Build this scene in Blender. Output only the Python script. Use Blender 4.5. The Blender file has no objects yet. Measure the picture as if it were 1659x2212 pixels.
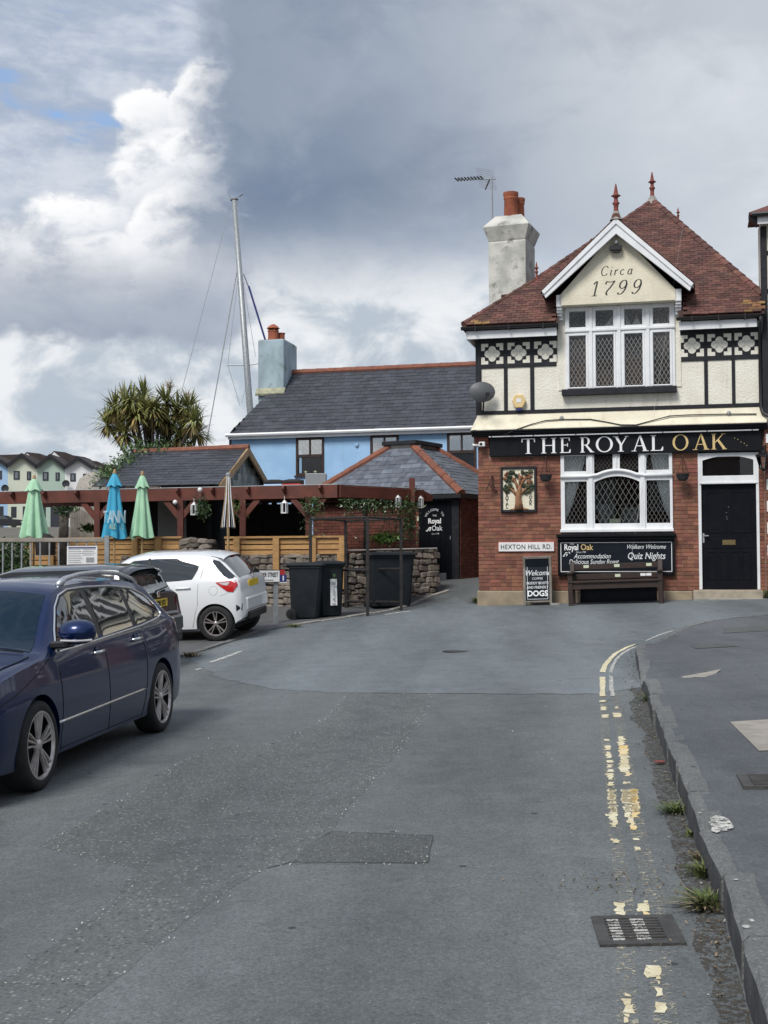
import bpy, bmesh, math, random
from mathutils import Vector, Matrix, Euler
RN = random.Random(11)
sc = bpy.context.scene
col = sc.collection
V = Vector
pi = math.pi

# ------------------------------------------------------------------ camera
EYE = V((0, 0, 1.75))
FPX, CX, CY = 2800.0, 829.5, 1106.0
CAMROT = Matrix.Rotation(pi/2 + math.atan(109/2800), 3, 'X') @ Matrix.Rotation(-0.004, 3, 'Z')
cd = bpy.data.cameras.new('camera')
cam = bpy.data.objects.new('camera', cd); col.objects.link(cam)
cam.matrix_world = Matrix.Translation(EYE) @ CAMROT.to_4x4()
cd.sensor_fit = 'VERTICAL'; cd.sensor_height = 36; cd.lens = 36*FPX/2212
cd.clip_start = .05; cd.clip_end = 5000
sc.camera = cam
sc.render.resolution_x, sc.render.resolution_y = 768, 1024
vs = sc.view_settings
vs.view_transform = 'Standard'; vs.look = 'None'; vs.gamma = 1; vs.use_curve_mapping = False
vs.exposure = 1.05
SUN_EL, SUN_AZ = 50, 212          # azimuth clockwise from +Y
# ------------------------------------------------------------------ sky
w = bpy.data.worlds.new('World'); sc.world = w; w.use_nodes = True
nt = w.node_tree; nt.nodes.clear()
class NT:
    """small helper to write node graphs as expressions"""
    def __init__(s, tree): s.t = tree
    def n(s, typ, **k):
        x = s.t.nodes.new(typ)
        for a, b in k.items(): setattr(x, a, b)
        return x
    def put(s, sock, val):
        if isinstance(val, bpy.types.NodeSocket): s.t.links.new(val, sock)
        elif val is not None: sock.default_value = val
    def m(s, op, a, b=None, c=None, clamp=False):
        x = s.n('ShaderNodeMath', operation=op, use_clamp=clamp)
        for i, q in enumerate((a, b, c)):
            if q is not None: s.put(x.inputs[i], q)
        return x.outputs[0]
    def ss(s, v, lo, hi, o0=0., o1=1.):
        x = s.n('ShaderNodeMapRange', interpolation_type='SMOOTHSTEP')
        s.put(x.inputs[0], v); s.put(x.inputs[1], lo); s.put(x.inputs[2], hi)
        x.inputs[3].default_value = o0; x.inputs[4].default_value = o1
        return x.outputs[0]
    def noise(s, vec, scale, detail=5, rough=.55, dist=0, dim='3D'):
        x = s.n('ShaderNodeTexNoise', noise_dimensions=dim)
        if vec is not None: s.put(x.inputs['Vector'], vec)
        x.inputs['Scale'].default_value = scale; x.inputs['Detail'].default_value = detail
        x.inputs['Roughness'].default_value = rough; x.inputs['Distortion'].default_value = dist
        return x.outputs[0]
    def mix(s, f, a, b, bt='MIX'):
        x = s.n('ShaderNodeMix', data_type='RGBA', blend_type=bt)
        s.put(x.inputs[0], f)
        for i, q in ((6, a), (7, b)):
            s.put(x.inputs[i], (*q, 1) if isinstance(q, tuple) and len(q) == 3 else q)
        return x.outputs[2]
    def comb(s, a, b, c):
        x = s.n('ShaderNodeCombineXYZ')
        for i, q in enumerate((a, b, c)): s.put(x.inputs[i], q)
        return x.outputs[0]
T = NT(nt)
sky = T.n('ShaderNodeTexSky', sky_type='NISHITA', sun_disc=False)
sky.sun_elevation = math.radians(SUN_EL); sky.sun_rotation = math.radians(SUN_AZ)
sky.air_density = 1.2; sky.dust_density = 1.0
tc = T.n('ShaderNodeTexCoord')
sep = T.n('ShaderNodeSeparateXYZ'); nt.links.new(tc.outputs['Generated'], sep.inputs[0])
dx, dy, dz = sep.outputs
az = T.m('ARCTAN2', dx, dy)
el = T.m('ARCSINE', dz)
p = T.comb(T.m('MULTIPLY', az, 1.0), T.m('MULTIPLY', el, 1.5), T.m('MULTIPLY', T.m('COSINE', az), .5))
nA = T.noise(p, 5.5, 7, .55, .2)
nB = T.noise(p, 15, 6, .58, .4)
nC = T.noise(p, 3.0, 4, .5)
nD = T.noise(p, 46, 5, .6, .3)
cen = lambda n_, k: T.m('MULTIPLY', T.m('SUBTRACT', n_, .5), k)
wob = T.m('ADD', T.m('ADD', cen(nA, .10), cen(nB, .075)), cen(nD, .030))
wob2 = T.m('ADD', cen(nC, .14), cen(nB, .07))
S10 = 10.0 * .485   # cloud radiance per unit of picture brightness (world strength 0.1, exposure ~ +1)
def cc(r, g, b): return (r*S10, g*S10, b*S10)
# thin high cloud with blue gaps
ps = T.comb(T.m('ADD', az, T.m('MULTIPLY', el, .9)), T.m('MULTIPLY', el, 3.2), T.m('MULTIPLY', T.m('COSINE', az), .5))
nS = T.noise(ps, 7, 6, .6, .3)
gap = T.ss(T.m('ADD', nS, cen(nB, .25)), .26, .42)
high = T.mix(T.ss(T.m('ADD', nS, cen(nD, .3)), .36, .68), cc(.40, .47, .60), cc(.66, .71, .79))
skyb = T.mix(.5, sky.outputs[0], cc(.15, .33, .70))
c = T.mix(gap, skyb, high)
# light broken cloud towards the horizon
lowm = T.ss(T.m('ADD', el, T.m('MULTIPLY', wob, .6)), .30, .19)
lowc = T.mix(T.ss(T.m('ADD', nB, cen(nA, .9)), .38, .66), cc(.48, .55, .63), cc(.88, .90, .92))
lowc = T.mix(T.ss(T.m('ADD', el, cen(nA, .1)), .05, .0, 0, .5), lowc, cc(.62, .70, .78))
c = T.mix(T.m('MULTIPLY', lowm, .95), c, lowc)
# cumulus tower beside the shower cloud, white heads over a flat grey base
wa = T.m('ADD', az, T.m('ADD', cen(nB, .045), cen(nD, .022)))
we = T.m('ADD', el, T.m('ADD', cen(nA, .03), cen(nD, .022)))
def blob(a0, e0, ra, re, soft):
    u = T.m('DIVIDE', T.m('SUBTRACT', wa, a0), ra); v = T.m('DIVIDE', T.m('SUBTRACT', we, e0), re)
    return T.ss(T.m('ADD', T.m('MULTIPLY', u, u), T.m('MULTIPLY', v, v)), 1.0, 1.0 - soft)
cum = None; shade = None
for a0, e0, ra, re in ((-.138, .335, .030, .045), (-.178, .322, .036, .034), (-.165, .285, .055, .045), (-.150, .24, .05, .06), (-.235, .247, .06, .033), (-.290, .232, .036, .022), (-.215, .207, .135, .047), (-.34, .197, .09, .042), (-.145, .205, .055, .05)):
    q = blob(a0, e0, ra, re, .46)
    cum = q if cum is None else T.m('MAXIMUM', cum, q)
    # each head is lit on its upper left and greyer towards the lower right
    k = T.m('ADD', T.m('DIVIDE', T.m('SUBTRACT', we, e0), re), T.m('MULTIPLY', T.m('DIVIDE', T.m('SUBTRACT', wa, a0), ra), -.45))
    k = T.m('MULTIPLY', T.ss(k, -.9, .8), q)
    shade = k if shade is None else T.m('MAXIMUM', shade, k)
cumc = T.mix(T.m('MULTIPLY', shade, T.ss(T.m('ADD', nB, cen(nD, .6)), .22, .55)), cc(.57, .62, .70), cc(1.0, 1.0, 1.01))
base = T.ss(T.m('ADD', el, T.m('MULTIPLY', wob, .5)), .262, .195)
cumc = T.mix(T.m('MULTIPLY', base, .92), cumc, T.mix(T.ss(nA, .35, .65), cc(.27, .32, .42), cc(.44, .49, .57)))
c = T.mix(cum, c, cumc)
# the big shower cloud
e1 = T.ss(T.m('ADD', T.m('ADD', az, T.m('MULTIPLY', wob, 1.5)), T.m('MULTIPLY', T.m('SUBTRACT', el, .32), -.16)), -.160, -.100)
e2 = T.ss(T.m('ADD', el, T.m('MULTIPLY', wob2, 1.0)), .185, .275)
e3 = T.ss(T.m('ADD', az, wob2), .75, .35)
e4 = T.ss(T.m('ADD', el, wob2), .95, .55)
dark = T.m('MULTIPLY', T.m('MULTIPLY', e1, e2), T.m('MULTIPLY', e3, e4))
lightR = T.ss(T.m('ADD', T.m('ADD', az, T.m('MULTIPLY', el, .30)), T.m('MULTIPLY', wob2, .6)), -.01, .42)
dcol = T.mix(lightR, cc(.200, .258, .365), cc(.70, .74, .79))
dcol = T.mix(T.m('MULTIPLY', T.ss(T.m('ADD', nA, cen(nB, .5)), .40, .70), .42), dcol, cc(.43, .49, .57))
dcol = T.mix(T.m('MULTIPLY', T.ss(T.m('ADD', nC, cen(nB, .35)), .56, .40), .30), dcol, cc(.17, .22, .31))
c = T.mix(dark, c, dcol)
bg = T.n('ShaderNodeBackground'); bg.inputs[1].default_value = .1
nt.links.new(c, bg.inputs[0])
wo = T.n('ShaderNodeOutputWorld'); nt.links.new(bg.outputs[0], wo.inputs[0])
# ------------------------------------------------------------------ sun (veiled)
sd = bpy.data.lights.new('sun', 'SUN'); sd.energy = 1.5; sd.angle = math.radians(20); sd.color = (1, .965, .91)
so = bpy.data.objects.new('sun', sd); col.objects.link(so)
a, e = math.radians(SUN_AZ), math.radians(SUN_EL)
so.rotation_euler = V((-math.sin(a)*math.cos(e), -math.cos(a)*math.cos(e), -math.sin(e))).to_track_quat('-Z', 'Y').to_euler()
so.location = (-20, -30, 60)

# ------------------------------------------------------------------ surveying helpers
def ray(px, py): return CAMROT @ V(((px-CX)/FPX, -(py-CY)/FPX, -1))
def at(px, py, Y): r = ray(px, py); return EYE + r*(Y/r.y)
def sm(t): t = min(max(t, 0), 1); return t*t*(3-2*t)
def g(X, Y):
    """height of the street: rises gently forwards and to the right, a ramp up to the garden gate"""
    Xc = min(max(X, -12), 12); Yc = min(max(Y, -20), 32)
    return .05 + .018*Yc + .04*Xc + .25*sm((Y-18)/8) + .45*sm((Y-26.2)/3.6)
def G(px, py):
    r = ray(px, py); lo, hi = .5, 120
    for i in range(50):
        m_ = (lo+hi)/2; q = EYE + r*m_
        if q.z > g(q.x, q.y): lo = m_
        else: hi = m_
    return EYE + r*lo
PH = math.radians(13.3)
FU, FN, FP0 = V((math.cos(PH), -math.sin(PH), 0)), V((math.sin(PH), math.cos(PH), 0)), V((1.93, 26.5, 0))
def FW(s, d, z=0): return FP0 + FU*s + FN*d + V((0, 0, z))
def gF(s, d): q = FW(s, d); return g(q.x, q.y)

# ------------------------------------------------------------------ materials
MATS = {}
def mat(name, c1, c2=None, scale=3., rough=.7, rough2=None, bump=0., bscale=40., metal=0., coat=0., rnd=0., spec=.5,
        lo=.35, hi=.65, c3=None, s3=30., lo3=.6, hi3=.75, stretch=None, detail=6, trans=0., hue=0., bdist=.02, streak=None, wear=0.):
    m_ = bpy.data.materials.new(name); m_.use_nodes = True
    t = m_.node_tree; t.nodes.clear(); N = NT(t)
    bs = N.n('ShaderNodeBsdfPrincipled'); out = N.n('ShaderNodeOutputMaterial'); t.links.new(bs.outputs[0], out.inputs[0])
    pos = N.n('ShaderNodeNewGeometry').outputs['Position']
    if stretch:
        mp = N.n('ShaderNodeMapping'); t.links.new(pos, mp.inputs[0]); mp.inputs['Scale'].default_value = stretch; pos = mp.outputs[0]
    colr = (*c1, 1)
    fac = None
    if c2 or rough2 is not None:
        fac = N.ss(N.noise(pos, scale, detail), lo, hi)
    if c2: colr = N.mix(fac, c1, c2)
    if c3: colr = N.mix(N.ss(N.noise(pos, s3, 5, .6), lo3, hi3), colr, c3)
    if streak:   # rain streaks running down the face
        sp_ = N.n('ShaderNodeMapping'); t.links.new(N.n('ShaderNodeNewGeometry').outputs['Position'], sp_.inputs[0]); sp_.inputs['Scale'].default_value = (7, 7, .55)
        sf = N.m('MULTIPLY', N.ss(N.noise(sp_.outputs[0], 1.0, 5, .65), .50, .78), N.ss(N.noise(pos, .9, 3), .35, .65))
        colr = N.mix(N.m('MULTIPLY', sf, streak[1]), colr, streak[0])
    if rnd or hue:
        oi = N.n('ShaderNodeObjectInfo').outputs['Random']; ri = N.n('ShaderNodeNewGeometry').outputs['Random Per Island']
        r_ = N.m('FRACT', N.m('ADD', N.m('MULTIPLY', oi, 7.31), N.m('MULTIPLY', ri, 3.7)))
        hs = N.n('ShaderNodeHueSaturation')
        N.put(hs.inputs['Color'], colr)
        N.put(hs.inputs['Value'], N.m('ADD', 1-rnd, N.m('MULTIPLY', r_, 2*rnd)))
        if hue:
            r2 = N.m('FRACT', N.m('MULTIPLY', r_, 13.7))
            N.put(hs.inputs['Hue'], N.m('ADD', .5-hue, N.m('MULTIPLY', r2, 2*hue)))
        colr = hs.outputs[0]
    N.put(bs.inputs['Base Color'], colr)
    if rough2 is not None: N.put(bs.inputs['Roughness'], N.ss(N.noise(pos, scale*1.7, 4), .3, .7, rough, rough2))
    else: bs.inputs['Roughness'].default_value = rough
    bs.inputs['Metallic'].default_value = metal
    bs.inputs['Specular IOR Level'].default_value = spec
    bs.inputs['Coat Weight'].default_value = coat; bs.inputs['Coat Roughness'].default_value = .04
    bs.inputs['Transmission Weight'].default_value = trans
    if bump:
        b = N.n('ShaderNodeBump'); b.inputs['Strength'].default_value = bump; b.inputs['Distance'].default_value = bdist
        t.links.new(N.noise(pos, bscale, 6, .6), b.inputs['Height']); t.links.new(b.outputs[0], bs.inputs['Normal'])
    if wear:   # worn through in specks
        tr = N.n('ShaderNodeBsdfTransparent'); mx = N.n('ShaderNodeMixShader')
        wf = N.ss(N.m('ADD', N.m('MULTIPLY', N.noise(pos, 120, 4, .7), .5), N.m('MULTIPLY', N.noise(pos, 32, 4, .6), .5)), wear-.03, wear+.03)
        t.links.new(wf, mx.inputs[0]); t.links.new(tr.outputs[0], mx.inputs[1]); t.links.new(bs.outputs[0], mx.inputs[2]); t.links.new(mx.outputs[0], out.inputs[0])
    MATS[name] = m_
    return m_
def glassmat(name, tint=(.96, .98, .98), refl=.10, rough=.01, body=(.01, .012, .014), solid=.0):
    """thin pane: mostly see-through, with the mirror layer of real glass"""
    m_ = bpy.data.materials.new(name); m_.use_nodes = True
    t = m_.node_tree; t.nodes.clear(); N = NT(t)
    out = N.n('ShaderNodeOutputMaterial')
    tr = N.n('ShaderNodeBsdfTransparent'); tr.inputs[0].default_value = (*tint, 1)
    df = N.n('ShaderNodeBsdfDiffuse'); df.inputs[0].default_value = (*body, 1)
    gl = N.n('ShaderNodeBsdfGlossy'); gl.inputs[0].default_value = (1, 1, 1, 1); gl.inputs['Roughness'].default_value = rough
    fr = N.n('ShaderNodeFresnel'); fr.inputs[0].default_value = 1.52
    m1 = N.n('ShaderNodeMixShader'); m1.inputs[0].default_value = solid
    t.links.new(tr.outputs[0], m1.inputs[1]); t.links.new(df.outputs[0], m1.inputs[2])
    m2 = N.n('ShaderNodeMixShader'); t.links.new(N.m('MULTIPLY', N.m('ADD', fr.outputs[0], refl-.04), 1.0, clamp=True), m2.inputs[0])
    t.links.new(m1.outputs[0], m2.inputs[1]); t.links.new(gl.outputs[0], m2.inputs[2]); t.links.new(m2.outputs[0], out.inputs[0])
    MATS[name] = m_
    return m_

mat('brick', (.265, .108, .067), (.19, .076, .051), 7, .85, rnd=.28, hue=.012, bump=.35, bscale=90, c3=(.31, .155, .10), s3=9, lo3=.58, hi3=.8)
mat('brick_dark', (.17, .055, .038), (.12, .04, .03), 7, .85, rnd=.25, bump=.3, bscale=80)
mat('mortar', (.34, .25, .20), (.24, .15, .12), 3, .95, bump=.3, bscale=120)
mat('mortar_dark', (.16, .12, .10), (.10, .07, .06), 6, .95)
mat('cream', (.83, .80, .70), (.77, .735, .63), 2.2, .8, bump=.55, bscale=26, bdist=.03, c3=(.62, .55, .43), s3=1.3, lo3=.58, hi3=.8, streak=((.40, .36, .28), .45))
mat('cream_gable', (.79, .735, .58), (.71, .655, .51), 3, .8, bump=.5, bscale=30, c3=(.54, .44, .30), s3=2.2, lo3=.6, hi3=.8, streak=((.42, .30, .18), .4))
mat('timber_black', (.013, .014, .019), (.022, .022, .027), 8, .6, spec=.3, bump=.25, bscale=50)
mat('black_gloss', (.005, .006, .009), (.007, .008, .011), 3, .35, rough2=.5, spec=.22)
mat('black_door', (.005, .006, .010), (.007, .008, .011), 5, .42, rough2=.55, spec=.12)
mat('white_paint', (.82, .83, .84), (.74, .75, .76), 3, .45, bump=.06, bscale=20, c3=(.62, .62, .60), s3=9, lo3=.68, hi3=.85, streak=((.45, .45, .42), .35))
mat('white_letter', (.85, .85, .85), rough=.4)
mat('gold_letter', (.70, .52, .24), (.62, .45, .2), 6, .4)
mat('black_letter', (.02, .02, .02), rough=.6)
mat('clay_tile', (.130, .056, .042), (.085, .039, .032), 2.2, .85, rnd=.36, hue=.012, bump=.3, bscale=60, c3=(.17, .085, .055), s3=3.2, lo3=.58, hi3=.8)
mat('clay_tile_moss', (.25, .16, .05), (.16, .07, .04), 8, .9, rnd=.3)
mat('tile_deck', (.05, .025, .02), rough=.9)
mat('terracotta', (.36, .11, .055), (.27, .08, .045), 6, .8, bump=.2, bscale=50, c3=(.2, .09, .06), s3=4, lo3=.62, hi3=.8)
mat('terracotta_ridge', (.245, .088, .052), (.175, .065, .042), 6, .8, bump=.2, bscale=50, c3=(.14, .075, .055), s3=4, lo3=.6, hi3=.8)
mat('finial_red', (.24, .055, .04), (.16, .045, .035), 12, .75)
mat('slate', (.052, .055, .068), (.036, .038, .048), 4, .55, rnd=.22, bump=.2, bscale=50, c3=(.09, .09, .10), s3=3, lo3=.66, hi3=.85)
mat('slate_pale', (.135, .15, .18), (.085, .10, .125), 5, .48, rnd=.30, bump=.2, bscale=60, c3=(.21, .22, .23), s3=7, lo3=.62, hi3=.8)
mat('slate_hung', (.30, .33, .31), (.16, .18, .17), 4, .6, rnd=.5)
mat('slate_deck', (.02, .021, .026), rough=.8)
mat('far_tile', (.050, .038, .034), (.036, .028, .026), 1.2, .85, bump=.4, bscale=3)
mat('render_chim', (.60, .59, .54), (.40, .40, .37), 2.6, .9, bump=.4, bscale=18, c3=(.11, .11, .10), s3=3.6, lo3=.53, hi3=.74)
mat('blue_render', (.36, .58, .84), (.31, .52, .77), 1.5, .75, bump=.35, bscale=18, streak=((.22, .34, .46), .5))
mat('blue_chim', (.38, .48, .53), (.28, .36, .40), 2.2, .85, bump=.4, bscale=14, c3=(.15, .17, .14), s3=3.5, lo3=.54, hi3=.74, stretch=(1, 1, .6))
mat('lichen_cement', (.42, .42, .28), (.28, .28, .2), 6, .9)
mat('brown_frame', (.045, .022, .018), (.03, .016, .014), 8, .5)
mat('lead', (.24, .23, .22), rough=.6)
mat('lead_dim', (.13, .13, .125), rough=.6)
mat('interior', (.035, .030, .028), (.02, .018, .016), 2, .9)
mat('curtain', (.86, .86, .84), (.78, .78, .77), 5, .85)
mat('reflection_brown', (.20, .115, .08), (.15, .085, .06), 6, .8)  # painted reflection of brickwork for the upper panes
mat('brass', (.20, .145, .065), rough=.5, metal=.6)
mat('chrome', (.78, .78, .78), rough=.12, metal=1)
mat('alu', (.62, .63, .65), (.5, .51, .53), 20, .35, metal=.85)
mat('galv', (.36, .38, .39), (.28, .30, .31), 9, .5, metal=.5)
mat('stone', (.22, .185, .15), (.135, .115, .10), 5, .9, rnd=.4, hue=.012, bump=.6, bscale=30, c3=(.27, .25, .22), s3=9, lo3=.6, hi3=.78)
mat('stone_gap', (.045, .04, .035), (.03, .027, .024), 8, .95)
mat('plinth', (.36, .29, .20), (.26, .21, .15), 3, .9, bump=.4, bscale=40, c3=(.18, .15, .12), s3=5, lo3=.6, hi3=.8)
mat('step_stone', (.40, .35, .27), (.30, .26, .20), 5, .85, bump=.3, bscale=50)
mat('coping', (.34, .32, .29), (.24, .23, .21), 5, .9, bump=.3)
mat('fence_wood', (.46, .27, .105), (.37, .20, .075), 3, .75, rnd=.16, bump=.25, bscale=14, stretch=(3, 3, 14), c3=(.28, .15, .06), s3=5, lo3=.66, hi3=.8)
mat('grey_wood', (.30, .27, .23), (.22, .20, .17), 4, .85, rnd=.15, bump=.2, bscale=20)
mat('pergola_stain', (.135, .036, .022), (.095, .027, .018), 3, .6, bump=.2, bscale=20, c3=(.085, .03, .02), s3=6, lo3=.64, hi3=.82)
mat('bench_wood', (.038, .021, .016), (.026, .016, .013), 6, .55, bump=.2, bscale=30)
mat('dark_board', (.020, .016, .014), (.012, .010, .010), 5, .8)
mat('poly_sheet', (.55, .57, .58), (.45, .47, .48), 3, .4)
mat('bin_plastic', (.011, .015, .019), (.016, .020, .024), 6, .5, rough2=.65, spec=.3, bump=.08, bscale=60)
mat('rubber', (.012, .012, .013), (.02, .02, .02), 12, .8, bump=.2, bscale=90)
mat('black_plastic', (.014, .014, .016), rough=.45)
mat('grey_plastic', (.28, .29, .30), rough=.5)
mat('steel_black', (.022, .024, .027), (.05, .04, .035), 14, .45, metal=.3)
mat('umbrella_green', (.40, .66, .44), (.34, .58, .39), 3, .8, bump=.15, bscale=20)
mat('umbrella_blue', (.055, .40, .60), (.045, .34, .52), 3, .7, bump=.1, bscale=20)
mat('print_pale', (.62, .78, .82), rough=.8)
mat('print_sand', (.60, .66, .48), rough=.8)
mat('pole_wood', (.42, .28, .14), (.33, .21, .1), 6, .6)
mat('leaf_dark', (.030, .062, .022), (.055, .10, .030), 2.5, .55, rnd=.4)
mat('leaf_ivy', (.085, .155, .035), (.05, .10, .028), 2.5, .5, rnd=.35)
mat('leaf_bright', (.12, .22, .035), (.075, .15, .03), 3, .5, rnd=.3)
mat('leaf_palm', (.27, .27, .09), (.17, .19, .065), 2, .45, rnd=.4)
mat('leaf_palm_dead', (.34, .26, .09), (.24, .17, .07), 3, .7, rnd=.35)
mat('bark', (.11, .09, .07), (.06, .05, .042), 9, .95, bump=.6, bscale=30)
mat('grass', (.075, .12, .03), (.13, .15, .05), 4, .7, rnd=.35)
mat('dry_grass', (.26, .22, .12), (.16, .13, .075), 4, .8, rnd=.3)
mat('debris', (.12, .085, .05), (.20, .16, .11), 14, .9, rnd=.5)
mat('grit_white', (.50, .49, .47), (.36, .355, .34), 30, .8)
mat('yellow_paint', (.70, .65, .47), (.60, .52, .33), 6, .75, bump=.3, bscale=60, c3=(.42, .37, .27), s3=26, lo3=.58, hi3=.72, wear=.405)
mat('paint_ghost', (.42, .39, .30), (.30, .28, .23), 9, .85, wear=.555)
mat('gutter_dirt', (.060, .052, .042), (.085, .075, .062), 7, .95, bump=.6, bscale=70, wear=.515)
mat('ochre_paint', (.66, .46, .16), (.72, .60, .36), 5, .75, bump=.3, bscale=60, c3=(.42, .35, .25), s3=26, lo3=.6, hi3=.74, wear=.405)
mat('white_road_paint', (.60, .59, .54), (.42, .42, .40), 9, .8, c3=(.2, .2, .2), s3=22, lo3=.56, hi3=.7, wear=.47)
mat('iron', (.090, .088, .084), (.062, .060, .058), 12, .6, metal=.4, bump=.4, bscale=60)
mat('slab', (.34, .31, .27), (.26, .24, .21), 7, .9, bump=.3, bscale=80)
mat('sign_white', (.80, .80, .79), (.72, .72, .71), 5, .4)
mat('red_trim', (.42, .03, .03), rough=.5)
mat('blue_ink', (.02, .03, .16), rough=.5)
mat('board_navy', (.005, .008, .015), (.008, .011, .018), 4, .5, spec=.2)
mat('chalk', (.78, .80, .80), (.6, .62, .64), 20, .8)
mat('aboard_frame', (.22, .20, .17), (.15, .135, .115), 5, .75)
mat('yellow_plate', (.72, .50, .03), rough=.4)
mat('alarm_box', (.78, .60, .30), (.72, .52, .24), 6, .45)
mat('oak_trunk', (.33, .155, .075), (.22, .10, .05), 10, .7, bump=.5, bscale=40)
mat('oak_leaf', (.045, .075, .05), (.10, .095, .045), 9, .7, bump=.5, bscale=60)
mat('basket', (.055, .055, .055), (.03, .03, .03), 20, .9, bump=.6, bscale=80)
mat('rust_iron', (.075, .030, .022), (.05, .022, .018), 10, .8)
mat('car_blue', (.0015, .014, .074), (.002, .016, .080), 3, .38, metal=.5, coat=.62, spec=.3)
mat('grey_dish', (.10, .105, .11), rough=.5)
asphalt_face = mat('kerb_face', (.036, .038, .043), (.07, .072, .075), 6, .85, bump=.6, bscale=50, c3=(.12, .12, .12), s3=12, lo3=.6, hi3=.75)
mat('car_white', (.78, .79, .80), rough=.28, coat=1)
mat('car_black', (.004, .004, .006), rough=.5, coat=1, spec=.1)
mat('lamp_red', (.50, .012, .012), rough=.12, coat=1)
mat('lamp_clear', (.62, .60, .60), rough=.1, coat=1, metal=.3)
mat('seat_dark', (.03, .03, .033), rough=.8)
mat('gap_black', (.003, .003, .004), rough=.9)
mat('far_blue', (.34, .50, .70), rough=.8); mat('far_cream', (.58, .61, .50), rough=.8)
mat('far_green', (.38, .48, .41), rough=.8); mat('far_white', (.72, .72, .72), rough=.8)
mat('far_dark', (.03, .033, .04), rough=.3)
mat('cottage_white', (.36, .36, .33), (.30, .30, .28), 2, .85)
glassmat('glass', refl=.02); glassmat('glass_car', tint=(.30, .36, .36), refl=.10, body=(.01, .012, .014), solid=.25)
glassmat('glass_screen', tint=(.20, .27, .33), refl=.05, body=(.004, .008, .014), solid=.5)
glassmat('glass_blue_house', refl=.28)
glassmat('glass_lantern', refl=.12, tint=(.85, .88, .88))
glassmat('glass_upper', refl=.03)
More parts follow.
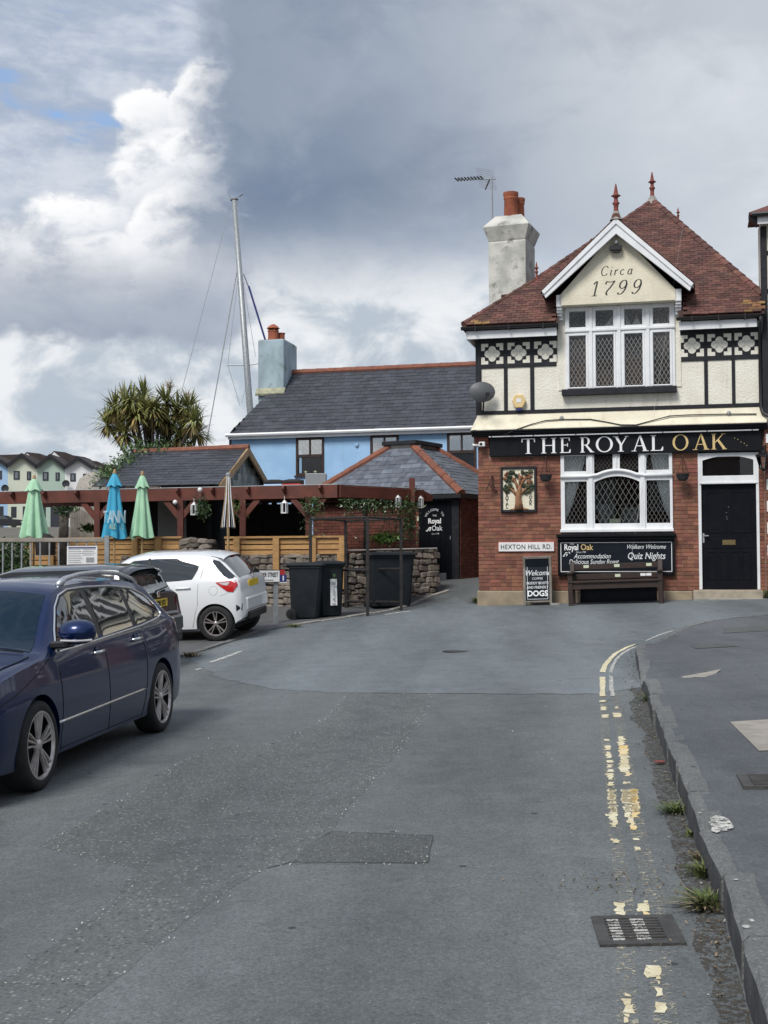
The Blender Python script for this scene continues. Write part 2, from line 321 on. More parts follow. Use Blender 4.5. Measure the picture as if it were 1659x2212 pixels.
# ------------------------------------------------------------------ geometry helpers
class MB:
    def __init__(s): s.v, s.f, s.mi = [], [], []; s.cur = 0
    def add(s, vs, fs):
        o = len(s.v); s.v += [tuple(q) for q in vs]; s.f += [tuple(i+o for i in f) for f in fs]; s.mi += [s.cur]*len(fs); return s
    def box(s, x0, x1, y0, y1, z0, z1):
        return s.add([(x, y, z) for z in (z0, z1) for y in (y0, y1) for x in (x0, x1)],
                     [(0, 2, 3, 1), (4, 5, 7, 6), (0, 1, 5, 4), (2, 6, 7, 3), (0, 4, 6, 2), (1, 3, 7, 5)])
    def mbox(s, M, hx=.5, hy=.5, hz=.5):
        vs = [M @ V((x, y, z)) for z in (-hz, hz) for y in (-hy, hy) for x in (-hx, hx)]
        return s.add(vs, [(0, 2, 3, 1), (4, 5, 7, 6), (0, 1, 5, 4), (2, 6, 7, 3), (0, 4, 6, 2), (1, 3, 7, 5)])
    def beam(s, a, b, wd, h, up=V((0, 0, 1))):
        a, b = V(a), V(b); d = b-a; L = d.length; x = d.normalized(); y = up.cross(x).normalized(); z = x.cross(y)
        M = Matrix(((x.x, y.x, z.x, 0), (x.y, y.y, z.y, 0), (x.z, y.z, z.z, 0), (0, 0, 0, 1))); M.translation = (a+b)/2
        return s.mbox(M, L/2, wd/2, h/2)
    def poly(s, pts): return s.add(pts, [tuple(range(len(pts)))])
    def prism(s, pts, off):
        off = V(off); n = len(pts); p_ = [V(q) for q in pts]
        return s.add(p_ + [q+off for q in p_], [tuple(range(n)), tuple(range(2*n-1, n-1, -1))] + [(i, i+n, (i+1) % n + n, (i+1) % n) for i in range(n)])
    def fan(s, pts, off):
        """prism with a centre point, for star-shaped outlines"""
        n = len(pts); c_ = sum((V(q) for q in pts), V())/n; off = V(off); p_ = [V(q) for q in pts]
        vs = p_ + [c_] + [q+off for q in p_] + [c_+off]
        fs = []
        for i in range(n):
            j = (i+1) % n
            fs += [(i, j, n), (n+1+j, n+1+i, 2*n+1), (i, n+1+i, n+1+j, j)]
        return s.add(vs, fs)
    def tube(s, pts, r, n=8, cap=True):
        pts = [V(q) for q in pts]; rs = r if isinstance(r, (list, tuple)) else [r]*len(pts)
        vs, fs = [], []; pr = None
        for i, q in enumerate(pts):
            d = (pts[min(i+1, len(pts)-1)] - pts[max(i-1, 0)]).normalized()
            a_ = d.orthogonal().normalized() if pr is None else (pr - d*pr.dot(d)).normalized()
            pr = a_; b_ = d.cross(a_)
            for k in range(n):
                t = 2*pi*k/n; vs.append(q + (a_*math.cos(t) + b_*math.sin(t))*rs[i])
        for i in range(len(pts)-1):
            for k in range(n): fs.append((i*n+k, i*n+(k+1) % n, (i+1)*n+(k+1) % n, (i+1)*n+k))
        if cap: fs += [tuple(range(n-1, -1, -1)), tuple((len(pts)-1)*n+k for k in range(n))]
        return s.add(vs, fs)
    def lathe(s, prof, n=16, c=(0, 0, 0), axis='Z', arc=2*pi, cap=False):
        c = V(c); vs, fs = [], []; m_ = len(prof); full = arc > 6.28; nn = n if full else n+1
        for k in range(nn):
            t = arc*k/n
            for r, h in prof:
                q = V((r*math.cos(t), r*math.sin(t), h))
                if axis == 'Y': q = V((q.x, q.z, q.y))
                elif axis == 'X': q = V((q.z, q.x, q.y))
                vs.append(c+q)
        for k in range(n):
            k2 = (k+1) % nn
            for i in range(m_-1): fs.append((k*m_+i, k2*m_+i, k2*m_+i+1, k*m_+i+1))
        return s.add(vs, fs)
    def grid(s, fn, nu, nv):
        vs = [fn(i/nu, j/nv) for i in range(nu+1) for j in range(nv+1)]
        fs = [(i*(nv+1)+j, (i+1)*(nv+1)+j, (i+1)*(nv+1)+j+1, i*(nv+1)+j+1) for i in range(nu) for j in range(nv)]
        return s.add(vs, fs)
    def mesh(s, name, mats, smooth=False, angle=None):
        me = bpy.data.meshes.new(name); me.from_pydata(s.v, [], s.f)
        for m_ in (mats if isinstance(mats, (list, tuple)) else [mats]): me.materials.append(MATS[m_])
        if any(s.mi): me.polygons.foreach_set('material_index', s.mi)
        if smooth:
            me.polygons.foreach_set('use_smooth', [True]*len(s.f))
            if angle: me.set_sharp_from_angle(angle=math.radians(angle))
        me.update(); return me
    def build(s, name, mats, parent=None, smooth=False, angle=None, bevel=0, kind=None, label=None, fix=True):
        me = s.mesh(name, mats, smooth, angle)
        if fix:
            bm = bmesh.new(); bm.from_mesh(me); bmesh.ops.recalc_face_normals(bm, faces=bm.faces)
            if bevel:
                bmesh.ops.bevel(bm, geom=[e_ for e_ in bm.edges if len(e_.link_faces) == 2 and e_.calc_face_angle(0) > .6], offset=bevel, segments=1, affect='EDGES', clamp_overlap=True)
            bm.to_mesh(me); bm.free()
        return obj(name, me, parent, kind, label)
def obj(name, me, parent=None, kind=None, label=None, M=None):
    o = bpy.data.objects.new(name, me); col.objects.link(o)
    if parent: o.parent = parent
    if M is not None: o.matrix_basis = M
    if kind: o['kind'] = kind
    if label: o['label'] = label
    return o
def tag(o, label, cat, group=None):
    o['label'] = label; o['category'] = cat
    if group: o['group'] = group
    return o
def thing(name, label, cat, loc=(0, 0, 0), rz=0, group=None):
    o = bpy.data.objects.new(name, None); col.objects.link(o); o.empty_display_size = .2
    o.location = loc; o.rotation_euler = (0, 0, rz)
    return tag(o, label, cat, group)
def struct(o): o['kind'] = 'structure'; return o
def copy_tree(o, parent=None):
    c_ = o.copy(); col.objects.link(c_); c_.parent = parent
    for ch in list(o.children): copy_tree(ch, c_)
    return c_
def TRS(loc, rot=(0, 0, 0), sca=(1, 1, 1)):
    return Matrix.LocRotScale(V(loc), Euler(rot), V(sca))
def pieces(parent, name, items, mats, limit=300, unit=None, rest=None):
    """items: matrices of alike pieces; the first `limit` become objects that share meshes, the others one joined part"""
    units = unit or [MB().mbox(Matrix.Identity(4)).mesh(name, mats)]
    for i, M in enumerate(items[:limit]): obj(name, units[i % len(units)], parent, M=M)
    if len(items) > limit:
        b = MB()
        for i, M in enumerate(items[limit:]):
            u = units[i % len(units)]
            b.add([M @ v.co for v in u.vertices], [tuple(p_.vertices) for p_ in u.polygons])
        b.build(rest or name+'_field', mats, parent, kind='stuff', fix=False)
def chamfer_units(name, m_, n, jit, rn):
    """rough stones: a chamfered block with jittered corners"""
    out = []
    for k in range(n):
        bm = bmesh.new(); bmesh.ops.create_cube(bm, size=1)
        for v in bm.verts: v.co += V((rn.uniform(-jit, jit), rn.uniform(-jit, jit), rn.uniform(-jit, jit)))
        bmesh.ops.bevel(bm, geom=list(bm.edges), offset=.19, segments=1, affect='EDGES')
        me = bpy.data.meshes.new(name); bm.to_mesh(me); bm.free(); me.materials.append(MATS[m_]); out.append(me)
    return out
def text(parent, s_, size, loc, m_, rot=(pi/2, 0, 0), align='CENTER', shear=0, bold=0, sx=1., name='lettering', extr=.002, spacing=1.):
    cu = bpy.data.curves.new(name, 'FONT'); cu.body = s_; cu.size = size; cu.align_x = align; cu.shear = shear; cu.offset = bold; cu.extrude = extr
    cu.resolution_u = 3; cu.space_character = spacing
    t_ = bpy.data.objects.new(name, cu); me = bpy.data.meshes.new_from_object(t_); bpy.data.objects.remove(t_); bpy.data.curves.remove(cu)
    me.name = name; me.materials.clear(); me.materials.append(MATS[m_])
    return obj(name, me, parent, M=TRS(loc, rot, (sx, 1, 1)))
# ---- serif letters drawn as thick and thin strokes, unit cap height
def ring(cx, cz, rx, rz, ix, iz, a0=0, a1=2*pi, n=28):
    o_, i_ = [], []
    for k in range(n+1):
        t = a0+(a1-a0)*k/n
        o_.append((cx+rx*math.cos(t), cz+rz*math.sin(t))); i_.append((cx+ix*math.cos(t), cz+iz*math.sin(t)))
    return [[o_[k], o_[k+1], i_[k+1], i_[k]] for k in range(n)]
def bar(x0, z0, x1, z1, w_): # horizontal-width slanted stem
    return [(x0-w_/2, z0), (x0+w_/2, z0), (x1+w_/2, z1), (x1-w_/2, z1)]
def rect(x0, x1, z0, z1): return [(x0, z0), (x1, z0), (x1, z1), (x0, z1)]
ST, TH, SE = .145, .05, .04
def serif(x, z, w_=.30): return rect(x-w_/2, x+w_/2, z, z+SE) if z < .5 else rect(x-w_/2, x+w_/2, z-SE, z)
LET = {
 'T': (.86, [bar(.43, 0, .43, 1, ST), serif(.43, 0, .34), rect(.02, .84, .95, 1), [(.02, .75), (.06, .75), (.10, .95), (.02, .95)], [(.84, .75), (.80, .75), (.76, .95), (.84, .95)]]),
 'H': (.98, [bar(.2, 0, .2, 1, ST), bar(.78, 0, .78, 1, ST), rect(.2, .78, .49, .49+TH)] + [serif(x, z) for x in (.2, .78) for z in (0, 1)]),
 'E': (.78, [bar(.2, 0, .2, 1, ST), rect(.05, .70, .95, 1), rect(.05, .74, 0, TH), rect(.2, .56, .49, .49+TH), [(.70, .78), (.66, .78), (.60, .95), (.70, .95)], [(.75, .24), (.71, .24), (.62, .05), (.75, .05)], rect(.53, .57, .40, .64)]),
 'R': (.92, [bar(.2, 0, .2, 1, ST), serif(.2, 0), rect(.05, .45, .95, 1), rect(.2, .45, .46, .46+TH)] + ring(.42, .73, .27, .27, .13, .22, -pi/2, pi/2, 14) + [[(.36, .48), (.52, .48), (.93, 0), (.72, 0)], rect(.74, .97, 0, SE)]),
 'O': (1.02, ring(.5, .5, .48, .52, .34, .46)),
 'Y': (.92, [[(.08, 1), (.26, 1), (.53, .45), (.38, .45)], [(.78, 1), (.85, 1), (.53, .42), (.46, .46)], bar(.46, 0, .46, .47, ST), serif(.46, 0, .34), serif(.15, 1, .32), serif(.80, 1, .24)]),
 'A': (.98, [[(.14, 0), (.20, 0), (.50, .98), (.45, 1.0)], [(.68, 0), (.86, 0), (.54, 1.02), (.44, 1.02)], rect(.27, .68, .32, .32+TH), serif(.16, 0, .26), serif(.78, 0, .32)]),
 'L': (.76, [bar(.2, 0, .2, 1, ST), serif(.2, 1), rect(.05, .72, 0, TH), [(.74, .26), (.70, .26), (.60, .05), (.74, .05)]]),
 'K': (.96, [bar(.2, 0, .2, 1, ST), serif(.2, 0), serif(.2, 1), [(.74, 1), (.81, 1), (.32, .44), (.26, .46)], [(.38, .58), (.50, .66), (.95, 0), (.76, 0)], serif(.84, 0, .28), serif(.77, 1, .26)]),
}
def serif_letter(parent, ch, s0, s1, z0, z1, d, m_):
    wd, polys = LET[ch]; b = MB(); k = (s1-s0)/wd; h = z1-z0
    for i, q in enumerate(polys):
        b.prism([(s0+x*k, d-.0006*(i % 7), z0+z*h) for x, z in q], (0, .014, 0))
    return b.build('letter', m_, parent)
def pen(parent, strokes, s0, z0, k, d, m_, thick=.12, thin=.035, ang=.6, slant=.22, name='digit'):
    """broad-nib pen strokes: width follows direction"""
    b = MB()
    nx, nz = math.cos(ang), math.sin(ang)
    for i, st in enumerate(strokes):
        pts = []
        for j in range(len(st)-1):      # catmull-rom
            p0, p1, p2, p3 = (V((*st[max(0, min(len(st)-1, q))], 0)) for q in (j-1, j, j+1, j+2))
            for t in range(6):
                t /= 6
                pts.append(.5*((2*p1)+(p2-p0)*t+(2*p0-5*p1+4*p2-p3)*t*t+(-p0+3*p1-3*p2+p3)*t**3))
        pts.append(V((*st[-1], 0)))
        q = []
        for j, p_ in enumerate(pts):
            t = (pts[min(j+1, len(pts)-1)]-pts[max(j-1, 0)]).normalized()
            n_ = V((-t.y, t.x, 0)); wd = thin + (thick-thin)*abs(t.y*nx*1.0)**1.5
            q.append((p_+n_*wd/2, p_-n_*wd/2))
        def P(a_): return (s0+(a_.x+slant*a_.y)*k, d-.0005*(i % 5), z0+a_.y*k)
        for j in range(len(q)-1):
            b.add([P(q[j][0]), P(q[j+1][0]), P(q[j+1][1]), P(q[j][1])], [(0, 1, 2, 3)])
    return b.build(name, m_, parent, fix=False)
def circ(x, z, r, n=14): return [(x+r*math.cos(2*pi*k/n), z+r*math.sin(2*pi*k/n)) for k in range(n)]
def leaves(b, pts, size, rn, flat=0., asp=.6):
    for q in pts:
        a_ = V((rn.gauss(0, 1), rn.gauss(0, 1), rn.gauss(0, 1)*(1-flat))).normalized(); c_ = a_.orthogonal().normalized()
        c_ = Matrix.Rotation(rn.uniform(0, 6.28), 3, a_) @ c_; e_ = a_.cross(c_); s_ = size*rn.uniform(.6, 1.3)
        q = V(q)
        b.add([q-c_*s_, q+e_*s_*asp*.5, q+c_*s_, q-e_*s_*asp*.5], [(0, 1, 2, 3)])

# ------------------------------------------------------------------ asphalt
def asphalt(name, c1, c2, agg, speck=.5, stain=None, rough=.78, bump=.5, aggscale=70, patch=None):
    m_ = bpy.data.materials.new(name); m_.use_nodes = True
    t = m_.node_tree; t.nodes.clear(); N = NT(t)
    bs = N.n('ShaderNodeBsdfPrincipled'); out = N.n('ShaderNodeOutputMaterial'); t.links.new(bs.outputs[0], out.inputs[0])
    pos = N.n('ShaderNodeNewGeometry').outputs['Position']
    vo = N.n('ShaderNodeTexVoronoi'); vo.inputs['Scale'].default_value = aggscale; t.links.new(pos, vo.inputs['Vector'])
    mp = N.n('ShaderNodeMapping'); t.links.new(pos, mp.inputs[0]); mp.inputs['Rotation'].default_value = (0, 0, math.radians(9)); mp.inputs['Scale'].default_value = (1, .22, 1)
    big = N.ss(N.noise(mp.outputs[0], .9, 5, .6), .32, .68)
    mid = N.ss(N.noise(pos, 3.2, 6, .65), .35, .7)
    colr = N.mix(big, c1, c2)
    colr = N.mix(N.m('MULTIPLY', mid, .35), colr, tuple(q*1.28 for q in c2))
    gr = N.m('ADD', N.m('MULTIPLY', N.m('SUBTRACT', N.noise(pos, 55, 3, .7), .5), 1.5), N.m('MULTIPLY', N.m('SUBTRACT', N.noise(pos, 14, 4, .7), .5), .55))
    gv = N.n('ShaderNodeHueSaturation'); N.put(gv.inputs['Color'], colr); N.put(gv.inputs['Value'], N.m('ADD', 1.0, gr)); colr = gv.outputs[0]
    rot = N.n('ShaderNodeMapping'); t.links.new(pos, rot.inputs[0]); rot.inputs['Rotation'].default_value = (0, 0, math.radians(9))
    ux = N.n('ShaderNodeSeparateXYZ'); t.links.new(rot.outputs[0], ux.inputs[0])
    trk = N.m('MULTIPLY', N.m('SINE', N.m('ADD', N.m('MULTIPLY', ux.outputs[0], 3.3), N.m('MULTIPLY', N.noise(mp.outputs[0], .5, 3), 2.5))), N.ss(N.noise(mp.outputs[0], .7, 3), .3, .7, .02, .13))
    tv = N.n('ShaderNodeHueSaturation'); N.put(tv.inputs['Color'], colr); N.put(tv.inputs['Value'], N.m('ADD', 1.0, trk)); colr = tv.outputs[0]   # wheel tracks
    sv = N.n('ShaderNodeSeparateColor'); t.links.new(vo.outputs['Color'], sv.inputs[0])
    stone = N.m('MULTIPLY', N.ss(sv.outputs[0], .62, .95), N.ss(vo.outputs['Distance'], .5, .2))
    colr = N.mix(N.m('MULTIPLY', stone, speck), colr, agg)
    dk = N.m('MULTIPLY', N.ss(sv.outputs[1], .75, .98), N.ss(vo.outputs['Distance'], .55, .3))
    colr = N.mix(N.m('MULTIPLY', dk, speck), colr, tuple(q*.45 for q in c1))
    if stain:
        st = N.ss(N.noise(pos, 1.15, 6, .68, .6), .60, .76)
        colr = N.mix(N.m('MULTIPLY', st, .7), colr, stain)
        # small dark spots of old chewing gum and oil
        v2 = N.n('ShaderNodeTexVoronoi'); v2.inputs['Scale'].default_value = 2.6; t.links.new(pos, v2.inputs['Vector'])
        colr = N.mix(N.ss(v2.outputs['Distance'], .07, .045), colr, tuple(q*.5 for q in c1))
    N.put(bs.inputs['Base Color'], colr)
    N.put(bs.inputs['Roughness'], N.ss(N.noise(mp.outputs[0], 1.7, 4), .3, .7, rough-.14, rough+.08))
    bs.inputs['Specular IOR Level'].default_value = .45
    b = N.n('ShaderNodeBump'); b.inputs['Strength'].default_value = bump; b.inputs['Distance'].default_value = .006
    h = N.m('ADD', N.m('MULTIPLY', vo.outputs['Distance'], -.8), N.noise(pos, 160, 4, .7))
    t.links.new(h, b.inputs['Height']); t.links.new(b.outputs[0], bs.inputs['Normal'])
    MATS[name] = m_
asphalt('road', (.078, .087, .089), (.124, .135, .138), (.26, .265, .26), .45, stain=(.066, .073, .072))
asphalt('road_far', (.094, .110, .118), (.150, .170, .181), (.30, .30, .30), .5, stain=(.10, .104, .106))
asphalt('patch_coarse', (.078, .088, .088), (.120, .131, .130), (.34, .345, .32), .8, stain=(.062, .066, .058), aggscale=46, bump=1.)
asphalt('patch_dark', (.068, .075, .074), (.098, .105, .103), (.26, .26, .245), .8, bump=1., aggscale=55)
asphalt('pave', (.066, .073, .081), (.105, .113, .122), (.20, .20, .19), .35, stain=(.056, .06, .058))
asphalt('carpark', (.075, .078, .082), (.10, .10, .102), (.2, .2, .19), .35, stain=(.055, .052, .048))
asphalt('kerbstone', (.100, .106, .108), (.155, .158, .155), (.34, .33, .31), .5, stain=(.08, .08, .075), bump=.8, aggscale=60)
asphalt('earth', (.10, .09, .075), (.13, .115, .09), (.2, .19, .16), .4, stain=(.07, .06, .045))

# ------------------------------------------------------------------ ground, road, pavements
def sheet(name, m_, xs, ys, fn, dz):
    b = MB(); nx, ny = len(xs), len(ys)
    b.add([(x, y, fn(x, y)+dz) for x in xs for y in ys],
          [(i*ny+j, (i+1)*ny+j, (i+1)*ny+j+1, i*ny+j+1) for i in range(nx-1) for j in range(ny-1)])
    return struct(b.build(name, m_, fix=False))
def far(X, Y): return g(X, Y) + 4.6*sm((Y-45)/85) - .06
xs = [-900, -400, -200, -120] + list(range(-80, 81, 8)) + [120, 200, 400, 900]
ys = [-600, -200, -60, -20] + [q for q in range(-12, 60, 3)] + [70, 85, 100, 115, 130, 150, 200, 400, 900, 2000]
sheet('ground', 'earth', xs, ys, far, 0)
rx = [-14, -12] + [q*1.0 for q in range(-11, 13)] + [16, 24]
ry = [-14, -6, -2] + [q*.75 for q in range(0, 23)] + [17+q*.2 for q in range(0, 71)] + [33, 36]
sheet('road', 'road', rx, ry, g, 0)
from mathutils.geometry import tessellate_polygon
def flat(name, m_, pts, dz, kind='structure', sub=True, parent=None):
    """a sheet of outline pts=(x,y) laid on the street"""
    bm = bmesh.new(); vs = [bm.verts.new((x, y, 0)) for x, y in pts]
    for t_ in tessellate_polygon([[V((x, y, 0)) for x, y in pts]]):
        try: bm.faces.new([vs[i] for i in t_])
        except ValueError: pass
    if sub:
        for k in range(6):
            ed = [e_ for e_ in bm.edges if e_.calc_length() > .45 and max(e_.verts[0].co.y, e_.verts[1].co.y) > 17]
            if not ed: break
            bmesh.ops.subdivide_edges(bm, edges=ed, cuts=1, use_grid_fill=False)
            bmesh.ops.triangulate(bm, faces=bm.faces)
    for v in bm.verts: v.co.z = g(v.co.x, v.co.y) + dz
    bed = [e_ for e_ in bm.edges if len(e_.link_faces) == 1]
    bmesh.ops.recalc_face_normals(bm, faces=bm.faces)
    if sum(f_.normal.z for f_ in bm.faces) < 0: bmesh.ops.reverse_faces(bm, faces=bm.faces)
    me = bpy.data.meshes.new(name); bm.to_mesh(me); bm.free(); me.materials.append(MATS[m_])
    o = obj(name, me, parent)
    if kind: o['kind'] = kind
    return o
def jag(pts, step, amp, rn):
    out = []
    for i in range(len(pts)):
        a_, b_ = V((*pts[i], 0)), V((*pts[(i+1) % len(pts)], 0)); L = (b_-a_).length; n = max(1, int(L/step)); nn = V((a_.y-b_.y, b_.x-a_.x, 0)).normalized()
        for k in range(n):
            q = a_.lerp(b_, k/n) + (nn*rn.uniform(-amp, amp) if k else V()); out.append((q.x, q.y))
    return out
# lighter surfacing of the junction in front of the pub, with a saw-cut joint across the street
jx = [(-.5, 14.57), (2.24, 13.43), (2.75, 13.9), (3.05, 15.6), (3.3, 16.9), (3.6, 17.9), (4.1, 19.1), (4.6, 20.15), (5.4, 21.25), (6.5, 21.65), (14, 21.9), (14, 23.6), (7.35, 25.15), (1.95, 26.42), (1.5, 27.6), (-.3, 25.0), (-1.85, 23.3), (-2.2, 22.6), (-2.55, 21.3), (-2.9, 19.6), (-2.2, 17), (-1.3, 15.2)]
flat('junction_surface', 'road_far', jag(jx, .16, .05, RN), .003)
pt = [(-1.17, 4.75), (-1.08, 5.18), (-.9, 6.02), (-.64, 6.85), (-.52, 6.94), (.22, 6.81), (.27, 7.45), (-.31, 7.67), (-.24, 8.24), (.07, 10.19), (.48, 13.52), (.5, 14.1), (-.42, 14.45), (-.53, 12.57), (-.77, 11.77), (-.95, 11.05), (-1.46, 11.01), (-1.6, 10.43), (-1.75, 9.12), (-1.91, 8.29), (-2.02, 7.62), (-1.68, 7.30), (-1.33, 7.0), (-1.31, 6.42), (-1.4, 5.94), (-1.48, 5.57), (-1.54, 5.24), (-1.62, 4.2), (-1.30, 4.0)]
flat('trench_patch', 'patch_coarse', jag(pt, .14, .018, RN), .0012)
flat('trench_patch', 'patch_dark', jag([(-.50, 6.96), (.21, 6.83), (.26, 7.43), (-.33, 7.66), (-.45, 7.3)], .12, .008, RN), .0022)
b = MB()
def crack(pts, wd, dz=.003):
    for i in range(len(pts)-1):
        a_, c_ = V((*pts[i], 0)), V((*pts[i+1], 0)); n_ = V((a_.y-c_.y, c_.x-a_.x, 0)).normalized()*wd/2
        b.add([(q.x, q.y, g(q.x, q.y)+dz) for q in (a_-n_, c_-n_, c_+n_, a_+n_)], [(0, 1, 2, 3)])
crack(jag([(-.5, 14.57), (2.24, 13.43)], .2, .012, RN)[:14], .012)
crack(jag([(-.62, 6.87), (-.5, 6.97), (.22, 6.83), (.27, 7.44), (-.31, 7.66)], .1, .005, RN)[:-5], .007)
crack([(2.05, 14.95), (2.75, 14.8)], .025)
struct(b.build('road_joint', 'kerb_face', fix=False))
flat('car_park', 'carpark', [(-13.5, 10), (-3.4, 10), (-3.25, 16), (-3.25, 19.7), (-2.95, 20.35), (-2.6, 21.6), (-2.25, 22.95), (-1.95, 23.3), (-1.2, 24.2), (-.42, 25.1), (.84, 27.6), (.95, 28.3), (-1.5, 27.4), (-8.6, 29.6), (-13.5, 31)], .008)

# kerb and pavement on the right
kb = [(.62, .4), (.90, 2.4), (1.24, 4.46), (1.35, 5.07), (1.51, 5.92), (1.62, 6.74), (1.79, 7.87), (1.90, 8.55), (2.05, 9.53), (2.24, 10.77), (2.55, 12.64), (2.77, 14.08), (2.99, 15.31), (3.24, 16.78), (3.43, 17.51), (3.65, 18.09), (4.07, 19.22), (4.53, 20.19), (4.77, 20.64), (5.34, 21.33), (6.42, 21.75), (9, 22.0), (14, 22.1)]
def resample(pts, step):
    out = [V((*pts[0], 0))]; acc = 0
    for i in range(len(pts)-1):
        a_, c_ = V((*pts[i], 0)), V((*pts[i+1], 0)); L = (c_-a_).length; t = step-acc
        while t <= L: out.append(a_.lerp(c_, t/L)); t += step
        acc = (acc+L) % step if L+acc >= step else acc+L
    return out
def kh(y): return .175 - .155*sm(1-abs(y-14.1)/1.0) - .125*sm((y-16.8)/2.0)   # dropped at the crossing and round the bend
kp = resample(kb, .15)
def nrm(i):
    d = (kp[min(i+1, len(kp)-1)]-kp[max(i-1, 0)]).normalized(); return V((d.y, -d.x, 0))
kerb = None
def krow(i, sub=0):
    q = kp[i]; n_ = nrm(i); z = g(q.x, q.y); h = kh(q.y)
    return [V((q.x, q.y, z-.05)), V((q.x, q.y, z+h-.02)), q+n_*.022+V((0, 0, z+h)), q+n_*.125+V((0, 0, z+h+.002)), q+n_*.125+V((0, 0, z-.05))]
kr = thing('kerb', 'worn grey granite kerb edging the right-hand pavement', 'kerb'); kr['kind'] = 'structure'
del kr['label'], kr['category']
n6 = 6
for k in range(0, len(kp)-n6, n6):
    bb = MB(); rows = [krow(i) for i in range(k, k+n6+1)]
    j0 = RN.uniform(-.010, .010)
    d = (kp[k+n6]-kp[k]).normalized()
    rows[0] = [q+d*.009 for q in rows[0]]; rows[-1] = [q-d*.009 for q in rows[-1]]
    vs = [q+V((j0+RN.uniform(-.007, .007), 0, j0*.6+RN.uniform(-.005, .005))) for r_ in rows for q in r_]
    bb.add(vs, [(i*5+j, (i+1)*5+j, (i+1)*5+j+1, i*5+j+1) for i in range(n6) for j in range(4)] + [(0, 1, 2, 3, 4), tuple(n6*5+j for j in (4, 3, 2, 1, 0))])
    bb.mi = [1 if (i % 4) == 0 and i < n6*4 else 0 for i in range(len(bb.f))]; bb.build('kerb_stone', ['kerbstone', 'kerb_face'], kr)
pv = MB()
idx = list(range(0, len(kp), 3))
rows = []
for a_, i in enumerate(idx):
    q = kp[i]; n_ = nrm(i); e_ = q+n_*.07; yq = -2 + (22.2+2)*a_/(len(idx)-1); Q = V((15, yq, 0))
    row = []
    for t in range(9):
        r_ = e_.lerp(Q, (t/8)**1.6); row.append(V((r_.x, r_.y, g(r_.x, r_.y)+kh(q.y)*(1-min(1, t/2)) + (.175-.09*sm((q.y-16.5)/3))*min(1, t/2) - .004)))
    rows.append(row)
pv.add([q for r_ in rows for q in r_], [(i*9+j, (i+1)*9+j, (i+1)*9+j+1, i*9+j+1) for i in range(len(rows)-1) for j in range(8)])
struct(pv.build('pavement', 'pave', fix=False))
from mathutils.bvhtree import BVHTree
PBVH = BVHTree.FromPolygons(pv.v, pv.f)
def onpave(x, y):
    h_ = PBVH.ray_cast(V((x, y, 5)), V((0, 0, -1)))[0]
    return h_.z if h_ else g(x, y)+.113
def pslab(name, pts, m_, h=.010):
    bb = MB(); A_, B_, C_, D_ = (V((*q, 0)) for q in pts)
    def gf(u, v):
        q = A_.lerp(B_, u).lerp(D_.lerp(C_, u), v); return V((q.x, q.y, onpave(q.x, q.y)+.005))
    bb.grid(gf, 8, 8); o = bb.build(name, m_); return struct(o)
pslab('paving_strip', [(2.95, 13.62), (3.30, 13.42), (3.62, 14.02), (3.0, 13.92)], 'slab', .016)
pslab('paving_slab', [(2.66, 10.05), (3.6, 10.15), (3.6, 8.7), (2.50, 8.72)], 'slab', .016)
pslab('paving_slab', [(3.9, 16.6), (4.5, 16.7), (4.4, 16.2), (3.85, 16.1)], 'patch_dark', .014)
pslab('paving_slab', [(5.2, 19.9), (6.6, 19.9), (6.4, 19.1), (5.0, 19.2)], 'patch_dark', .014)
# inspection cover in the pavement
ic = thing('inspection_cover', 'rusty ribbed iron cover let into the dark pavement behind the kerb', 'manhole', (2.45, 7.65, onpave(2.45, 7.65)-.004), math.radians(-10))
MB().box(-.36, .36, -.22, .22, -.02, .008).build('frame', 'iron', ic)
for k in range(9): MB().box(-.30, .30, -.18+k*.04, -.16+k*.04, .006, .018).build('rib', 'iron', ic)
# road gully
gc = V((1.06, 5.53, 0)); gy = thing('drain_grate', 'cast iron gully grate with worn yellow stripes in the gutter', 'drain grate', (gc.x, gc.y, g(gc.x, gc.y)+.006), math.radians(-4))
gy.rotation_euler = (math.radians(1), math.radians(-2.3), math.radians(-4))
MB().box(-.23, .23, -.215, -.165, -.01, .012).box(-.23, .23, .165, .215, -.01, .012).box(-.23, -.165, -.165, .165, -.01, .0118).box(.14, .23, -.165, .165, -.01, .0118).build('frame', 'iron', gy)
MB().box(-.2, .2, -.2, .2, -.02, -.009).build('pit', 'gap_black', gy)
for k in range(8): 
    y = -.145+k*.041
    br = MB().box(-.165, .14, y-.010, y+.010, -.012, .010).build('grate_bar', 'iron', gy)
    MB().box(-.15, -.085, y-.0095, y+.0095, .0095, .0125).build('stripe', 'white_road_paint', br)
    MB().box(-.02, .055, y-.0095, y+.0095, .0095, .0125).build('stripe', 'white_road_paint', br)
gy.location.z -= .007; gy.scale = (.76, .94, 1)
mc = G(985, 1407); tag(MB().lathe([(0, .006), (.19, .006), (.20, .004), (.20, 0)], 20, (mc.x, mc.y, mc.z+.004)).build('manhole_cover', 'iron'), 'small round iron cover out in the junction', 'manhole')

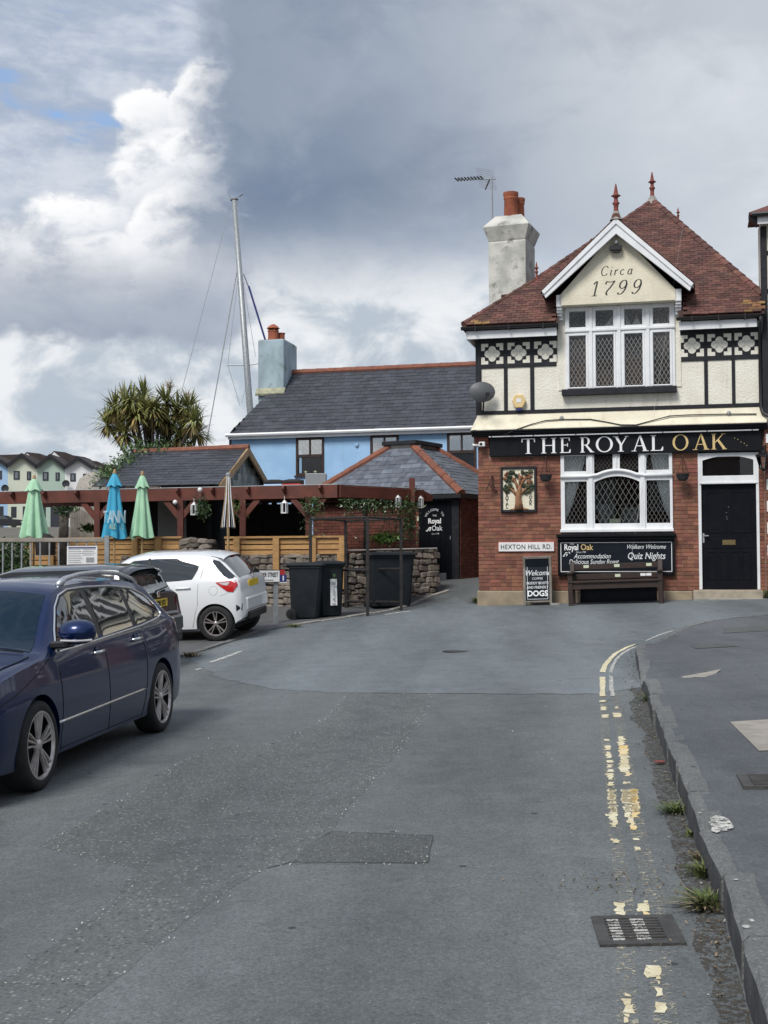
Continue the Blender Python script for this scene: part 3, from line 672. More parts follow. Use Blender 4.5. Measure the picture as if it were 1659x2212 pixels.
# ------------------------------------------------------------------ worn double yellow lines
ym = thing('road_markings', '', ''); ym['kind'] = 'structure'; del ym['label'], ym['category']
def c7(x, y): return (1207+.27248*x, 1289.2+.27248*y)
def c8(x, y): return (1152.1+.30556*x, 1700.7+.30556*y)
def blobpaint(cf, x0, y0, x1, y1, m_='yellow_paint', x2=None, x3=None, jitter=.012, dz=.003):
    x2 = x0 if x2 is None else x2; x3 = x1 if x3 is None else x3
    q = [G(*cf(x, y)) for x, y in ((x0, y0), (x1, y0), (x3, y1), (x2, y1))]
    pts = jag([(p_.x, p_.y) for p_ in q], .03, jitter, RN)
    pts = [(x+RN.uniform(-.006, .006), y+RN.uniform(-.012, .012)) for x, y in pts]
    try: flat('paint_fleck', m_, pts, dz if q[0].y < 12.8 else .008, kind=None, sub=False, parent=ym)
    except Exception: pass
for a in [(325, 825, 370, 840), (330, 858, 350, 862), (335, 872, 380, 900), (340, 935, 395, 962), (448, 872, 470, 886), (432, 922, 495, 955), (360, 1130, 402, 1145), (362, 1180, 412, 1217), (378, 1232, 418, 1280), (384, 1298, 424, 1318), (380, 1332, 426, 1355), (384, 1370, 430, 1392), (388, 1402, 436, 1450), (390, 1470, 440, 1502), (396, 1528, 448, 1610), (402, 1618, 442, 1645), (404, 1652, 458, 1711), (515, 1470, 540, 1486), (550, 1470, 572, 1480)]: blobpaint(c7, *a)
for a in [(470, 1110, 520, 1180, 'yellow_paint'), (480, 1180, 545, 1260, 'ochre_paint'), (488, 1255, 550, 1330, 'yellow_paint'), (482, 1325, 560, 1390, 'yellow_paint'), (522, 1388, 570, 1425, 'ochre_paint'), (500, 1530, 570, 1640, 'yellow_paint'), (570, 1530, 628, 1645, 'ochre_paint'), (525, 1650, 580, 1711, 'yellow_paint'), (580, 1650, 638, 1711, 'ochre_paint')]: blobpaint(c7, *a)
for a in [(530, 15, 580, 92, 'yellow_paint'), (538, 98, 578, 120, 'yellow_paint'), (538, 128, 592, 235, 'yellow_paint'), (505, 190, 540, 205, 'yellow_paint'), (548, 235, 590, 282, 'yellow_paint'), (622, 20, 680, 110, 'yellow_paint'), (680, 20, 738, 115, 'ochre_paint'), (645, 128, 690, 215, 'yellow_paint'), (690, 128, 748, 215, 'ochre_paint'), (664, 215, 715, 255, 'yellow_paint'), (690, 255, 722, 302, 'ochre_paint'), (552, 366, 602, 394, 'yellow_paint'), (702, 360, 742, 374, 'yellow_paint'), (722, 426, 758, 444, 'yellow_paint'), (572, 820, 640, 880, 'yellow_paint'), (582, 880, 645, 904, 'yellow_paint'), (735, 824, 822, 880, 'yellow_paint'), (765, 882, 812, 918, 'ochre_paint'), (775, 808, 815, 820, 'yellow_paint'), (722, 896, 736, 914, 'yellow_paint'), (798, 1268, 890, 1345, 'yellow_paint'), (868, 1340, 902, 1362, 'yellow_paint'), (870, 1378, 896, 1394, 'yellow_paint'), (852, 1425, 918, 1480, 'yellow_paint'), (856, 1525, 928, 1592, 'yellow_paint'), (648, 1466, 684, 1484, 'yellow_paint'), (634, 1504, 690, 1540, 'yellow_paint'), (640, 1540, 714, 1598, 'yellow_paint'), (644, 1602, 682, 1625, 'yellow_paint'), (640, 1636, 680, 1673, 'yellow_paint')]: blobpaint(c8, *a)
def stripe(cf, L, R_, m_, dz=.0085):
    b_ = MB()
    l_ = [G(*cf(*q)) for q in L]; r_ = [G(*cf(*q)) for q in R_]
    pts = [(q.x, q.y) for q in l_] + [(q.x, q.y) for q in reversed(r_)]
    flat('paint_line', m_, jag(pts, .12, .006, RN), dz, kind=None, sub=False, parent=ym)
stripe(c7, [(325, 600), (345, 548), (380, 505), (430, 455), (520, 405), (600, 378)], [(370, 604), (388, 545), (425, 497), (470, 452), (540, 412), (615, 379)], 'yellow_paint')
stripe(c7, [(398, 604), (412, 555), (440, 505), (490, 455), (560, 412), (650, 382)], [(428, 606), (438, 556), (462, 508), (508, 462), (575, 420), (655, 386)], 'white_road_paint')
stripe(c7, [(324, 640), (322, 690), (328, 740), (326, 795)], [(368, 640), (372, 690), (366, 740), (374, 795)], 'yellow_paint')
stripe(c7, [(398, 622), (400, 700), (412, 795)], [(430, 640), (432, 710), (444, 795)], 'white_road_paint')
stripe(c7, [(680, 352), (780, 308), (900, 268)], [(690, 356), (785, 315), (915, 272)], 'white_road_paint')
stripe(c7, [(990, 252), (1020, 246)], [(1000, 258), (1026, 250)], 'white_road_paint')
stripe(c7, [(1400, 190), (1659, 160)], [(1400, 195), (1659, 166)], 'white_road_paint')
# faint residue of the worn lines and dirt gathered in the gutter
for off, wd in ((.415, .075), (.285, .085)):
    L_ = [kp[i]-nrm(i)*(off+.0) for i in range(10, 92, 2)]
    flat('paint_residue', 'paint_ghost', [(q.x-wd/2, q.y) for q in L_]+[(q.x+wd/2, q.y) for q in reversed(L_)], .0018, kind=None, sub=False, parent=ym)
wv = [RN.uniform(.03, .24) for i in range(110)]; wv = [sum(wv[max(0, i-2):i+3])/len(wv[max(0, i-2):i+3]) for i in range(110)]
L_ = [kp[i]-nrm(i)*wv[i] for i in range(8, 100)]
flat('gutter_dirt', 'gutter_dirt', [(q.x, q.y) for q in L_]+[(kp[i].x, kp[i].y) for i in range(99, 7, -1)], .0014, sub=False)
# bay marking and splashes on the left
def dpx(x, y): return (x, y)
stripe(dpx, [(450, 1431), (480, 1421), (515, 1408)], [(458, 1432), (487, 1423), (527, 1407)], 'white_road_paint')
stripe(dpx, [(420, 1448), (432, 1444)], [(426, 1449), (438, 1445)], 'white_road_paint')
stripe(lambda x, y: (603.5+.28108*x, 905.2+.28108*y), [(800, 1505), (900, 1488), (1005, 1476)], [(815, 1508), (905, 1495), (1000, 1482)], 'white_road_paint')
# white paint spilt on the kerb
bb = MB(); q0 = V((1.50, 6.55)); 
kw = [(1.665, 6.50), (1.80, 6.46), (1.84, 6.62), (1.90, 6.80), (1.80, 6.95), (1.72, 6.90), (1.68, 6.72)]
bb.poly([(x+RN.uniform(-.012, .012), y+RN.uniform(-.012, .012), 0) for x, y in ((1.645, 6.46), (1.67, 6.50), (1.70, 6.49), (1.73, 6.53), (1.745, 6.60), (1.77, 6.66), (1.78, 6.74), (1.755, 6.80), (1.72, 6.83), (1.70, 6.79), (1.68, 6.80), (1.665, 6.72), (1.645, 6.68), (1.65, 6.60), (1.625, 6.55), (1.63, 6.50))])
for (x, y), r_ in (((1.66, 6.92), .016), ((1.70, 6.98), .012), ((1.36, 4.95), .018), ((1.40, 5.02), .014), ((1.50, 5.6), .012)):
    bb.poly([(x+r_*RN.uniform(.6, 1.1)*math.cos(t*.7), y+r_*1.3*RN.uniform(.6, 1.1)*math.sin(t*.7), g(x, y)+kh(y)+.004) for t in range(9)])
bb.v = [(x, y, g(x, y)+kh(y)+.0045) for x, y, z in bb.v]
struct(bb.build('paint_splash', 'white_road_paint', fix=False))

# loose grit, leaves and weeds in the gutter
b1, b2, b3 = MB(), MB(), MB()
for k in range(420):
    t = RN.random()**1.1; i = int(t*(len(kp)*.75)); q = kp[i]-nrm(i)*abs(RN.gauss(0, .09)); s_ = RN.uniform(.002, .007)
    (b1 if RN.random() < .92 else b2).mbox(TRS((q.x, q.y, g(q.x, q.y)+.012), (RN.uniform(0, 1), RN.uniform(0, 1), RN.uniform(0, 6)), (s_*2, s_*1.4, s_)))
for k in range(60):
    x, y = RN.uniform(-1.9, 1.6), RN.uniform(4.2, 16); s_ = RN.uniform(.002, .0045)
    b2.mbox(TRS((x, y, g(x, y)+.012), (RN.uniform(0, 1), RN.uniform(0, 1), RN.uniform(0, 6)), (s_*2, s_*1.6, s_)))
for k in range(260):
    x, y = RN.choice([(1.0, 6.35, .3, .12), (1.35, 5.35, .14, .1), (1.2, 6.1, .2, .06), (-2.55, 20.9, .25, .5), (-2.2, 22.7, .2, .4), (-2.9, 20.0, .2, .3)])[:2], 0
    x, y = x
    x, y = x+RN.gauss(0, .18), y+RN.gauss(0, .10); s_ = RN.uniform(.002, .007)
    b1.mbox(TRS((x, y, g(x, y)+.012), (RN.uniform(0, 1), RN.uniform(0, 1), RN.uniform(0, 6)), (s_*2.4, s_, s_*.5)))
for i in range(len(pt)-2):   # loosened stones along the edge of the trench
    a_, c_ = V((*pt[i], 0)), V((*pt[i+1], 0))
    for k in range(int((c_-a_).length*12)):
        q = a_.lerp(c_, RN.random())+V((RN.gauss(0, .025), RN.gauss(0, .03), 0)); s_ = RN.uniform(.0015, .005)
        b2.mbox(TRS((q.x, q.y, g(q.x, q.y)+.003), (RN.uniform(0, 1), RN.uniform(0, 1), RN.uniform(0, 6)), (s_*2.2, s_*1.7, s_)))
o = b1.build('gutter_debris', 'debris', kind='stuff', fix=False); tag(o, 'brown leaf litter and grit lying along the gutter', 'litter')
o = b2.build('stone_chippings', 'grit_white', kind='stuff', fix=False); tag(o, 'pale stone chippings scattered over the road', 'gravel')
def tuft(x, y, n, h, spread, m_, label, lean=(0, 0)):
    b_ = MB(); z = g(x, y)
    for k in range(n):
        a_ = RN.uniform(0, 6.28); r_ = min(abs(RN.gauss(0, spread*.35)), spread*.6); p0 = V((x+r_*math.cos(a_), y+r_*math.sin(a_), z)); d_ = V((math.cos(a_)*RN.uniform(.2, 1)+lean[0], math.sin(a_)*RN.uniform(.2, 1)+lean[1], RN.uniform(.5, 1.3))).normalized()
        hh = h*RN.uniform(.5, 1.2); sd_ = V((-d_.y, d_.x, 0)).normalized()*.0035*(1+hh*8); m2 = p0+d_*hh*.55; tip = p0+d_*hh+V((math.cos(a_), math.sin(a_), 0))*hh*.35-V((0, 0, hh*.18))
        b_.add([p0-sd_, p0+sd_, m2+sd_*.9, tip, m2-sd_*.9], [(0, 1, 2, 4), (4, 2, 3)])
    return tag(b_.build('weed', m_, fix=False, kind=None), label, 'weed', 'weeds growing along the kerb')
tuft(1.43, 5.85, 170, .085, .17, 'grass', 'large straggling weed in the gutter above the drain grate', (-.5, -.05))
tuft(1.42, 5.80, 40, .13, .17, 'dry_grass', 'dry straw-coloured grass stems trailing over the drain grate', (-1.2, -.1))
tuft(1.55, 6.35, 120, .09, .14, 'grass', 'bushy green weed at the kerb beside the white paint splash')
tuft(1.72, 7.75, 80, .09, .13, 'grass', 'green weed sprouting at the kerb level with the inspection cover', (-.4, 0))
tuft(1.68, 7.15, 35, .06, .10, 'grass', 'tiny weed at the kerb foot below the inspection cover')
tuft(2.60, 12.75, 70, .12, .16, 'grass', 'green weed where the kerb drops for the crossing', (-.3, 0))
tuft(1.60, 6.65, 70, .05, .06, 'dry_grass', 'dry weed on the kerb foot under the white paint')
tuft(-1.62, 23.35, 80, .10, .22, 'grass', 'low grass at the kerb edge beside the wheelie bins')
tuft(-2.95, 19.85, 90, .12, .25, 'dry_grass', 'straw-coloured grass at the corner of the parking bay')
tuft(1.93, 26.9, 90, .18, .15, 'grass', 'weeds growing in the alley at the pub corner')
q = FW(5.72, -.25); tuft(q.x, q.y, 160, .22, .2, 'grass', 'green weeds beside the pub doorstep')
# ================================================================== THE PUB (local frame: x along the front, y into the building)
pub = thing('public_house', 'brick and timbered pub with clay tile roof, white gable and black fascia', 'pub', FP0, -PH)
def holes_wall(b, s0, s1, z0, z1, d0, d1, holes):
    xs_ = sorted({s0, s1} | {h for q in holes for h in q[:2]})
    for a_, c_ in zip(xs_, xs_[1:]):
        zz = [z0]
        for h in sorted([q for q in holes if q[0] <= a_+1e-6 and q[1] >= c_-1e-6], key=lambda q: q[2]): zz += [h[2], h[3]]
        zz.append(z1)
        for i in range(0, len(zz), 2):
            if zz[i+1] > zz[i]+1e-4: b.box(a_, c_, d0, d1, zz[i], zz[i+1])
GW = (1.685, 3.885, 2.33, 3.92); DR = (4.385, 5.525, 1.195, 3.9); UW = (1.80, 3.97, 5.22, 6.86)
b = MB(); holes_wall(b, .012, 8.6, .3, 4.45, .012, .3, [GW, DR]); b.box(.012, .3, .3, 7.5, .3, 6.5); b.box(8.3, 8.6, .3, 7.5, .3, 6.5); b.box(.3, 8.3, 7.2, 7.5, .3, 6.5)
wall = b.build('brick_wall', 'mortar', pub)
items = []
z = 1.180; row = 0; rb = random.Random(3)
while z < 4.30:
    off = (0, .1125)[row % 2]; s_ = -off
    while s_ < 5.60:
        L = .215 if rb.random() < .85 else .1025
        a_, c_ = max(s_, 0.0), min(s_+L, 5.62)
        s_ += L+.0105
        segs = [(a_, c_)]
        for H in (GW, DR):
            if z+.065 > H[2]+.01 and z < H[3]-.01:
                ns = []
                for p_, q_ in segs:
                    if q_ <= H[0] or p_ >= H[1]: ns.append((p_, q_))
                    else:
                        if p_ < H[0]-.03: ns.append((p_, H[0]-.004))
                        if q_ > H[1]+.03: ns.append((H[1]+.004, q_))
                segs = ns
        if z > 3.88: segs = [(p_, min(q_, .245)) for p_, q_ in segs if p_ < .23]
        for p_, q_ in segs:
            if q_-p_ > .02: items.append(TRS(((p_+q_)/2, .015+rb.uniform(-.002, .002), z+.0325), (0, 0, 0), (q_-p_, .03, .0645)))
    z += .075; row += 1
rb.shuffle(items)
pieces(wall, 'brick', items, 'brick')
# plinth in two lengths
MB().box(-.03, 4.25, -.045, .012, .4, 1.165).build('plinth', 'plinth', pub, bevel=.015)
MB().box(5.55, 5.62, -.03, .012, .4, 1.165).build('plinth', 'plinth', pub)
MB().box(2.06, 3.56, -.056, -.04, .55, 1.26).build('black_panel', 'black_door', pub)  # flat black panel darkening the plinth under the bench
# upper wall
b = MB(); holes_wall(b, 0, 5.63, 4.45, 6.45, 0, .3, [UW]); upper = b.build('rendered_wall', 'cream', pub)
# flared skirt of render above the shop front
MB().prism([(-.0, 0, 4.764), (-.0, .1, 4.764), (-.0, .1, 4.425), (-.0, -.20, 4.425), (0, -.20, 4.445), (0, -.10, 4.56)], (5.68, 0, 0)).prism([(0, 0, 4.762), (-.12, 0, 4.43), (-.12, -.198, 4.432), (0, -.198, 4.444), (0, -.1, 4.558)], (.001, 0, 0)).build('render_skirt', 'cream_gable', pub)
c_ = MB()
for d0, z0, z1 in ((-.26, 4.385, 4.423), (-.225, 4.345, 4.385), (-.19, 4.305, 4.345)): c_.box(-.10, 5.70, d0, 0, z0, z1)
c_.build('cornice', 'black_gloss', pub, bevel=.006)
c_ = MB()
for k, (z0, z1, p_) in enumerate(((4.22, 4.30, .10), (4.16, 4.22, .07), (4.10, 4.16, .04))): c_.box(-.01-p_*.4, .235, -p_, 0.0, z0, z1)
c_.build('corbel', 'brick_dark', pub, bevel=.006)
# timbers
def timber(s0, s1, z0, z1, pr=.018, name='timber'): return MB().box(s0, s1, -pr, .02, z0, z1).build(name, 'timber_black', pub, bevel=.004)
timber(-.035, .085, 4.84, 6.24, .02); timber(.547, .624, 4.84, 6.24); timber(1.084, 1.168, 4.84, 6.24)
timber(4.52, 4.592, 4.84, 6.24); timber(5.046, 5.112, 4.84, 6.24); timber(5.552, 5.63, 4.84, 6.24, .02)
timber(-.035, 5.63, 4.765, 4.838, .022)
timber(.085, 1.62, 5.715, 5.80, .022); timber(4.08, 5.552, 5.705, 5.785, .022)
timber(-.035, 1.64, 6.225, 6.33, .024); timber(4.07, 5.63, 6.225, 6.33, .024)
def quatre(sc_, s0, s1):
    pn = MB().box(s0, s1, -.012, .015, 5.79, 6.24).build('quatrefoil_panel', 'timber_black', pub)
    zc = 6.012; r_ = .078; o_ = .083
    pts = []
    for k in range(4):
        a0 = k*pi/2; cx_, cz_ = sc_+o_*math.cos(a0), zc+o_*math.sin(a0)
        for t in range(9):
            a_ = a0-pi*.62+t*pi*1.24/8; pts.append((cx_+r_*math.cos(a_), -.017, cz_+r_*math.sin(a_)))
    MB().fan(pts, (0, .02, 0)).build('quatrefoil', 'cream', pn)
    for sx in (-1, 1):
        for sz in (-1, 1):
            X0 = sc_+sx*.228; Z0 = zc+sz*.218; w_ = .145
            if not (s0-.01 < X0 < s1+.01): X0 = s0 if sx < 0 else s1
            L_ = [(X0, Z0), (X0-sx*w_, Z0), (X0-sx*w_, Z0-sz*.075), (X0-sx*.075, Z0-sz*.075), (X0-sx*.075, Z0-sz*.15), (X0, Z0-sz*.15)]
            MB().prism([(x, -.0165, z_) for x, z_ in L_], (0, .02, 0)).build('corner_piece', 'cream', pn)
for sc_, s0, s1 in ((.312, .085, .547), (.855, .624, 1.084), (1.40, 1.168, 1.635), (4.295, 4.07, 4.52), (4.82, 4.592, 5.046), (5.332, 5.112, 5.552)): quatre(sc_, s0, s1)
# eaves
for s0, s1, g0, g1 in ((-.16, 1.655, -.27, 1.70), (4.055, 5.52, 4.0, 5.60)):
    MB().box(s0, s1, -.30, -.27, 6.285, 6.445).box(s0, s1, -.27, .05, 6.335, 6.36).build('eaves_board', 'white_paint', pub)
    gm = MB(); n = 8
    prof = [(-.36+.058*math.cos(pi+pi*k/n), 6.515+.058*math.sin(pi+pi*k/n)) for k in range(n+1)]
    gm.prism([(g0, y, z_) for y, z_ in prof], (g1-g0, 0, 0)); gm.build('gutter', 'black_plastic', pub)
    for k in range(3): MB().box(g0+.3+k*(g1-g0-.6)/2-.012, g0+.3+k*(g1-g0-.6)/2+.012, -.425, -.29, 6.43, 6.53).build('gutter_bracket', 'black_plastic', pub)
MB().box(-.18, -.15, -.30, 3, 6.285, 6.445).build('eaves_board', 'white_paint', pub)
MB().tube([(5.585, -.36, 6.48), (5.585, -.33, 6.35), (5.585, -.07, 6.15), (5.585, -.07, 4.75), (5.62, -.12, 4.62), (5.78, -.26, 4.5), (5.9, -.26, 4.48)], .036, 8).build('downpipe', 'black_plastic', pub, smooth=True)

# ---- leaded windows
def lattice(b_, x0, x1, z0, z1, d, step=.085, asp=1.75, wd=.009, top=None):
    """diamond leading clipped to a rectangle (or to an arched head top(x))"""
    k = asp
    lim = lambda x: z1 if top is None else top(x)
    span = (x1-x0)*k+(z1-z0); n = int(span/(step*k))+2
    for sg in (1, -1):
        for i in range(-1, n+1):
            c0 = z0-(x1-x0)*k + i*step*k if sg > 0 else z0+i*step*k
            seg = []
            for t in range(41):
                x = x0+(x1-x0)*t/40; z_ = c0+sg*k*(x-x0)
                if z0 <= z_ <= lim(x): seg.append((x, z_))
            if len(seg) > 1:
                (xa, za), (xb, zb) = seg[0], seg[-1]; L = math.hypot(xb-xa, zb-za); nx_, nz_ = -(zb-za)/L*wd/2, (xb-xa)/L*wd/2
                b_.add([(xa-nx_, d-.0005*sg, za-nz_), (xb-nx_, d-.0005*sg, zb-nz_), (xb+nx_, d-.0005*sg, zb+nz_), (xa+nx_, d-.0005*sg, za+nz_)], [(0, 1, 2, 3)])
def pane(win, x0, x1, z0, z1, d, glass='glass', lead='lead', step=.085, asp=1.75, top=None, wd=.009):
    b_ = MB()
    if top is None: b_.box(x0-.01, x1+.01, d, d+.006, z0-.01, z1+.01)
    else:
        n = 14; pts = [(x0-.01, d, z0-.01)] + [(x1+.01, d, z0-.01)] + [(x1-(x1-x0)*k/n, d, top(x1-(x1-x0)*k/n)+.008) for k in range(n+1)]
        b_.prism(pts, (0, .006, 0))
    p_ = b_.build('pane', glass, win)
    l_ = MB(); lattice(l_, x0, x1, z0, z1, d-.003, step, asp, wd, top)
    if l_.f: l_.build('leading', lead, win, fix=False)
    return p_
# upper window
uw = MB()
UX = [(1.885, 2.215), (2.415, 2.765), (2.985, 3.335), (3.545, 3.865)]
fr = MB(); d0, d1 = -.05, .10
holes_wall(fr, 1.80, 3.97, 5.215, 6.88, d0, d1, [(a_, c_, 5.262, 6.30) for a_, c_ in UX] + [(a_, c_, 6.475, 6.80) for a_, c_ in UX])
uw = fr.build('upper_window', 'white_paint', pub, bevel=.006)
for i, (a_, c_) in enumerate(UX):
    pane(uw, a_, c_, 5.262, 6.30, .0, 'glass_upper'); pane(uw, a_, c_, 6.475, 6.80, .0, 'glass_upper', 'lead_dim', .07, 1.3, wd=.007)
    ca = MB(); holes_wall(ca, a_-.045, c_+.045, 5.235, 6.345, -.064, -.045, [(a_-.006, c_+.006, 5.258, 6.304)]); ca.build('casement', 'white_paint', uw, bevel=.004)
for x in (2.315, 2.875, 3.44): MB().box(x-.035, x+.035, -.075, -.05, 5.225, 6.86).build('mullion', 'white_paint', uw, bevel=.006)
MB().box(1.80, 3.97, -.08, -.05, 6.375, 6.425).build('transom', 'white_paint', uw, bevel=.006)
timber(1.735, 3.99, 5.09, 5.212, .16, 'window_sill')
MB().box(1.66, 1.80, -.02, .15, 5.21, 6.9).build('window_reveal', 'cream', pub); MB().box(3.97, 4.08, -.02, .15, 5.21, 6.9).build('window_reveal', 'cream', pub)
# what is behind the upper panes
MB().box(.35, 5.3, 2.6, 2.65, 4.6, 6.9).box(.35, 5.3, .35, 2.6, 4.55, 4.6).box(.35, .4, .3, 2.6, 4.6, 6.9).box(5.25, 5.3, .3, 2.6, 4.6, 6.9).box(.35, 5.3, .3, 2.6, 6.95, 7.0).build('upper_room', 'interior', pub)
MB().box(1.84, 2.27, .16, .17, 5.22, 6.34).box(2.37, 2.82, .20, .21, 5.22, 5.62).box(2.92, 3.38, .20, .21, 5.22, 5.86).box(3.5, 3.92, .18, .19, 5.98, 6.34).build('reflection_panel', 'reflection_brown', pub)  # brown panels imitating brickwork reflected in the panes, no real blinds
MB().prism([(2.55, .2, 6.48), (2.76, .2, 6.48), (2.74, .2, 6.72)], (0, .01, 0)).prism([(3.0, .2, 6.48), (3.12, .2, 6.48), (3.0, .2, 6.75)], (0, .01, 0)).prism([(3.10, .21, 6.48), (3.32, .21, 6.48), (3.22, .21, 6.7)], (0, .01, 0)).prism([(3.6, .2, 6.5), (3.66, .2, 6.5), (3.63, .2, 6.62)], (0, .01, 0)).build('bunting', 'curtain', pub)
# ground-floor bow-headed window
def arch(x): return 3.455-.115*((x-2.80)/.44)**2
fr = MB()
holes_wall(fr, 1.685, 3.885, 2.33, 3.92, -.03, .12, [(1.765, 2.205, 2.51, 3.36), (2.358, 3.243, 2.51, 3.50), (3.378, 3.832, 2.51, 3.36), (1.757, 2.198, 3.565, 3.88), (2.352, 2.722, 3.50, 3.90), (2.862, 3.23, 3.50, 3.90), (3.378, 3.82, 3.565, 3.88)])
gw = fr.build('bar_window', 'white_paint', pub, bevel=.006)
# arched transom infill
n = 14; pl = [(2.358+(3.243-2.358)*k/n) for k in range(n+1)]
MB().prism([(x, -.028, arch(x)) for x in pl] + [(x, -.028, arch(x)+.145) for x in reversed(pl)], (0, .14, 0)).prism([(2.358, -.027, 3.36), (2.358, -.027, 3.52)] + [(x, -.027, arch(x)+.14) for x in pl[:1]] + [(2.36, -.027, arch(2.36))], (0, .1, 0)).build('arched_transom', 'white_paint', gw)
rail = [(1.685, -.05, 3.46), (2.25, -.05, 3.46), (2.33, -.05, 3.475)] + [(x, -.05, arch(x)+.115) for x in pl[1:-1]] + [(3.27, -.05, 3.475), (3.35, -.05, 3.46), (3.885, -.05, 3.46)]
MB().tube(rail, .035, 8).build('transom_moulding', 'white_paint', gw, smooth=True)
for x in (2.281, 3.311): MB().box(x-.045, x+.045, -.055, -.03, 2.34, 3.90).build('mullion', 'white_paint', gw, bevel=.006)
MB().box(2.78, 2.805, -.05, -.03, 3.62, 3.9).build('mullion', 'white_paint', gw, bevel=.006)
MB().box(1.67, 3.90, -.10, -.03, 2.335, 2.40).build('sill', 'white_paint', gw, bevel=.01)
pane(gw, 1.765, 2.205, 2.51, 3.36, .03, lead='lead_dim', step=.085, wd=.007); pane(gw, 3.378, 3.832, 2.51, 3.36, .03, lead='lead_dim', step=.085, wd=.007)
pane(gw, 2.358, 3.243, 2.51, 3.46, .03, lead='lead_dim', step=.115, top=arch)
for a_, c_ in ((1.757, 2.198), (2.352, 2.722), (2.862, 3.23), (3.378, 3.82)): pane(gw, a_, c_, 3.565, 3.88, .03, 'glass', 'lead_dim', .075, 1.4, wd=.006)
MB().box(.4, 4.2, 2.6, 2.65, 1.2, 4.4).box(.4, 4.2, .35, 2.6, 1.2, 1.25).box(.4, .45, .32, 2.6, 1.25, 4.4).box(4.15, 4.2, .32, 2.6, 1.25, 4.4).box(.4, 4.2, .32, 2.6, 4.38, 4.42).build('bar_room', 'interior', pub)
for sd, x0, x1 in ((1, 1.70, 2.16), (-1, 3.87, 3.47)):
    b_ = MB()
    def cur(u, v):
        z_ = 3.93-u*1.40; pull = .12+.88*max(0, 1-max(0, (u-.1))/.86)**.75
        x = x0+(x1-x0)*v*pull; return (x, .075+.018*math.sin(v*34), z_)
    b_.grid(cur, 24, 46); b_.build('curtain', 'curtain', pub, smooth=True, fix=False)
# plant, seat back and card on the inside sill
pl_ = MB(); rp = random.Random(5)
leaves(pl_, [(2.80+rp.gauss(0, .17), .30+rp.uniform(-.06, .10), 2.62+rp.random()**.8*.78) for k in range(420)], .045, rp); pl_.build('house_plant', 'leaf_dark', pub, fix=False)
MB().box(2.40, 2.74, .45, .5, 2.4, 2.92).box(2.86, 3.2, .5, .55, 2.4, 2.86).build('settle_back', 'grey_plastic', pub, bevel=.03)
MB().box(2.64, 2.86, .10, .105, 2.50, 2.61).build('window_card', 'print_sand', pub)
# door
df = MB(); holes_wall(df, 4.375, 5.530, 1.19, 3.875, -.015, .13, [(4.435, 5.475, 1.19, 3.265), (4.465, 5.43, 3.425, 3.80)]); 
dfr = df.build('door_frame', 'white_paint', pub, bevel=.006)
MB().box(4.40, 5.51, -.03, -.013, 3.265, 3.30).build('dentil_rail', 'white_paint', dfr)
for k in range(22): MB().box(4.42+k*.049, 4.44+k*.049, -.042, -.028, 3.27, 3.295).build('dentil', 'white_paint', dfr)
MB().prism([(4.465, -.012, 3.80)] + [(4.465+.965*k/10, -.012, 3.815-.085*((k-5)/5)**2) for k in range(11)] + [(5.43, -.012, 3.80), (5.43, -.012, 3.83), (4.465, -.012, 3.83)], (0, .1, 0)).build('fanlight_head', 'white_paint', dfr)
pane_f = MB().box(4.45, 5.445, .04, .046, 3.41, 3.82).build('pane', 'glass', dfr)
MB().box(4.40, 5.5, .14, .9, 3.30, 3.88).build('lobby', 'interior', pub)
door = MB().box(4.437, 5.473, .055, .10, 1.20, 3.263).build('front_door', 'black_door', pub)
for x0, x1, z0, z1 in [(4.53, 4.92, 2.30, 3.12), (4.99, 5.38, 2.30, 3.12)] + [(4.53+k*.22, 4.71+k*.22, 1.38, 1.95) for k in range(4)]:
    m_ = MB(); holes_wall(m_, x0, x1, z0, z1, .046, .058, [(x0+.03, x1-.03, z0+.03, z1-.03)]); m_.build('door_panel', 'black_door', door, bevel=.004)
MB().box(4.44, 5.47, .048, .058, 2.0, 2.2).build('lock_rail', 'black_door', door, bevel=.004)
MB().box(4.445, 4.485, .035, .056, 2.11, 2.30).box(4.465, 4.565, -.01, .012, 2.238, 2.262).box(4.465, 4.488, -.005, .05, 2.235, 2.265).build('door_handle', 'alu', door, bevel=.003)
MB().box(4.825, 5.075, .036, .05, 2.065, 2.165).build('letter_plate', 'brass', door, bevel=.004)
MB().box(4.835, 5.065, .034, .037, 2.085, 2.145).build('letter_flap', 'brass', door)
for x, z_ in ((4.95, 2.81), (4.91, 2.70), (4.915, 2.62), (4.92, 2.575)): MB().lathe([(0, -.012), (.008, -.01), (.009, 0)], 8, (x, .046, z_), 'Y').build('door_stud', 'chrome', door)
st = struct(MB().box(4.255, 5.56, -.34, .1, .5, 1.183).build('doorstep', 'step_stone', bevel=.012)); st.location = FP0; st.rotation_euler = (0, 0, -PH)
st = struct(MB().box(4.262, 5.60, -.42, -.345, .5, 1.032).build('lower_step', 'coping', bevel=.01)); st.location = FP0; st.rotation_euler = (0, 0, -PH)

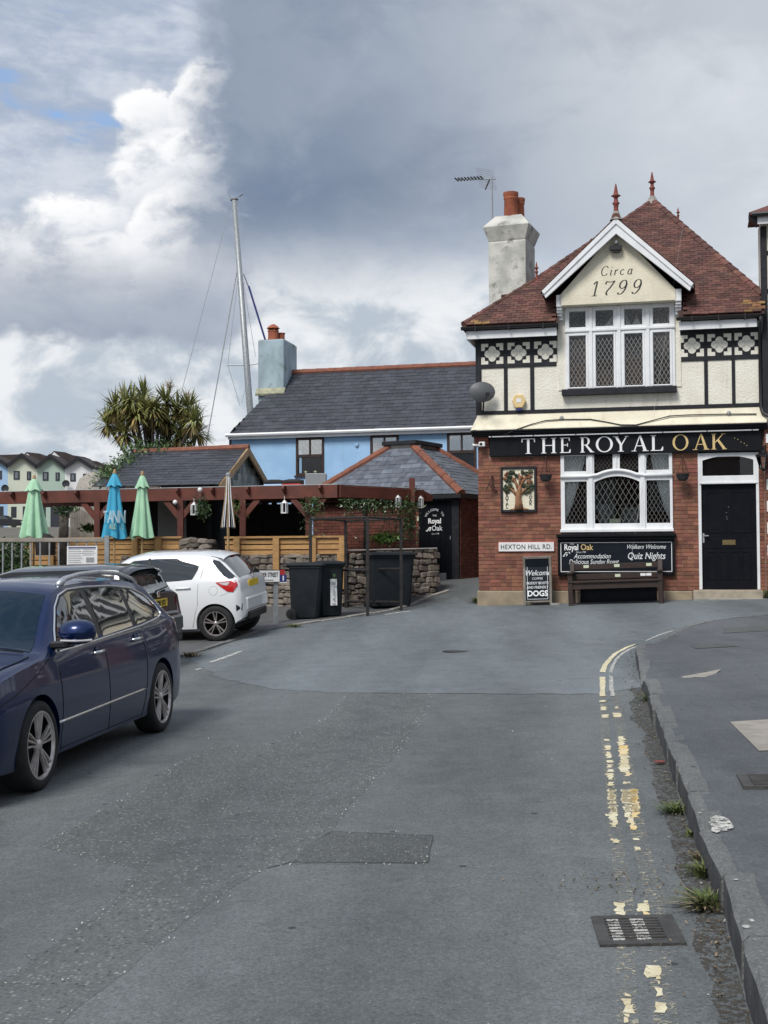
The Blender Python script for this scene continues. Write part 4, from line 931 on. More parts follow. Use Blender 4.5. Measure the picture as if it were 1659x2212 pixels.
# ---- roof
SLP = .8; ANG = math.atan(SLP); CA, SA = math.cos(ANG), math.sin(ANG); Z0, D0 = 6.545, -.40
def zr(d): return Z0+SLP*(d-D0)
AP = (3.46, 4.0, zr(4.0)); KN = (1.07, 1.07, zr(1.07)); CL = (-.28, -.40, Z0)
sR = lambda d: min(5.66, 3.46+.57*(4-d)); sL = lambda d: -.28+(d+.40)*1.35/1.47 if d < 1.07 else 1.07+(d-1.07)*(3.46-1.07)/(4-1.07)
def slab(b_, pts, t=.03): b_.poly([(x, y, z_-t) for x, y, z_ in pts])
b = MB()
kR = (5.66, 4-(5.66-3.46)/.57, 0); kR = (5.66, kR[1], zr(kR[1]))
slab(b, [CL, (1.70, D0, Z0), (1.70, .4, zr(.4)), (4.04, .4, zr(.4)), (4.04, D0, Z0), (5.66, D0, Z0), kR, AP, KN]); slab(b, [CL, KN, (1.07, 6.6, KN[2]), (-.38, 8.0, Z0)]); slab(b, [KN, AP, (3.46, 6.0, AP[2]), (1.07, 6.6, KN[2])])
slab(b, [AP, kR, (5.9, 7, kR[2]), (3.46, 6.0, AP[2])]); slab(b, [(-.38, 8.0, Z0), (1.07, 6.6, KN[2]), (3.46, 6.0, AP[2]), (5.9, 7, kR[2]), (5.9, 8, Z0)])
roof = b.build('tiled_roof', 'tile_deck', pub)
GX, GZ, GSL = 2.865, 8.545, .935         # gable ridge
def in_gable(s_, z_, m_=.0): return abs(s_+.08-GX) < min((GZ-z_)/GSL + m_, 1.26) and z_ < GZ
rt = random.Random(9); items, mossy = [], []
t, row = .0, 0
while True:
    d = D0+t*CA; z_ = Z0+t*SA
    if d > 3.93: break
    s_ = sL(d)+.04+(.0825 if row % 2 else 0)*1.0 - .08; hi = sR(d)-.02
    s_ = math.floor(s_/.165)*.165 + (.0825 if row % 2 else 0)
    while s_ < hi:
        if s_ > sL(d)-.02 and s_+.10 < hi and not (in_gable(s_, z_+.05, .05) and d < 2.3):
            M = TRS((s_+.08, d+.05*CA+.002, z_+.05*SA+.022+rt.uniform(-.003, .004)), (ANG-.07+rt.uniform(-.015, .015), rt.uniform(-.012, .012), rt.uniform(-.012, .012)), (.158+rt.uniform(-.004, .002), .135, .019))
            (mossy if (t < .45 and s_ > 5.15 and rt.random() < .7) or (t < .2 and s_ < .2 and rt.random() < .5) else items).append(M)
        s_ += .165
    t += .10; row += 1
pieces(roof, 'roof_tile', items, 'clay_tile')
pieces(roof, 'roof_tile', mossy, 'clay_tile_moss')
def hip(pts, r_, name='hip_tile', m_='clay_tile', par=None):
    """hip or ridge covered with short half-round tiles"""
    for a_, c_ in zip(pts, pts[1:]):
        a_, c_ = V(a_), V(c_); n = max(1, round((c_-a_).length/.30))
        for k in range(n): 
            p_, q_ = a_.lerp(c_, k/n), a_.lerp(c_, (k+1.08)/n)
            MB().tube([p_-V((0, 0, r_*.35)), q_-V((0, 0, r_*.35))], [r_*1.06, r_*.9], 8).build(name, m_, par or roof)
hip([V(CL)+V((.06, .06, .06)), KN, AP], .075); hip([kR, AP], .10)
# gable over the upper window
ga = MB(); ga.prism([(1.72, -.30, 6.885), (4.005, -.30, 6.885), (4.005, -.30, 7.08), (2.865, -.30, 8.33), (1.72, -.30, 7.08)], (0, .32, 0)); ga.build('gable_wall', 'cream_gable', pub)
dk = MB()
for sx in (-1, 1):
    e_ = (GX+sx*1.50, GZ-1.50*GSL)
    dback = lambda z_: (z_-Z0)/SLP+D0
    dk.poly([(GX, -.50, GZ-.02), (e_[0], -.50, e_[1]-.02), (e_[0], dback(e_[1])+.1, e_[1]-.02), (GX, dback(GZ)+.1, GZ-.02)])
gr_ = dk.build('gable_roof', 'tile_deck', pub)
it = []
for sx in (-1, 1):
    sl = math.atan(GSL); t = .06
    while t < 2.0:
        x, z_ = GX+sx*t*math.cos(sl), GZ-t*math.sin(sl); dmax = (z_-Z0)/SLP+D0
        d = -.50
        while d < dmax+.05:
            it.append(TRS((x, d+.08, z_+.012), (0, sx*(sl-.07), 0), (.135, .158, .014))); d += .165
        t += .1
pieces(gr_, 'roof_tile', it, 'clay_tile')
hip([(GX, -.52, GZ+.03), (GX, 2.1, GZ+.03)], .08, 'ridge_tile', 'clay_tile', gr_)
for sx in (-1, 1):   # white barge boards with a moulded top edge
    u_ = V((sx*math.cos(sl), 0, -math.sin(sl))); n_ = V((sx*math.sin(sl), 0, math.cos(sl)))
    A0 = V((GX, -.50, GZ-.03)); E0 = A0+u_*2.02
    q = [A0, E0, E0-n_*.06-u_*.0, E0-V((0, 0, .20))-u_*.10, A0-V((0, 0, .30))]
    MB().prism([tuple(x) for x in q], (0, .05, 0)).build('barge_board', 'white_paint', pub, bevel=.006)
    q = [A0+V((0, -.025, .012)), E0+V((0, -.025, .012)), E0-n_*.07+V((0, -.025, 0)), A0-V((0, .025, .105))]
    MB().prism([tuple(x) for x in q], (0, .03, 0)).build('barge_moulding', 'white_paint', pub, bevel=.005)
    sof = [A0+V((0, .05, -.02)), E0+V((0, .05, -.02)), E0+V((0, .24, -.02)), A0+V((0, .24, -.02))]
    MB().prism([tuple(x) for x in sof], (0, 0, -.02)).build('soffit', 'white_paint', pub)
    x0, x1 = (1.655, 1.765) if sx < 0 else (3.985, 4.105)
    br = MB(); br.box(x0, x1, -.30, .0, 6.86, 7.10).box(x0+.006, x1-.006, -.26, 0, 6.80, 6.86).box(x0, x1, -.22, 0, 6.75, 6.80).box(x0+.006, x1-.006, -.17, 0, 6.69, 6.75).box(x0, x1, -.12, 0, 6.625, 6.69); br.build('bracket', 'white_paint', pub, bevel=.008)
def finial(p_, h, m_='finial_red', par=pub):
    k = h/.66
    prof = [(.10, -.06), (.085, .0), (.05, .06), (.042, .18), (.05, .24), (.075, .27), (.045, .30), (.035, .36), (.05, .39), (.095, .415), (.05, .44), (.042, .47), (.03, .54), (.012, .64), (0, .66)]
    return MB().lathe([(r_*k, z_*k) for r_, z_ in prof], 12, p_).build('finial', m_, par, smooth=True)
finial((GX, -.42, GZ+.02), .68); finial((AP[0], AP[1], AP[2]+.02), .66); finial((KN[0]+.04, KN[1], KN[2]+.02), .38); finial((3.46+.57*1.02, 4-1.0, zr(3.0)+.02), .32)
MB().lathe([(.20, -.16), (.12, -.02), (.06, .08)], 12, (AP[0], AP[1], AP[2]+.02)).build('lead_cap', 'coping', pub, smooth=True)
MB().lathe([(.13, -.07), (.09, 0), (.06, .10)], 12, (GX, -.42, GZ+.03)).build('lead_cap', 'coping', pub, smooth=True)
# lettering cut in the gable
ci = [[(.62, .8), (.5, .98), (.28, .98), (.06, .72), (.06, .3), (.26, .02), (.5, .06), (.64, .22)]]
one = [[(-.02, .82), (.18, 1.0), (.18, .5), (.18, .02)], [(.0, .01), (.36, .01)]]
sev = [[(-.02, .78), (.02, .97), (.25, .92), (.56, 1.0)], [(.56, 1.0), (.36, .6), (.16, .3), (.12, .1)], [(.12, .12), (.2, .05), (.14, .02)]]
nin = [[(.5, .76), (.42, .97), (.2, .98), (.06, .76), (.1, .52), (.28, .44), (.46, .58), (.52, .76), (.46, .36), (.26, .06), (.06, .06), (.04, .16)]]
sm_i = [[(.1, .58), (.1, .1), (.2, .02)], [(.1, .8), (.13, .84)]]; sm_r = [[(.08, .58), (.08, .02)], [(.08, .4), (.24, .58), (.36, .5)]]
sm_c = [[(.4, .46), (.26, .58), (.08, .42), (.08, .16), (.24, .02), (.42, .12)]]; sm_a = [[(.4, .5), (.22, .58), (.06, .38), (.06, .14), (.2, .02), (.38, .2)], [(.42, .58), (.38, .2), (.48, .02)]]
gt = thing('gable_lettering', 'black italic Circa 1799 on the cream gable', 'lettering', FP0, -PH)
k1, k2 = .19, .285
for st_, x in ((ci, 2.54), (sm_i, 2.715), (sm_r, 2.80), (sm_c, 2.91), (sm_a, 3.06)): pen(gt, st_, x+(.0), 7.435, k1, -.303, 'black_letter', .13, .045, name='letter')
for st_, x in ((one, 2.36), (sev, 2.60), (nin, 2.86), (nin, 3.14)): pen(gt, st_, x, 7.04, k2, -.303, 'black_letter', .13, .04)
# chimney
ch = MB(); cw, cdp = .445, .45
def ringsq(z_, w_, d_): return [(-w_, -d_, z_), (w_, -d_, z_), (w_, d_, z_), (-w_, d_, z_)]
lv = [ringsq(6.2, cw, cdp), ringsq(9.21, cw, cdp), ringsq(9.225, cw-.015, cdp-.015), ringsq(9.25, cw, cdp), ringsq(9.56, cw+.105, cdp+.105), ringsq(9.58, cw+.105, cdp+.105), ringsq(9.86, cw-.13, cdp-.13)]
vs_ = [q for l_ in lv for q in l_]
ch.add(vs_, [(i*4+j, i*4+(j+1) % 4, (i+1)*4+(j+1) % 4, (i+1)*4+j) for i in range(len(lv)-1) for j in range(4)] + [(24, 25, 26, 27)])
cho = ch.build('chimney', 'render_chim', pub, bevel=.012); cho.location = (.20, 4.0, 0); cho.rotation_euler = (0, 0, math.radians(-7))
def pot(x, y, z_, r_, h, par, cowl=False):
    pr = [(r_*.95, 0), (r_, h*.05), (r_*.93, h*.7), (r_*1.03, h*.74), (r_*1.03, h*.78), (r_*.98, h*.8), (r_*1.08, h*.88), (r_*1.10, h), (r_*.8, h), (r_*.8, h*.5)]
    return MB().lathe(pr, 18, (x, y, z_)).build('chimney_pot', 'terracotta', par, smooth=True, angle=40)
pot(.03, -.18, 9.84, .165, .58, cho); pot(.12, .16, 9.84, .15, .52, cho)
# small flue on the chimney face
MB().box(-.12, .10, -.56, -.47, 7.62, 7.95).build('flue_grille', 'rust_iron', cho)
b = MB()   # chimney flank closing behind
# projecting wing at the right-hand end
wg = MB(); wg.box(5.64, 9.2, -.10, 7, .3, 4.40); wgl = wg.build('wing_wall', 'mortar', pub)
it = []; z = 1.18; row = 0
while z < 4.36:
    s_ = 5.64 - (.1125 if row % 2 else 0)
    while s_ < 6.3:
        a_ = max(s_, 5.635); it.append(TRS(((a_+s_+.215)/2, -.10, z+.0325), (0, 0, 0), (s_+.215-a_, .03, .0645))); s_ += .2255
    z += .075; row += 1
pieces(wgl, 'brick', it, 'brick', 60)
MB().box(5.63, 9.2, -.08, .9, 4.40, 8.45).build('wing_upper_wall', 'cream', pub)
timber(5.622, 5.74, 4.6, 8.28, .105, 'timber')
for z_ in (7.72, 6.97, 6.02): timber(5.74, 9.2, z_, z_+.08, .10, 'timber')
for z0, z1 in ((4.03, 4.21), (3.12, 3.33), (2.70, 2.91), (2.27, 2.49), (1.84, 2.06)): MB().box(5.665, 5.90, -.135, -.09, z0, z1).build('quoin', 'white_paint', pub, bevel=.006)
MB().box(5.56, 9.2, -.32, -.29, 8.28, 8.44).build('eaves_board', 'white_paint', pub)
MB().tube([(5.45, -.38, 8.46), (9.2, -.38, 8.46)], .055, 8).build('gutter', 'black_plastic', pub)
MB().add([(5.42, -.42, 8.50), (9.4, -.42, 8.50), (7.4, .3, 9.3), (5.42, .8, 8.50), (9.4, .8, 8.5), (5.42, -.42, 8.44), (9.4, -.42, 8.44)], [(0, 1, 2), (0, 2, 3), (1, 4, 2), (2, 4, 3), (0, 5, 6, 1)]).build('wing_roof', 'clay_tile', pub)
MB().prism([(5.56, -.3, 8.28), (5.40, -.42, 8.42), (5.40, -.42, 8.50), (5.56, -.3, 8.46)], (0, .3, 0)).build('eaves_corner', 'black_plastic', pub)

# ================================================================== things fixed to the pub
def on(name, label, cat, s_, d, z_, rz=0, group=None):
    return thing(name, label, cat, FW(s_, d, z_), -PH+rz, group)
fs = on('fascia_sign', 'long black fascia board with large white and gold serif letters over the pub window', 'sign', 0, 0, 0)
MB().box(.254, 5.59, -.10, -.002, 3.895, 4.30).build('board', 'black_gloss', fs, bevel=.008)
for ch_, s0, s1, m_ in (('T', .905, 1.19, 'w'), ('H', 1.29, 1.63, 'w'), ('E', 1.672, 1.907, 'w'), ('R', 2.074, 2.35, 'w'), ('O', 2.392, 2.75, 'w'), ('Y', 2.74, 3.045, 'w'), ('A', 3.09, 3.445, 'w'), ('L', 3.457, 3.722, 'w'), ('O', 3.89, 4.215, 'g'), ('A', 4.272, 4.615, 'g'), ('K', 4.622, 4.925, 'g')):
    serif_letter(fs, ch_, s0, s1, 3.935, 4.243, -.113, 'white_letter' if m_ == 'w' else 'gold_letter')
MB().tube([(.254, -.17, 4.293), (5.53, -.17, 4.293)], .014, 8).build('strip_light', 'white_letter', fs)
for k in range(7): MB().box(.3+k*.85, .32+k*.85, -.19, -.10, 4.282, 4.304).build('light_clip', 'black_plastic', fs)
for k, (x, z_) in enumerate(((5.08, 4.15), (5.14, 4.12), (5.2, 4.07), (5.26, 4.04), (5.31, 4.0))): MB().lathe([(0, -.004), (.008, -.003), (.009, 0)], 6, (x, -.10, z_), 'Y').build('screw', 'gold_letter', fs)
# street name plate
sn = on('street_name_plate', 'white HEXTON HILL RD. street name plate on the brick wall', 'street sign', .978, 0, 2.056)
MB().box(-.575, .575, -.024, -.002, -.103, .103).build('plate_edge', 'red_trim', sn, bevel=.01)
MB().box(-.562, .562, -.029, -.02, -.092, .092).build('plate', 'sign_white', sn, bevel=.003)
text(sn, 'HEXTON HILL RD.', .134, (0, -.030, -.046), 'black_letter', sx=.86, bold=.0015, spacing=1.12)
# chalk board under the window
cbd = on('chalk_board', 'long black chalk board with Accommodation, Sunday Roast and Quiz Nights under the window', 'sign', 0, 0, 0)
MB().box(1.60, 3.945, -.19, -.002, 2.235, 2.30).box(1.63, 3.92, -.15, -.002, 2.18, 2.235).build('canopy_ledge', 'black_gloss', cbd, bevel=.012)
fm = MB(); holes_wall(fm, 1.62, 3.915, 1.48, 2.19, -.10, -.002, [(1.665, 3.87, 1.535, 2.145)]); fm.build('frame', 'black_gloss', cbd, bevel=.008)
MB().box(1.66, 3.875, -.075, -.01, 1.53, 2.15).build('board', 'board_navy', cbd)
fl = MB(); holes_wall(fl, 1.675, 3.86, 1.545, 2.135, -.0775, -.074, [(1.688, 3.847, 1.558, 2.122)]); fl.build('border_line', 'white_letter', cbd)
text(cbd, 'Royal', .165, (1.745, -.078, 1.985), 'white_letter', align='LEFT', bold=.004, sx=.78); text(cbd, 'Oak', .165, (2.075, -.078, 1.985), 'gold_letter', align='LEFT', bold=.002, sx=.85)
text(cbd, 'THE', .05, (1.90, -.078, 2.09), 'white_letter'); text(cbd, 'Circa 1799', .045, (2.08, -.078, 1.925), 'white_letter')
lf = MB()
for a_, x, z_ in ((.6, 1.76, 1.90), (.0, 1.79, 1.93), (1.1, 1.80, 1.885), (.2, 1.74, 1.865), (2.2, 1.85, 1.93)):
    lf.add([(x+.03*math.cos(a_), -.0785, z_+.03*math.sin(a_)), (x-.012*math.sin(a_), -.0785, z_+.012*math.cos(a_)), (x-.03*math.cos(a_), -.0785, z_-.03*math.sin(a_)), (x+.012*math.sin(a_), -.0785, z_-.012*math.cos(a_))], [(0, 1, 2, 3)])
lf.build('oak_leaf_mark', 'white_letter', cbd, fix=False)
text(cbd, 'Accommodation', .135, (2.30, -.078, 1.815), 'chalk', shear=.35, bold=.001, sx=.80); text(cbd, 'Delicious Sunday Roast', .13, (2.33, -.078, 1.705), 'chalk', shear=.2, bold=.001, sx=.80)
text(cbd, 'Walkers Welcome', .122, (3.35, -.078, 2.0), 'chalk', shear=.45, bold=.0005, sx=.82); text(cbd, 'Quiz Nights', .185, (3.36, -.078, 1.80), 'chalk', shear=.2, bold=.002, sx=.82)
# carved oak plaque
pq = on('oak_plaque', 'cream relief plaque of a carved oak tree in a black frame', 'plaque', 0, 0, 0)
fm = MB(); holes_wall(fm, .468, 1.196, 2.755, 3.685, -.05, -.002, [(.512, 1.15, 2.81, 3.635)]); fm.build('frame', 'timber_black', pq, bevel=.008)
MB().box(.505, 1.157, -.02, -.004, 2.80, 3.64).build('panel', 'cream_gable', pq)
tr = MB(); tr.tube([(.84, -.03, 2.82), (.835, -.035, 2.95), (.825, -.04, 3.08), (.85, -.04, 3.2), (.88, -.035, 3.34)], [.10, .07, .06, .05, .03], 10)
for a_ in ([(.83, -.04, 3.06), (.72, -.04, 3.2), (.64, -.035, 3.28)], [(.84, -.04, 3.1), (.97, -.04, 3.22), (1.05, -.035, 3.3)], [(.84, -.04, 3.18), (.78, -.04, 3.36), (.70, -.035, 3.48)], [(.86, -.04, 3.25), (.93, -.04, 3.4), (1.02, -.035, 3.5)], [(.87, -.04, 3.3), (.86, -.04, 3.45), (.84, -.035, 3.55)], [(.84, -.03, 2.84), (.74, -.028, 2.815), (.66, -.025, 2.81)], [(.84, -.03, 2.84), (.95, -.028, 2.82), (1.03, -.025, 2.81)]): tr.tube(a_, [.032, .026, .014], 7)
tr.build('trunk', 'oak_trunk', pq, smooth=True)
rl = random.Random(21)
for x, z_, r_ in ((.60, 3.53, .085), (.70, 3.57, .07), (.62, 3.40, .06), (.58, 3.27, .075), (.68, 3.24, .07), (.60, 3.19, .055), (1.03, 3.47, .10), (1.07, 3.58, .055), (1.06, 3.36, .07), (1.08, 3.24, .065), (.97, 3.17, .06), (1.05, 3.18, .045), (.90, 3.57, .06), (.80, 3.5, .055), (.95, 3.30, .05), (.66, 3.48, .07), (.98, 3.54, .06), (.57, 3.45, .05), (.74, 3.42, .05), (1.10, 3.30, .05), (.55, 3.23, .05), (.66, 3.31, .05), (1.0, 3.25, .06), (.90, 3.46, .045)):
    lb = MB()
    for k in range(14):
        a_, q_ = rl.uniform(0, 6.28), rl.random()**.5*r_*.75
        lb.lathe([(0, .016), (.016, .012), (.026, 0), (.01, -.01)], 7, (x+q_*math.cos(a_), -.045+rl.uniform(-.012, .01), z_+q_*math.sin(a_)*.7), 'Y')
    lb.build('leaf_clump', 'oak_leaf' if rl.random() < .75 else 'oak_trunk', pq, smooth=True)
for i, c__ in enumerate('ROYAL'): text(pq, c__, .088, (.595, -.022, 3.085-i*.062), 'black_letter', bold=.002, extr=.004)
for i, c__ in enumerate('OAK'): text(pq, c__, .088, (1.075, -.022, 3.03-i*.066), 'black_letter', bold=.002, extr=.004)
# hanging baskets
def basket(label, s_, z_, hb):
    k = on('hanging_basket', label, 'hanging basket', s_, -.24, z_, group='empty hanging baskets on the brick front')
    MB().lathe([(0, -.135), (.07, -.13), (.105, -.09), (.128, 0), (.135, .005), (.125, .008), (.05, -.02), (0, -.02)], 14).build('liner', 'basket', k, smooth=True, angle=50)
    MB().tube([(0, .242, hb), (0, .02, hb+.0), (0, 0, hb-.03)], .011, 6).tube([(0, .24, hb-.28), (0, .1, hb-.12), (0, .02, hb)], .008, 6).build('bracket', 'rust_iron', k)
    for t in range(3): MB().tube([(.125*math.cos(t*2.1+.5), .125*math.sin(t*2.1+.5), 0), (0, 0, hb-.03)], .005, 5).build('chain', 'rust_iron', k)
basket('empty hanging basket between the oak plaque and the window', 1.41, 3.49, .37)
basket('empty hanging basket between the window and the front door', 4.085, 3.455, .37)
ib = on('iron_bracket', 'rusty wrought iron bracket beside the oak plaque', 'bracket', 0, 0, 0)
MB().tube([(.29, -.01, 3.52), (.27, -.06, 3.45), (.245, -.18, 3.33), (.205, -.24, 3.21)], .014, 6).tube([(.31, -.01, 3.50), (.315, -.03, 3.35), (.29, -.08, 3.30), (.31, -.1, 3.24), (.39, -.06, 3.205)], .012, 6).tube([(.245, -.18, 3.33), (.30, -.1, 3.27), (.36, -.05, 3.26)], .009, 6).tube([(.345, -.01, 3.19), (.395, -.01, 3.20)], .02, 6).build('scroll', 'rust_iron', ib)
# camera, alarm, dish, lights
cv = on('security_camera', 'small white bullet camera on the pub corner below the cornice', 'camera', .09, -.02, 4.15)
MB().box(-.05, .08, -.14, -.0, -.05, .05).build('housing', 'sign_white', cv, bevel=.012); MB().lathe([(.0, -.006), (.03, -.005), (.034, .01)], 12, (.0, -.14, 0), 'Y').build('lens', 'black_plastic', cv)
MB().tube([(-.02, -.03, -.02), (-.12, -.05, -.015), (-.18, -.09, -.01)], .028, 8).build('side_lamp', 'sign_white', cv, smooth=True)
al = on('alarm_box', 'hexagonal yellow burglar alarm box on the cream wall', 'alarm box', .862, -.02, 4.985)
hx = [(-.075, -.11), (.075, -.11), (.145, .03), (.075, .16), (-.075, .16), (-.145, .03)]
MB().prism([(x, -.085, z_) for x, z_ in hx], (0, .085, 0)).build('cover', 'alarm_box', al, bevel=.015)
MB().box(-.05, .05, -.09, -.08, .0, .085).build('sticker', 'sign_white', al); MB().box(-.055, .055, -.07, 0, -.165, -.108).build('strobe', 'blue_ink', al, bevel=.01)
ds = on('satellite_dish', 'dark grey mesh satellite dish on the pub corner', 'satellite dish', .14, -.28, 5.20, math.radians(20))
dd = MB()
def dishf(u, v):
    r_ = u*1.0; a_ = v*2*pi; return (.27*r_*math.cos(a_), -.07+.07*r_*r_, .21*r_*math.sin(a_))
dd.grid(dishf, 8, 24); dd.build('reflector', 'grey_dish' if 'grey_dish' in MATS else 'steel_black', ds, smooth=True)
MB().tube([(0, -.06, -.2), (.03, -.22, -.17), (.05, -.27, -.10)], .014, 6).box(.02, .09, -.32, -.24, -.13, -.05).build('feed_arm', 'black_plastic', ds); MB().tube([(.06, -.06, -.05), (.06, .15, -.10), (.06, .20, -.36), (.06, .26, -.36)], .018, 6).build('mount', 'black_plastic', ds)
fl_ = on('floodlight', 'black floodlight with a sensor under the gable peak', 'floodlight', 2.85, -.34, 7.955)
MB().box(-.12, .12, -.09, .0, -.05, .05).build('lamp_head', 'black_plastic', fl_, bevel=.012); MB().lathe([(0, .05), (.03, .035), (.04, 0), (.03, -.035), (0, -.05)], 12, (.01, -.05, .115)).build('sensor', 'grey_plastic', fl_, smooth=True); MB().box(-.02, .03, -.03, .04, .045, .085).box(-.06, .07, -.07, .03, -.075, -.05).build('arm', 'black_plastic', fl_)
ln = on('wall_lantern', 'black glazed coach lantern on the corner beyond the front door', 'lantern', 5.60, -.36, 3.66)
MB().lathe([(.06, -.15), (.125, .10)], 6).build('glazing', 'glass_lantern', ln)
for k in range(6): a_ = k*pi/3; MB().tube([(.062*math.cos(a_), .062*math.sin(a_), -.15), (.128*math.cos(a_), .128*math.sin(a_), .10)], .010, 5).build('glazing_bar', 'black_gloss', ln)
MB().lathe([(.0, .29), (.02, .28), (.025, .23), (.06, .21), (.07, .17), (.15, .12), (.155, .10), (.12, .095)], 6).build('roof', 'black_gloss', ln); MB().lathe([(.0, -.19), (.04, -.17), (.07, -.15), (.07, -.14), (0, -.13)], 6).build('base', 'black_gloss', ln); MB().tube([(0, 0, .28), (.05, .08, .32), (.05, .2, .25), (.05, .27, .1), (.05, .27, -.05)], .014, 6).build('bracket', 'black_gloss', ln)
# cable along the skirt
tag(MB().tube([FW(s_, d, z_) for s_, d, z_ in [(.55, -.275, 4.30), (.85, -.235, 4.43), (1.1, -.165, 4.52), (1.4, -.11, 4.60), (1.75, -.10, 4.615), (2.3, -.10, 4.60), (2.6, -.15, 4.535), (2.9, -.215, 4.46), (3.2, -.215, 4.45), (3.5, -.16, 4.53), (3.85, -.105, 4.62), (4.2, -.10, 4.63), (4.9, -.10, 4.625), (5.5, -.10, 4.61)]], .011, 6).build('cable', 'black_plastic', smooth=True), 'black cable looping along the cream skirt above the fascia', 'cable')
for s_, lb in ((1.72, 'small grey spotlight over the letter E on the cream skirt'), (4.98, 'small grey spotlight over the door end of the cream skirt')):
    k = on('spotlight', lb, 'spotlight', s_, -.08, 4.66, group='spotlights on the cream skirt'); MB().lathe([(0, .03), (.03, .02), (.045, -.02), (.04, -.05), (0, -.055)], 10).build('head', 'grey_plastic', k, smooth=True); MB().tube([(0, .02, 0), (-.02, .10, .01)], .012, 6).build('stem', 'grey_plastic', k)
# television aerial on the chimney
ta = on('television_aerial', 'rake-shaped television aerial on a mast beside the chimney pots', 'aerial', -.22, 3.75, 9.7)
MB().tube([(0, 0, 0), (0, 0, 1.12)], .016, 8).build('mast', 'galv', ta); MB().tube([(-.86, -.05, 1.10), (.09, 0, 1.05)], .013, 6).build('boom', 'galv', ta)
for k in range(9): x = -.84+k*.075; MB().tube([(x-.02, -.15, 1.10), (x+.02, .08, 1.10)], .02, 5).build('director', 'black_plastic', ta)
for sz in (1, -1):
    for k in range(5): z_ = 1.09+sz*(.05+k*.045); MB().tube([(-.33-.012*sz*k, -.12, z_), (.06-.012*sz*k, .1, z_-.03)], .0055, 5).build('reflector_rod', 'alu', ta)
MB().tube([(-.06, 0, 1.06), (-.16, -.02, .82)], .02, 6).build('strut', 'black_plastic', ta)

# ================================================================== bench and sandwich board in front
sA, sB, dB = 1.90, 3.70, -.62
zA, zB = gF(sA, dB), gF(sB, dB); tl = math.atan2(zB-zA, sB-sA)
bn = thing('pub_bench', 'dark brown wooden bench with memorial plates against the pub wall', 'bench', FW((sA+sB)/2, dB, (zA+zB)/2)); bn.rotation_euler = Euler((0, -tl, -PH), 'XYZ')
bn.rotation_euler = (Matrix.Rotation(-PH, 3, 'Z') @ Matrix.Rotation(-tl, 3, 'Y')).to_euler()
h_ = .90
for sx in (-1, 1):
    x0, x1 = sorted((sx*.90, sx*.81))
    MB().box(x0, x1, -.28, -.20, -.02, .62).build('front_leg', 'bench_wood', bn, bevel=.006)
    MB().prism([(x0, .22, -.02), (x0, .30, -.02), (x0, .40, .84), (x0, .33, .84), (x0, .22, .42)], (x1-x0, 0, 0)).build('rear_leg', 'bench_wood', bn, bevel=.005)
    MB().box(x0-.012, x1+.012, -.32, .30, .60, .65).build('arm_rest', 'bench_wood', bn, bevel=.012)
    MB().box(x0+.02, x1-.02, -.22, .25, .30, .38).build('side_rail', 'bench_wood', bn)
for k in range(5): MB().box(-.88, .88, -.30+k*.115, -.20+k*.115, .43, .465).build('seat_slat', 'bench_wood', bn, bevel=.005)
MB().box(-.82, .82, -.26, -.22, .31, .425).build('seat_rail', 'bench_wood', bn)
for z_, y in ((.74, .355), (.545, .335)): 
    o = MB().box(-.83, .83, y-.02, y+.02, z_-.06, z_+.05).build('back_slat', 'bench_wood', bn, bevel=.005)
    for x in ((-.58, .02, .64) if z_ > .7 else (.03,)): MB().box(x-.052, x+.052, y-.025, y-.019, z_-.025, z_+.03).build('memorial_plate', 'cream_plate' if 'cream_plate' in MATS else 'print_sand', o)
    if z_ < .7:
        for x in (.52, .63): MB().box(x-.05, x+.05, y-.025, y-.019, z_-.02, z_+.03).build('memorial_plate', 'white_letter', o)
sb = thing('sandwich_board', 'grey framed chalk sandwich board reading Welcome and Dogs beside the bench', 'sandwich board', FW(1.255, -.36, gF(1.255, -.36)))
sb.rotation_euler = (0, math.radians(-1.5), -PH)
tilt = math.radians(-9)
for nm, yy, tt in (('front_panel', -.10, tilt), ('back_panel', .14, -tilt)):
    f_ = MB(); holes_wall(f_, -.285, .285, .0, .985, -.02, .02, [(-.235, .235, .09, .935), (-.235, .235, 0, .055)]); o = f_.build(nm, 'aboard_frame', sb, bevel=.006); o.location = (0, yy, .0); o.rotation_euler = (tt, 0, 0)
    MB().box(-.24, .24, -.008, .008, .085, .94).build('chalk_panel', 'board_navy', o)
    if nm == 'front_panel':
        text(o, 'Royal Oak', .105, (0, -.010, .845), 'gold_letter', bold=.002, sx=.95)
        text(o, 'Welcome', .15, (.0, -.010, .60), 'chalk', shear=.3, bold=.001, sx=.86)
        text(o, 'COFFEE', .062, (0, -.010, .515), 'chalk'); text(o, 'MUDDY BOOTS', .072, (0, -.010, .42), 'chalk', sx=.85, bold=.001); text(o, 'AND FRIENDLY', .072, (0, -.010, .335), 'chalk', sx=.86, bold=.001)
        text(o, 'DOGS', .155, (0, -.010, .185), 'white_letter', bold=.004, sx=.95)
        ln_ = MB(); holes_wall(ln_, -.205, .205, .12, .80, -.0105, -.008, [(-.197, .197, .128, .792)]); ln_.build('border_line', 'chalk', o)
MB().box(.26, .44, -.16, -.10, .0, .04).build('ballast_bar', 'coping', sb)
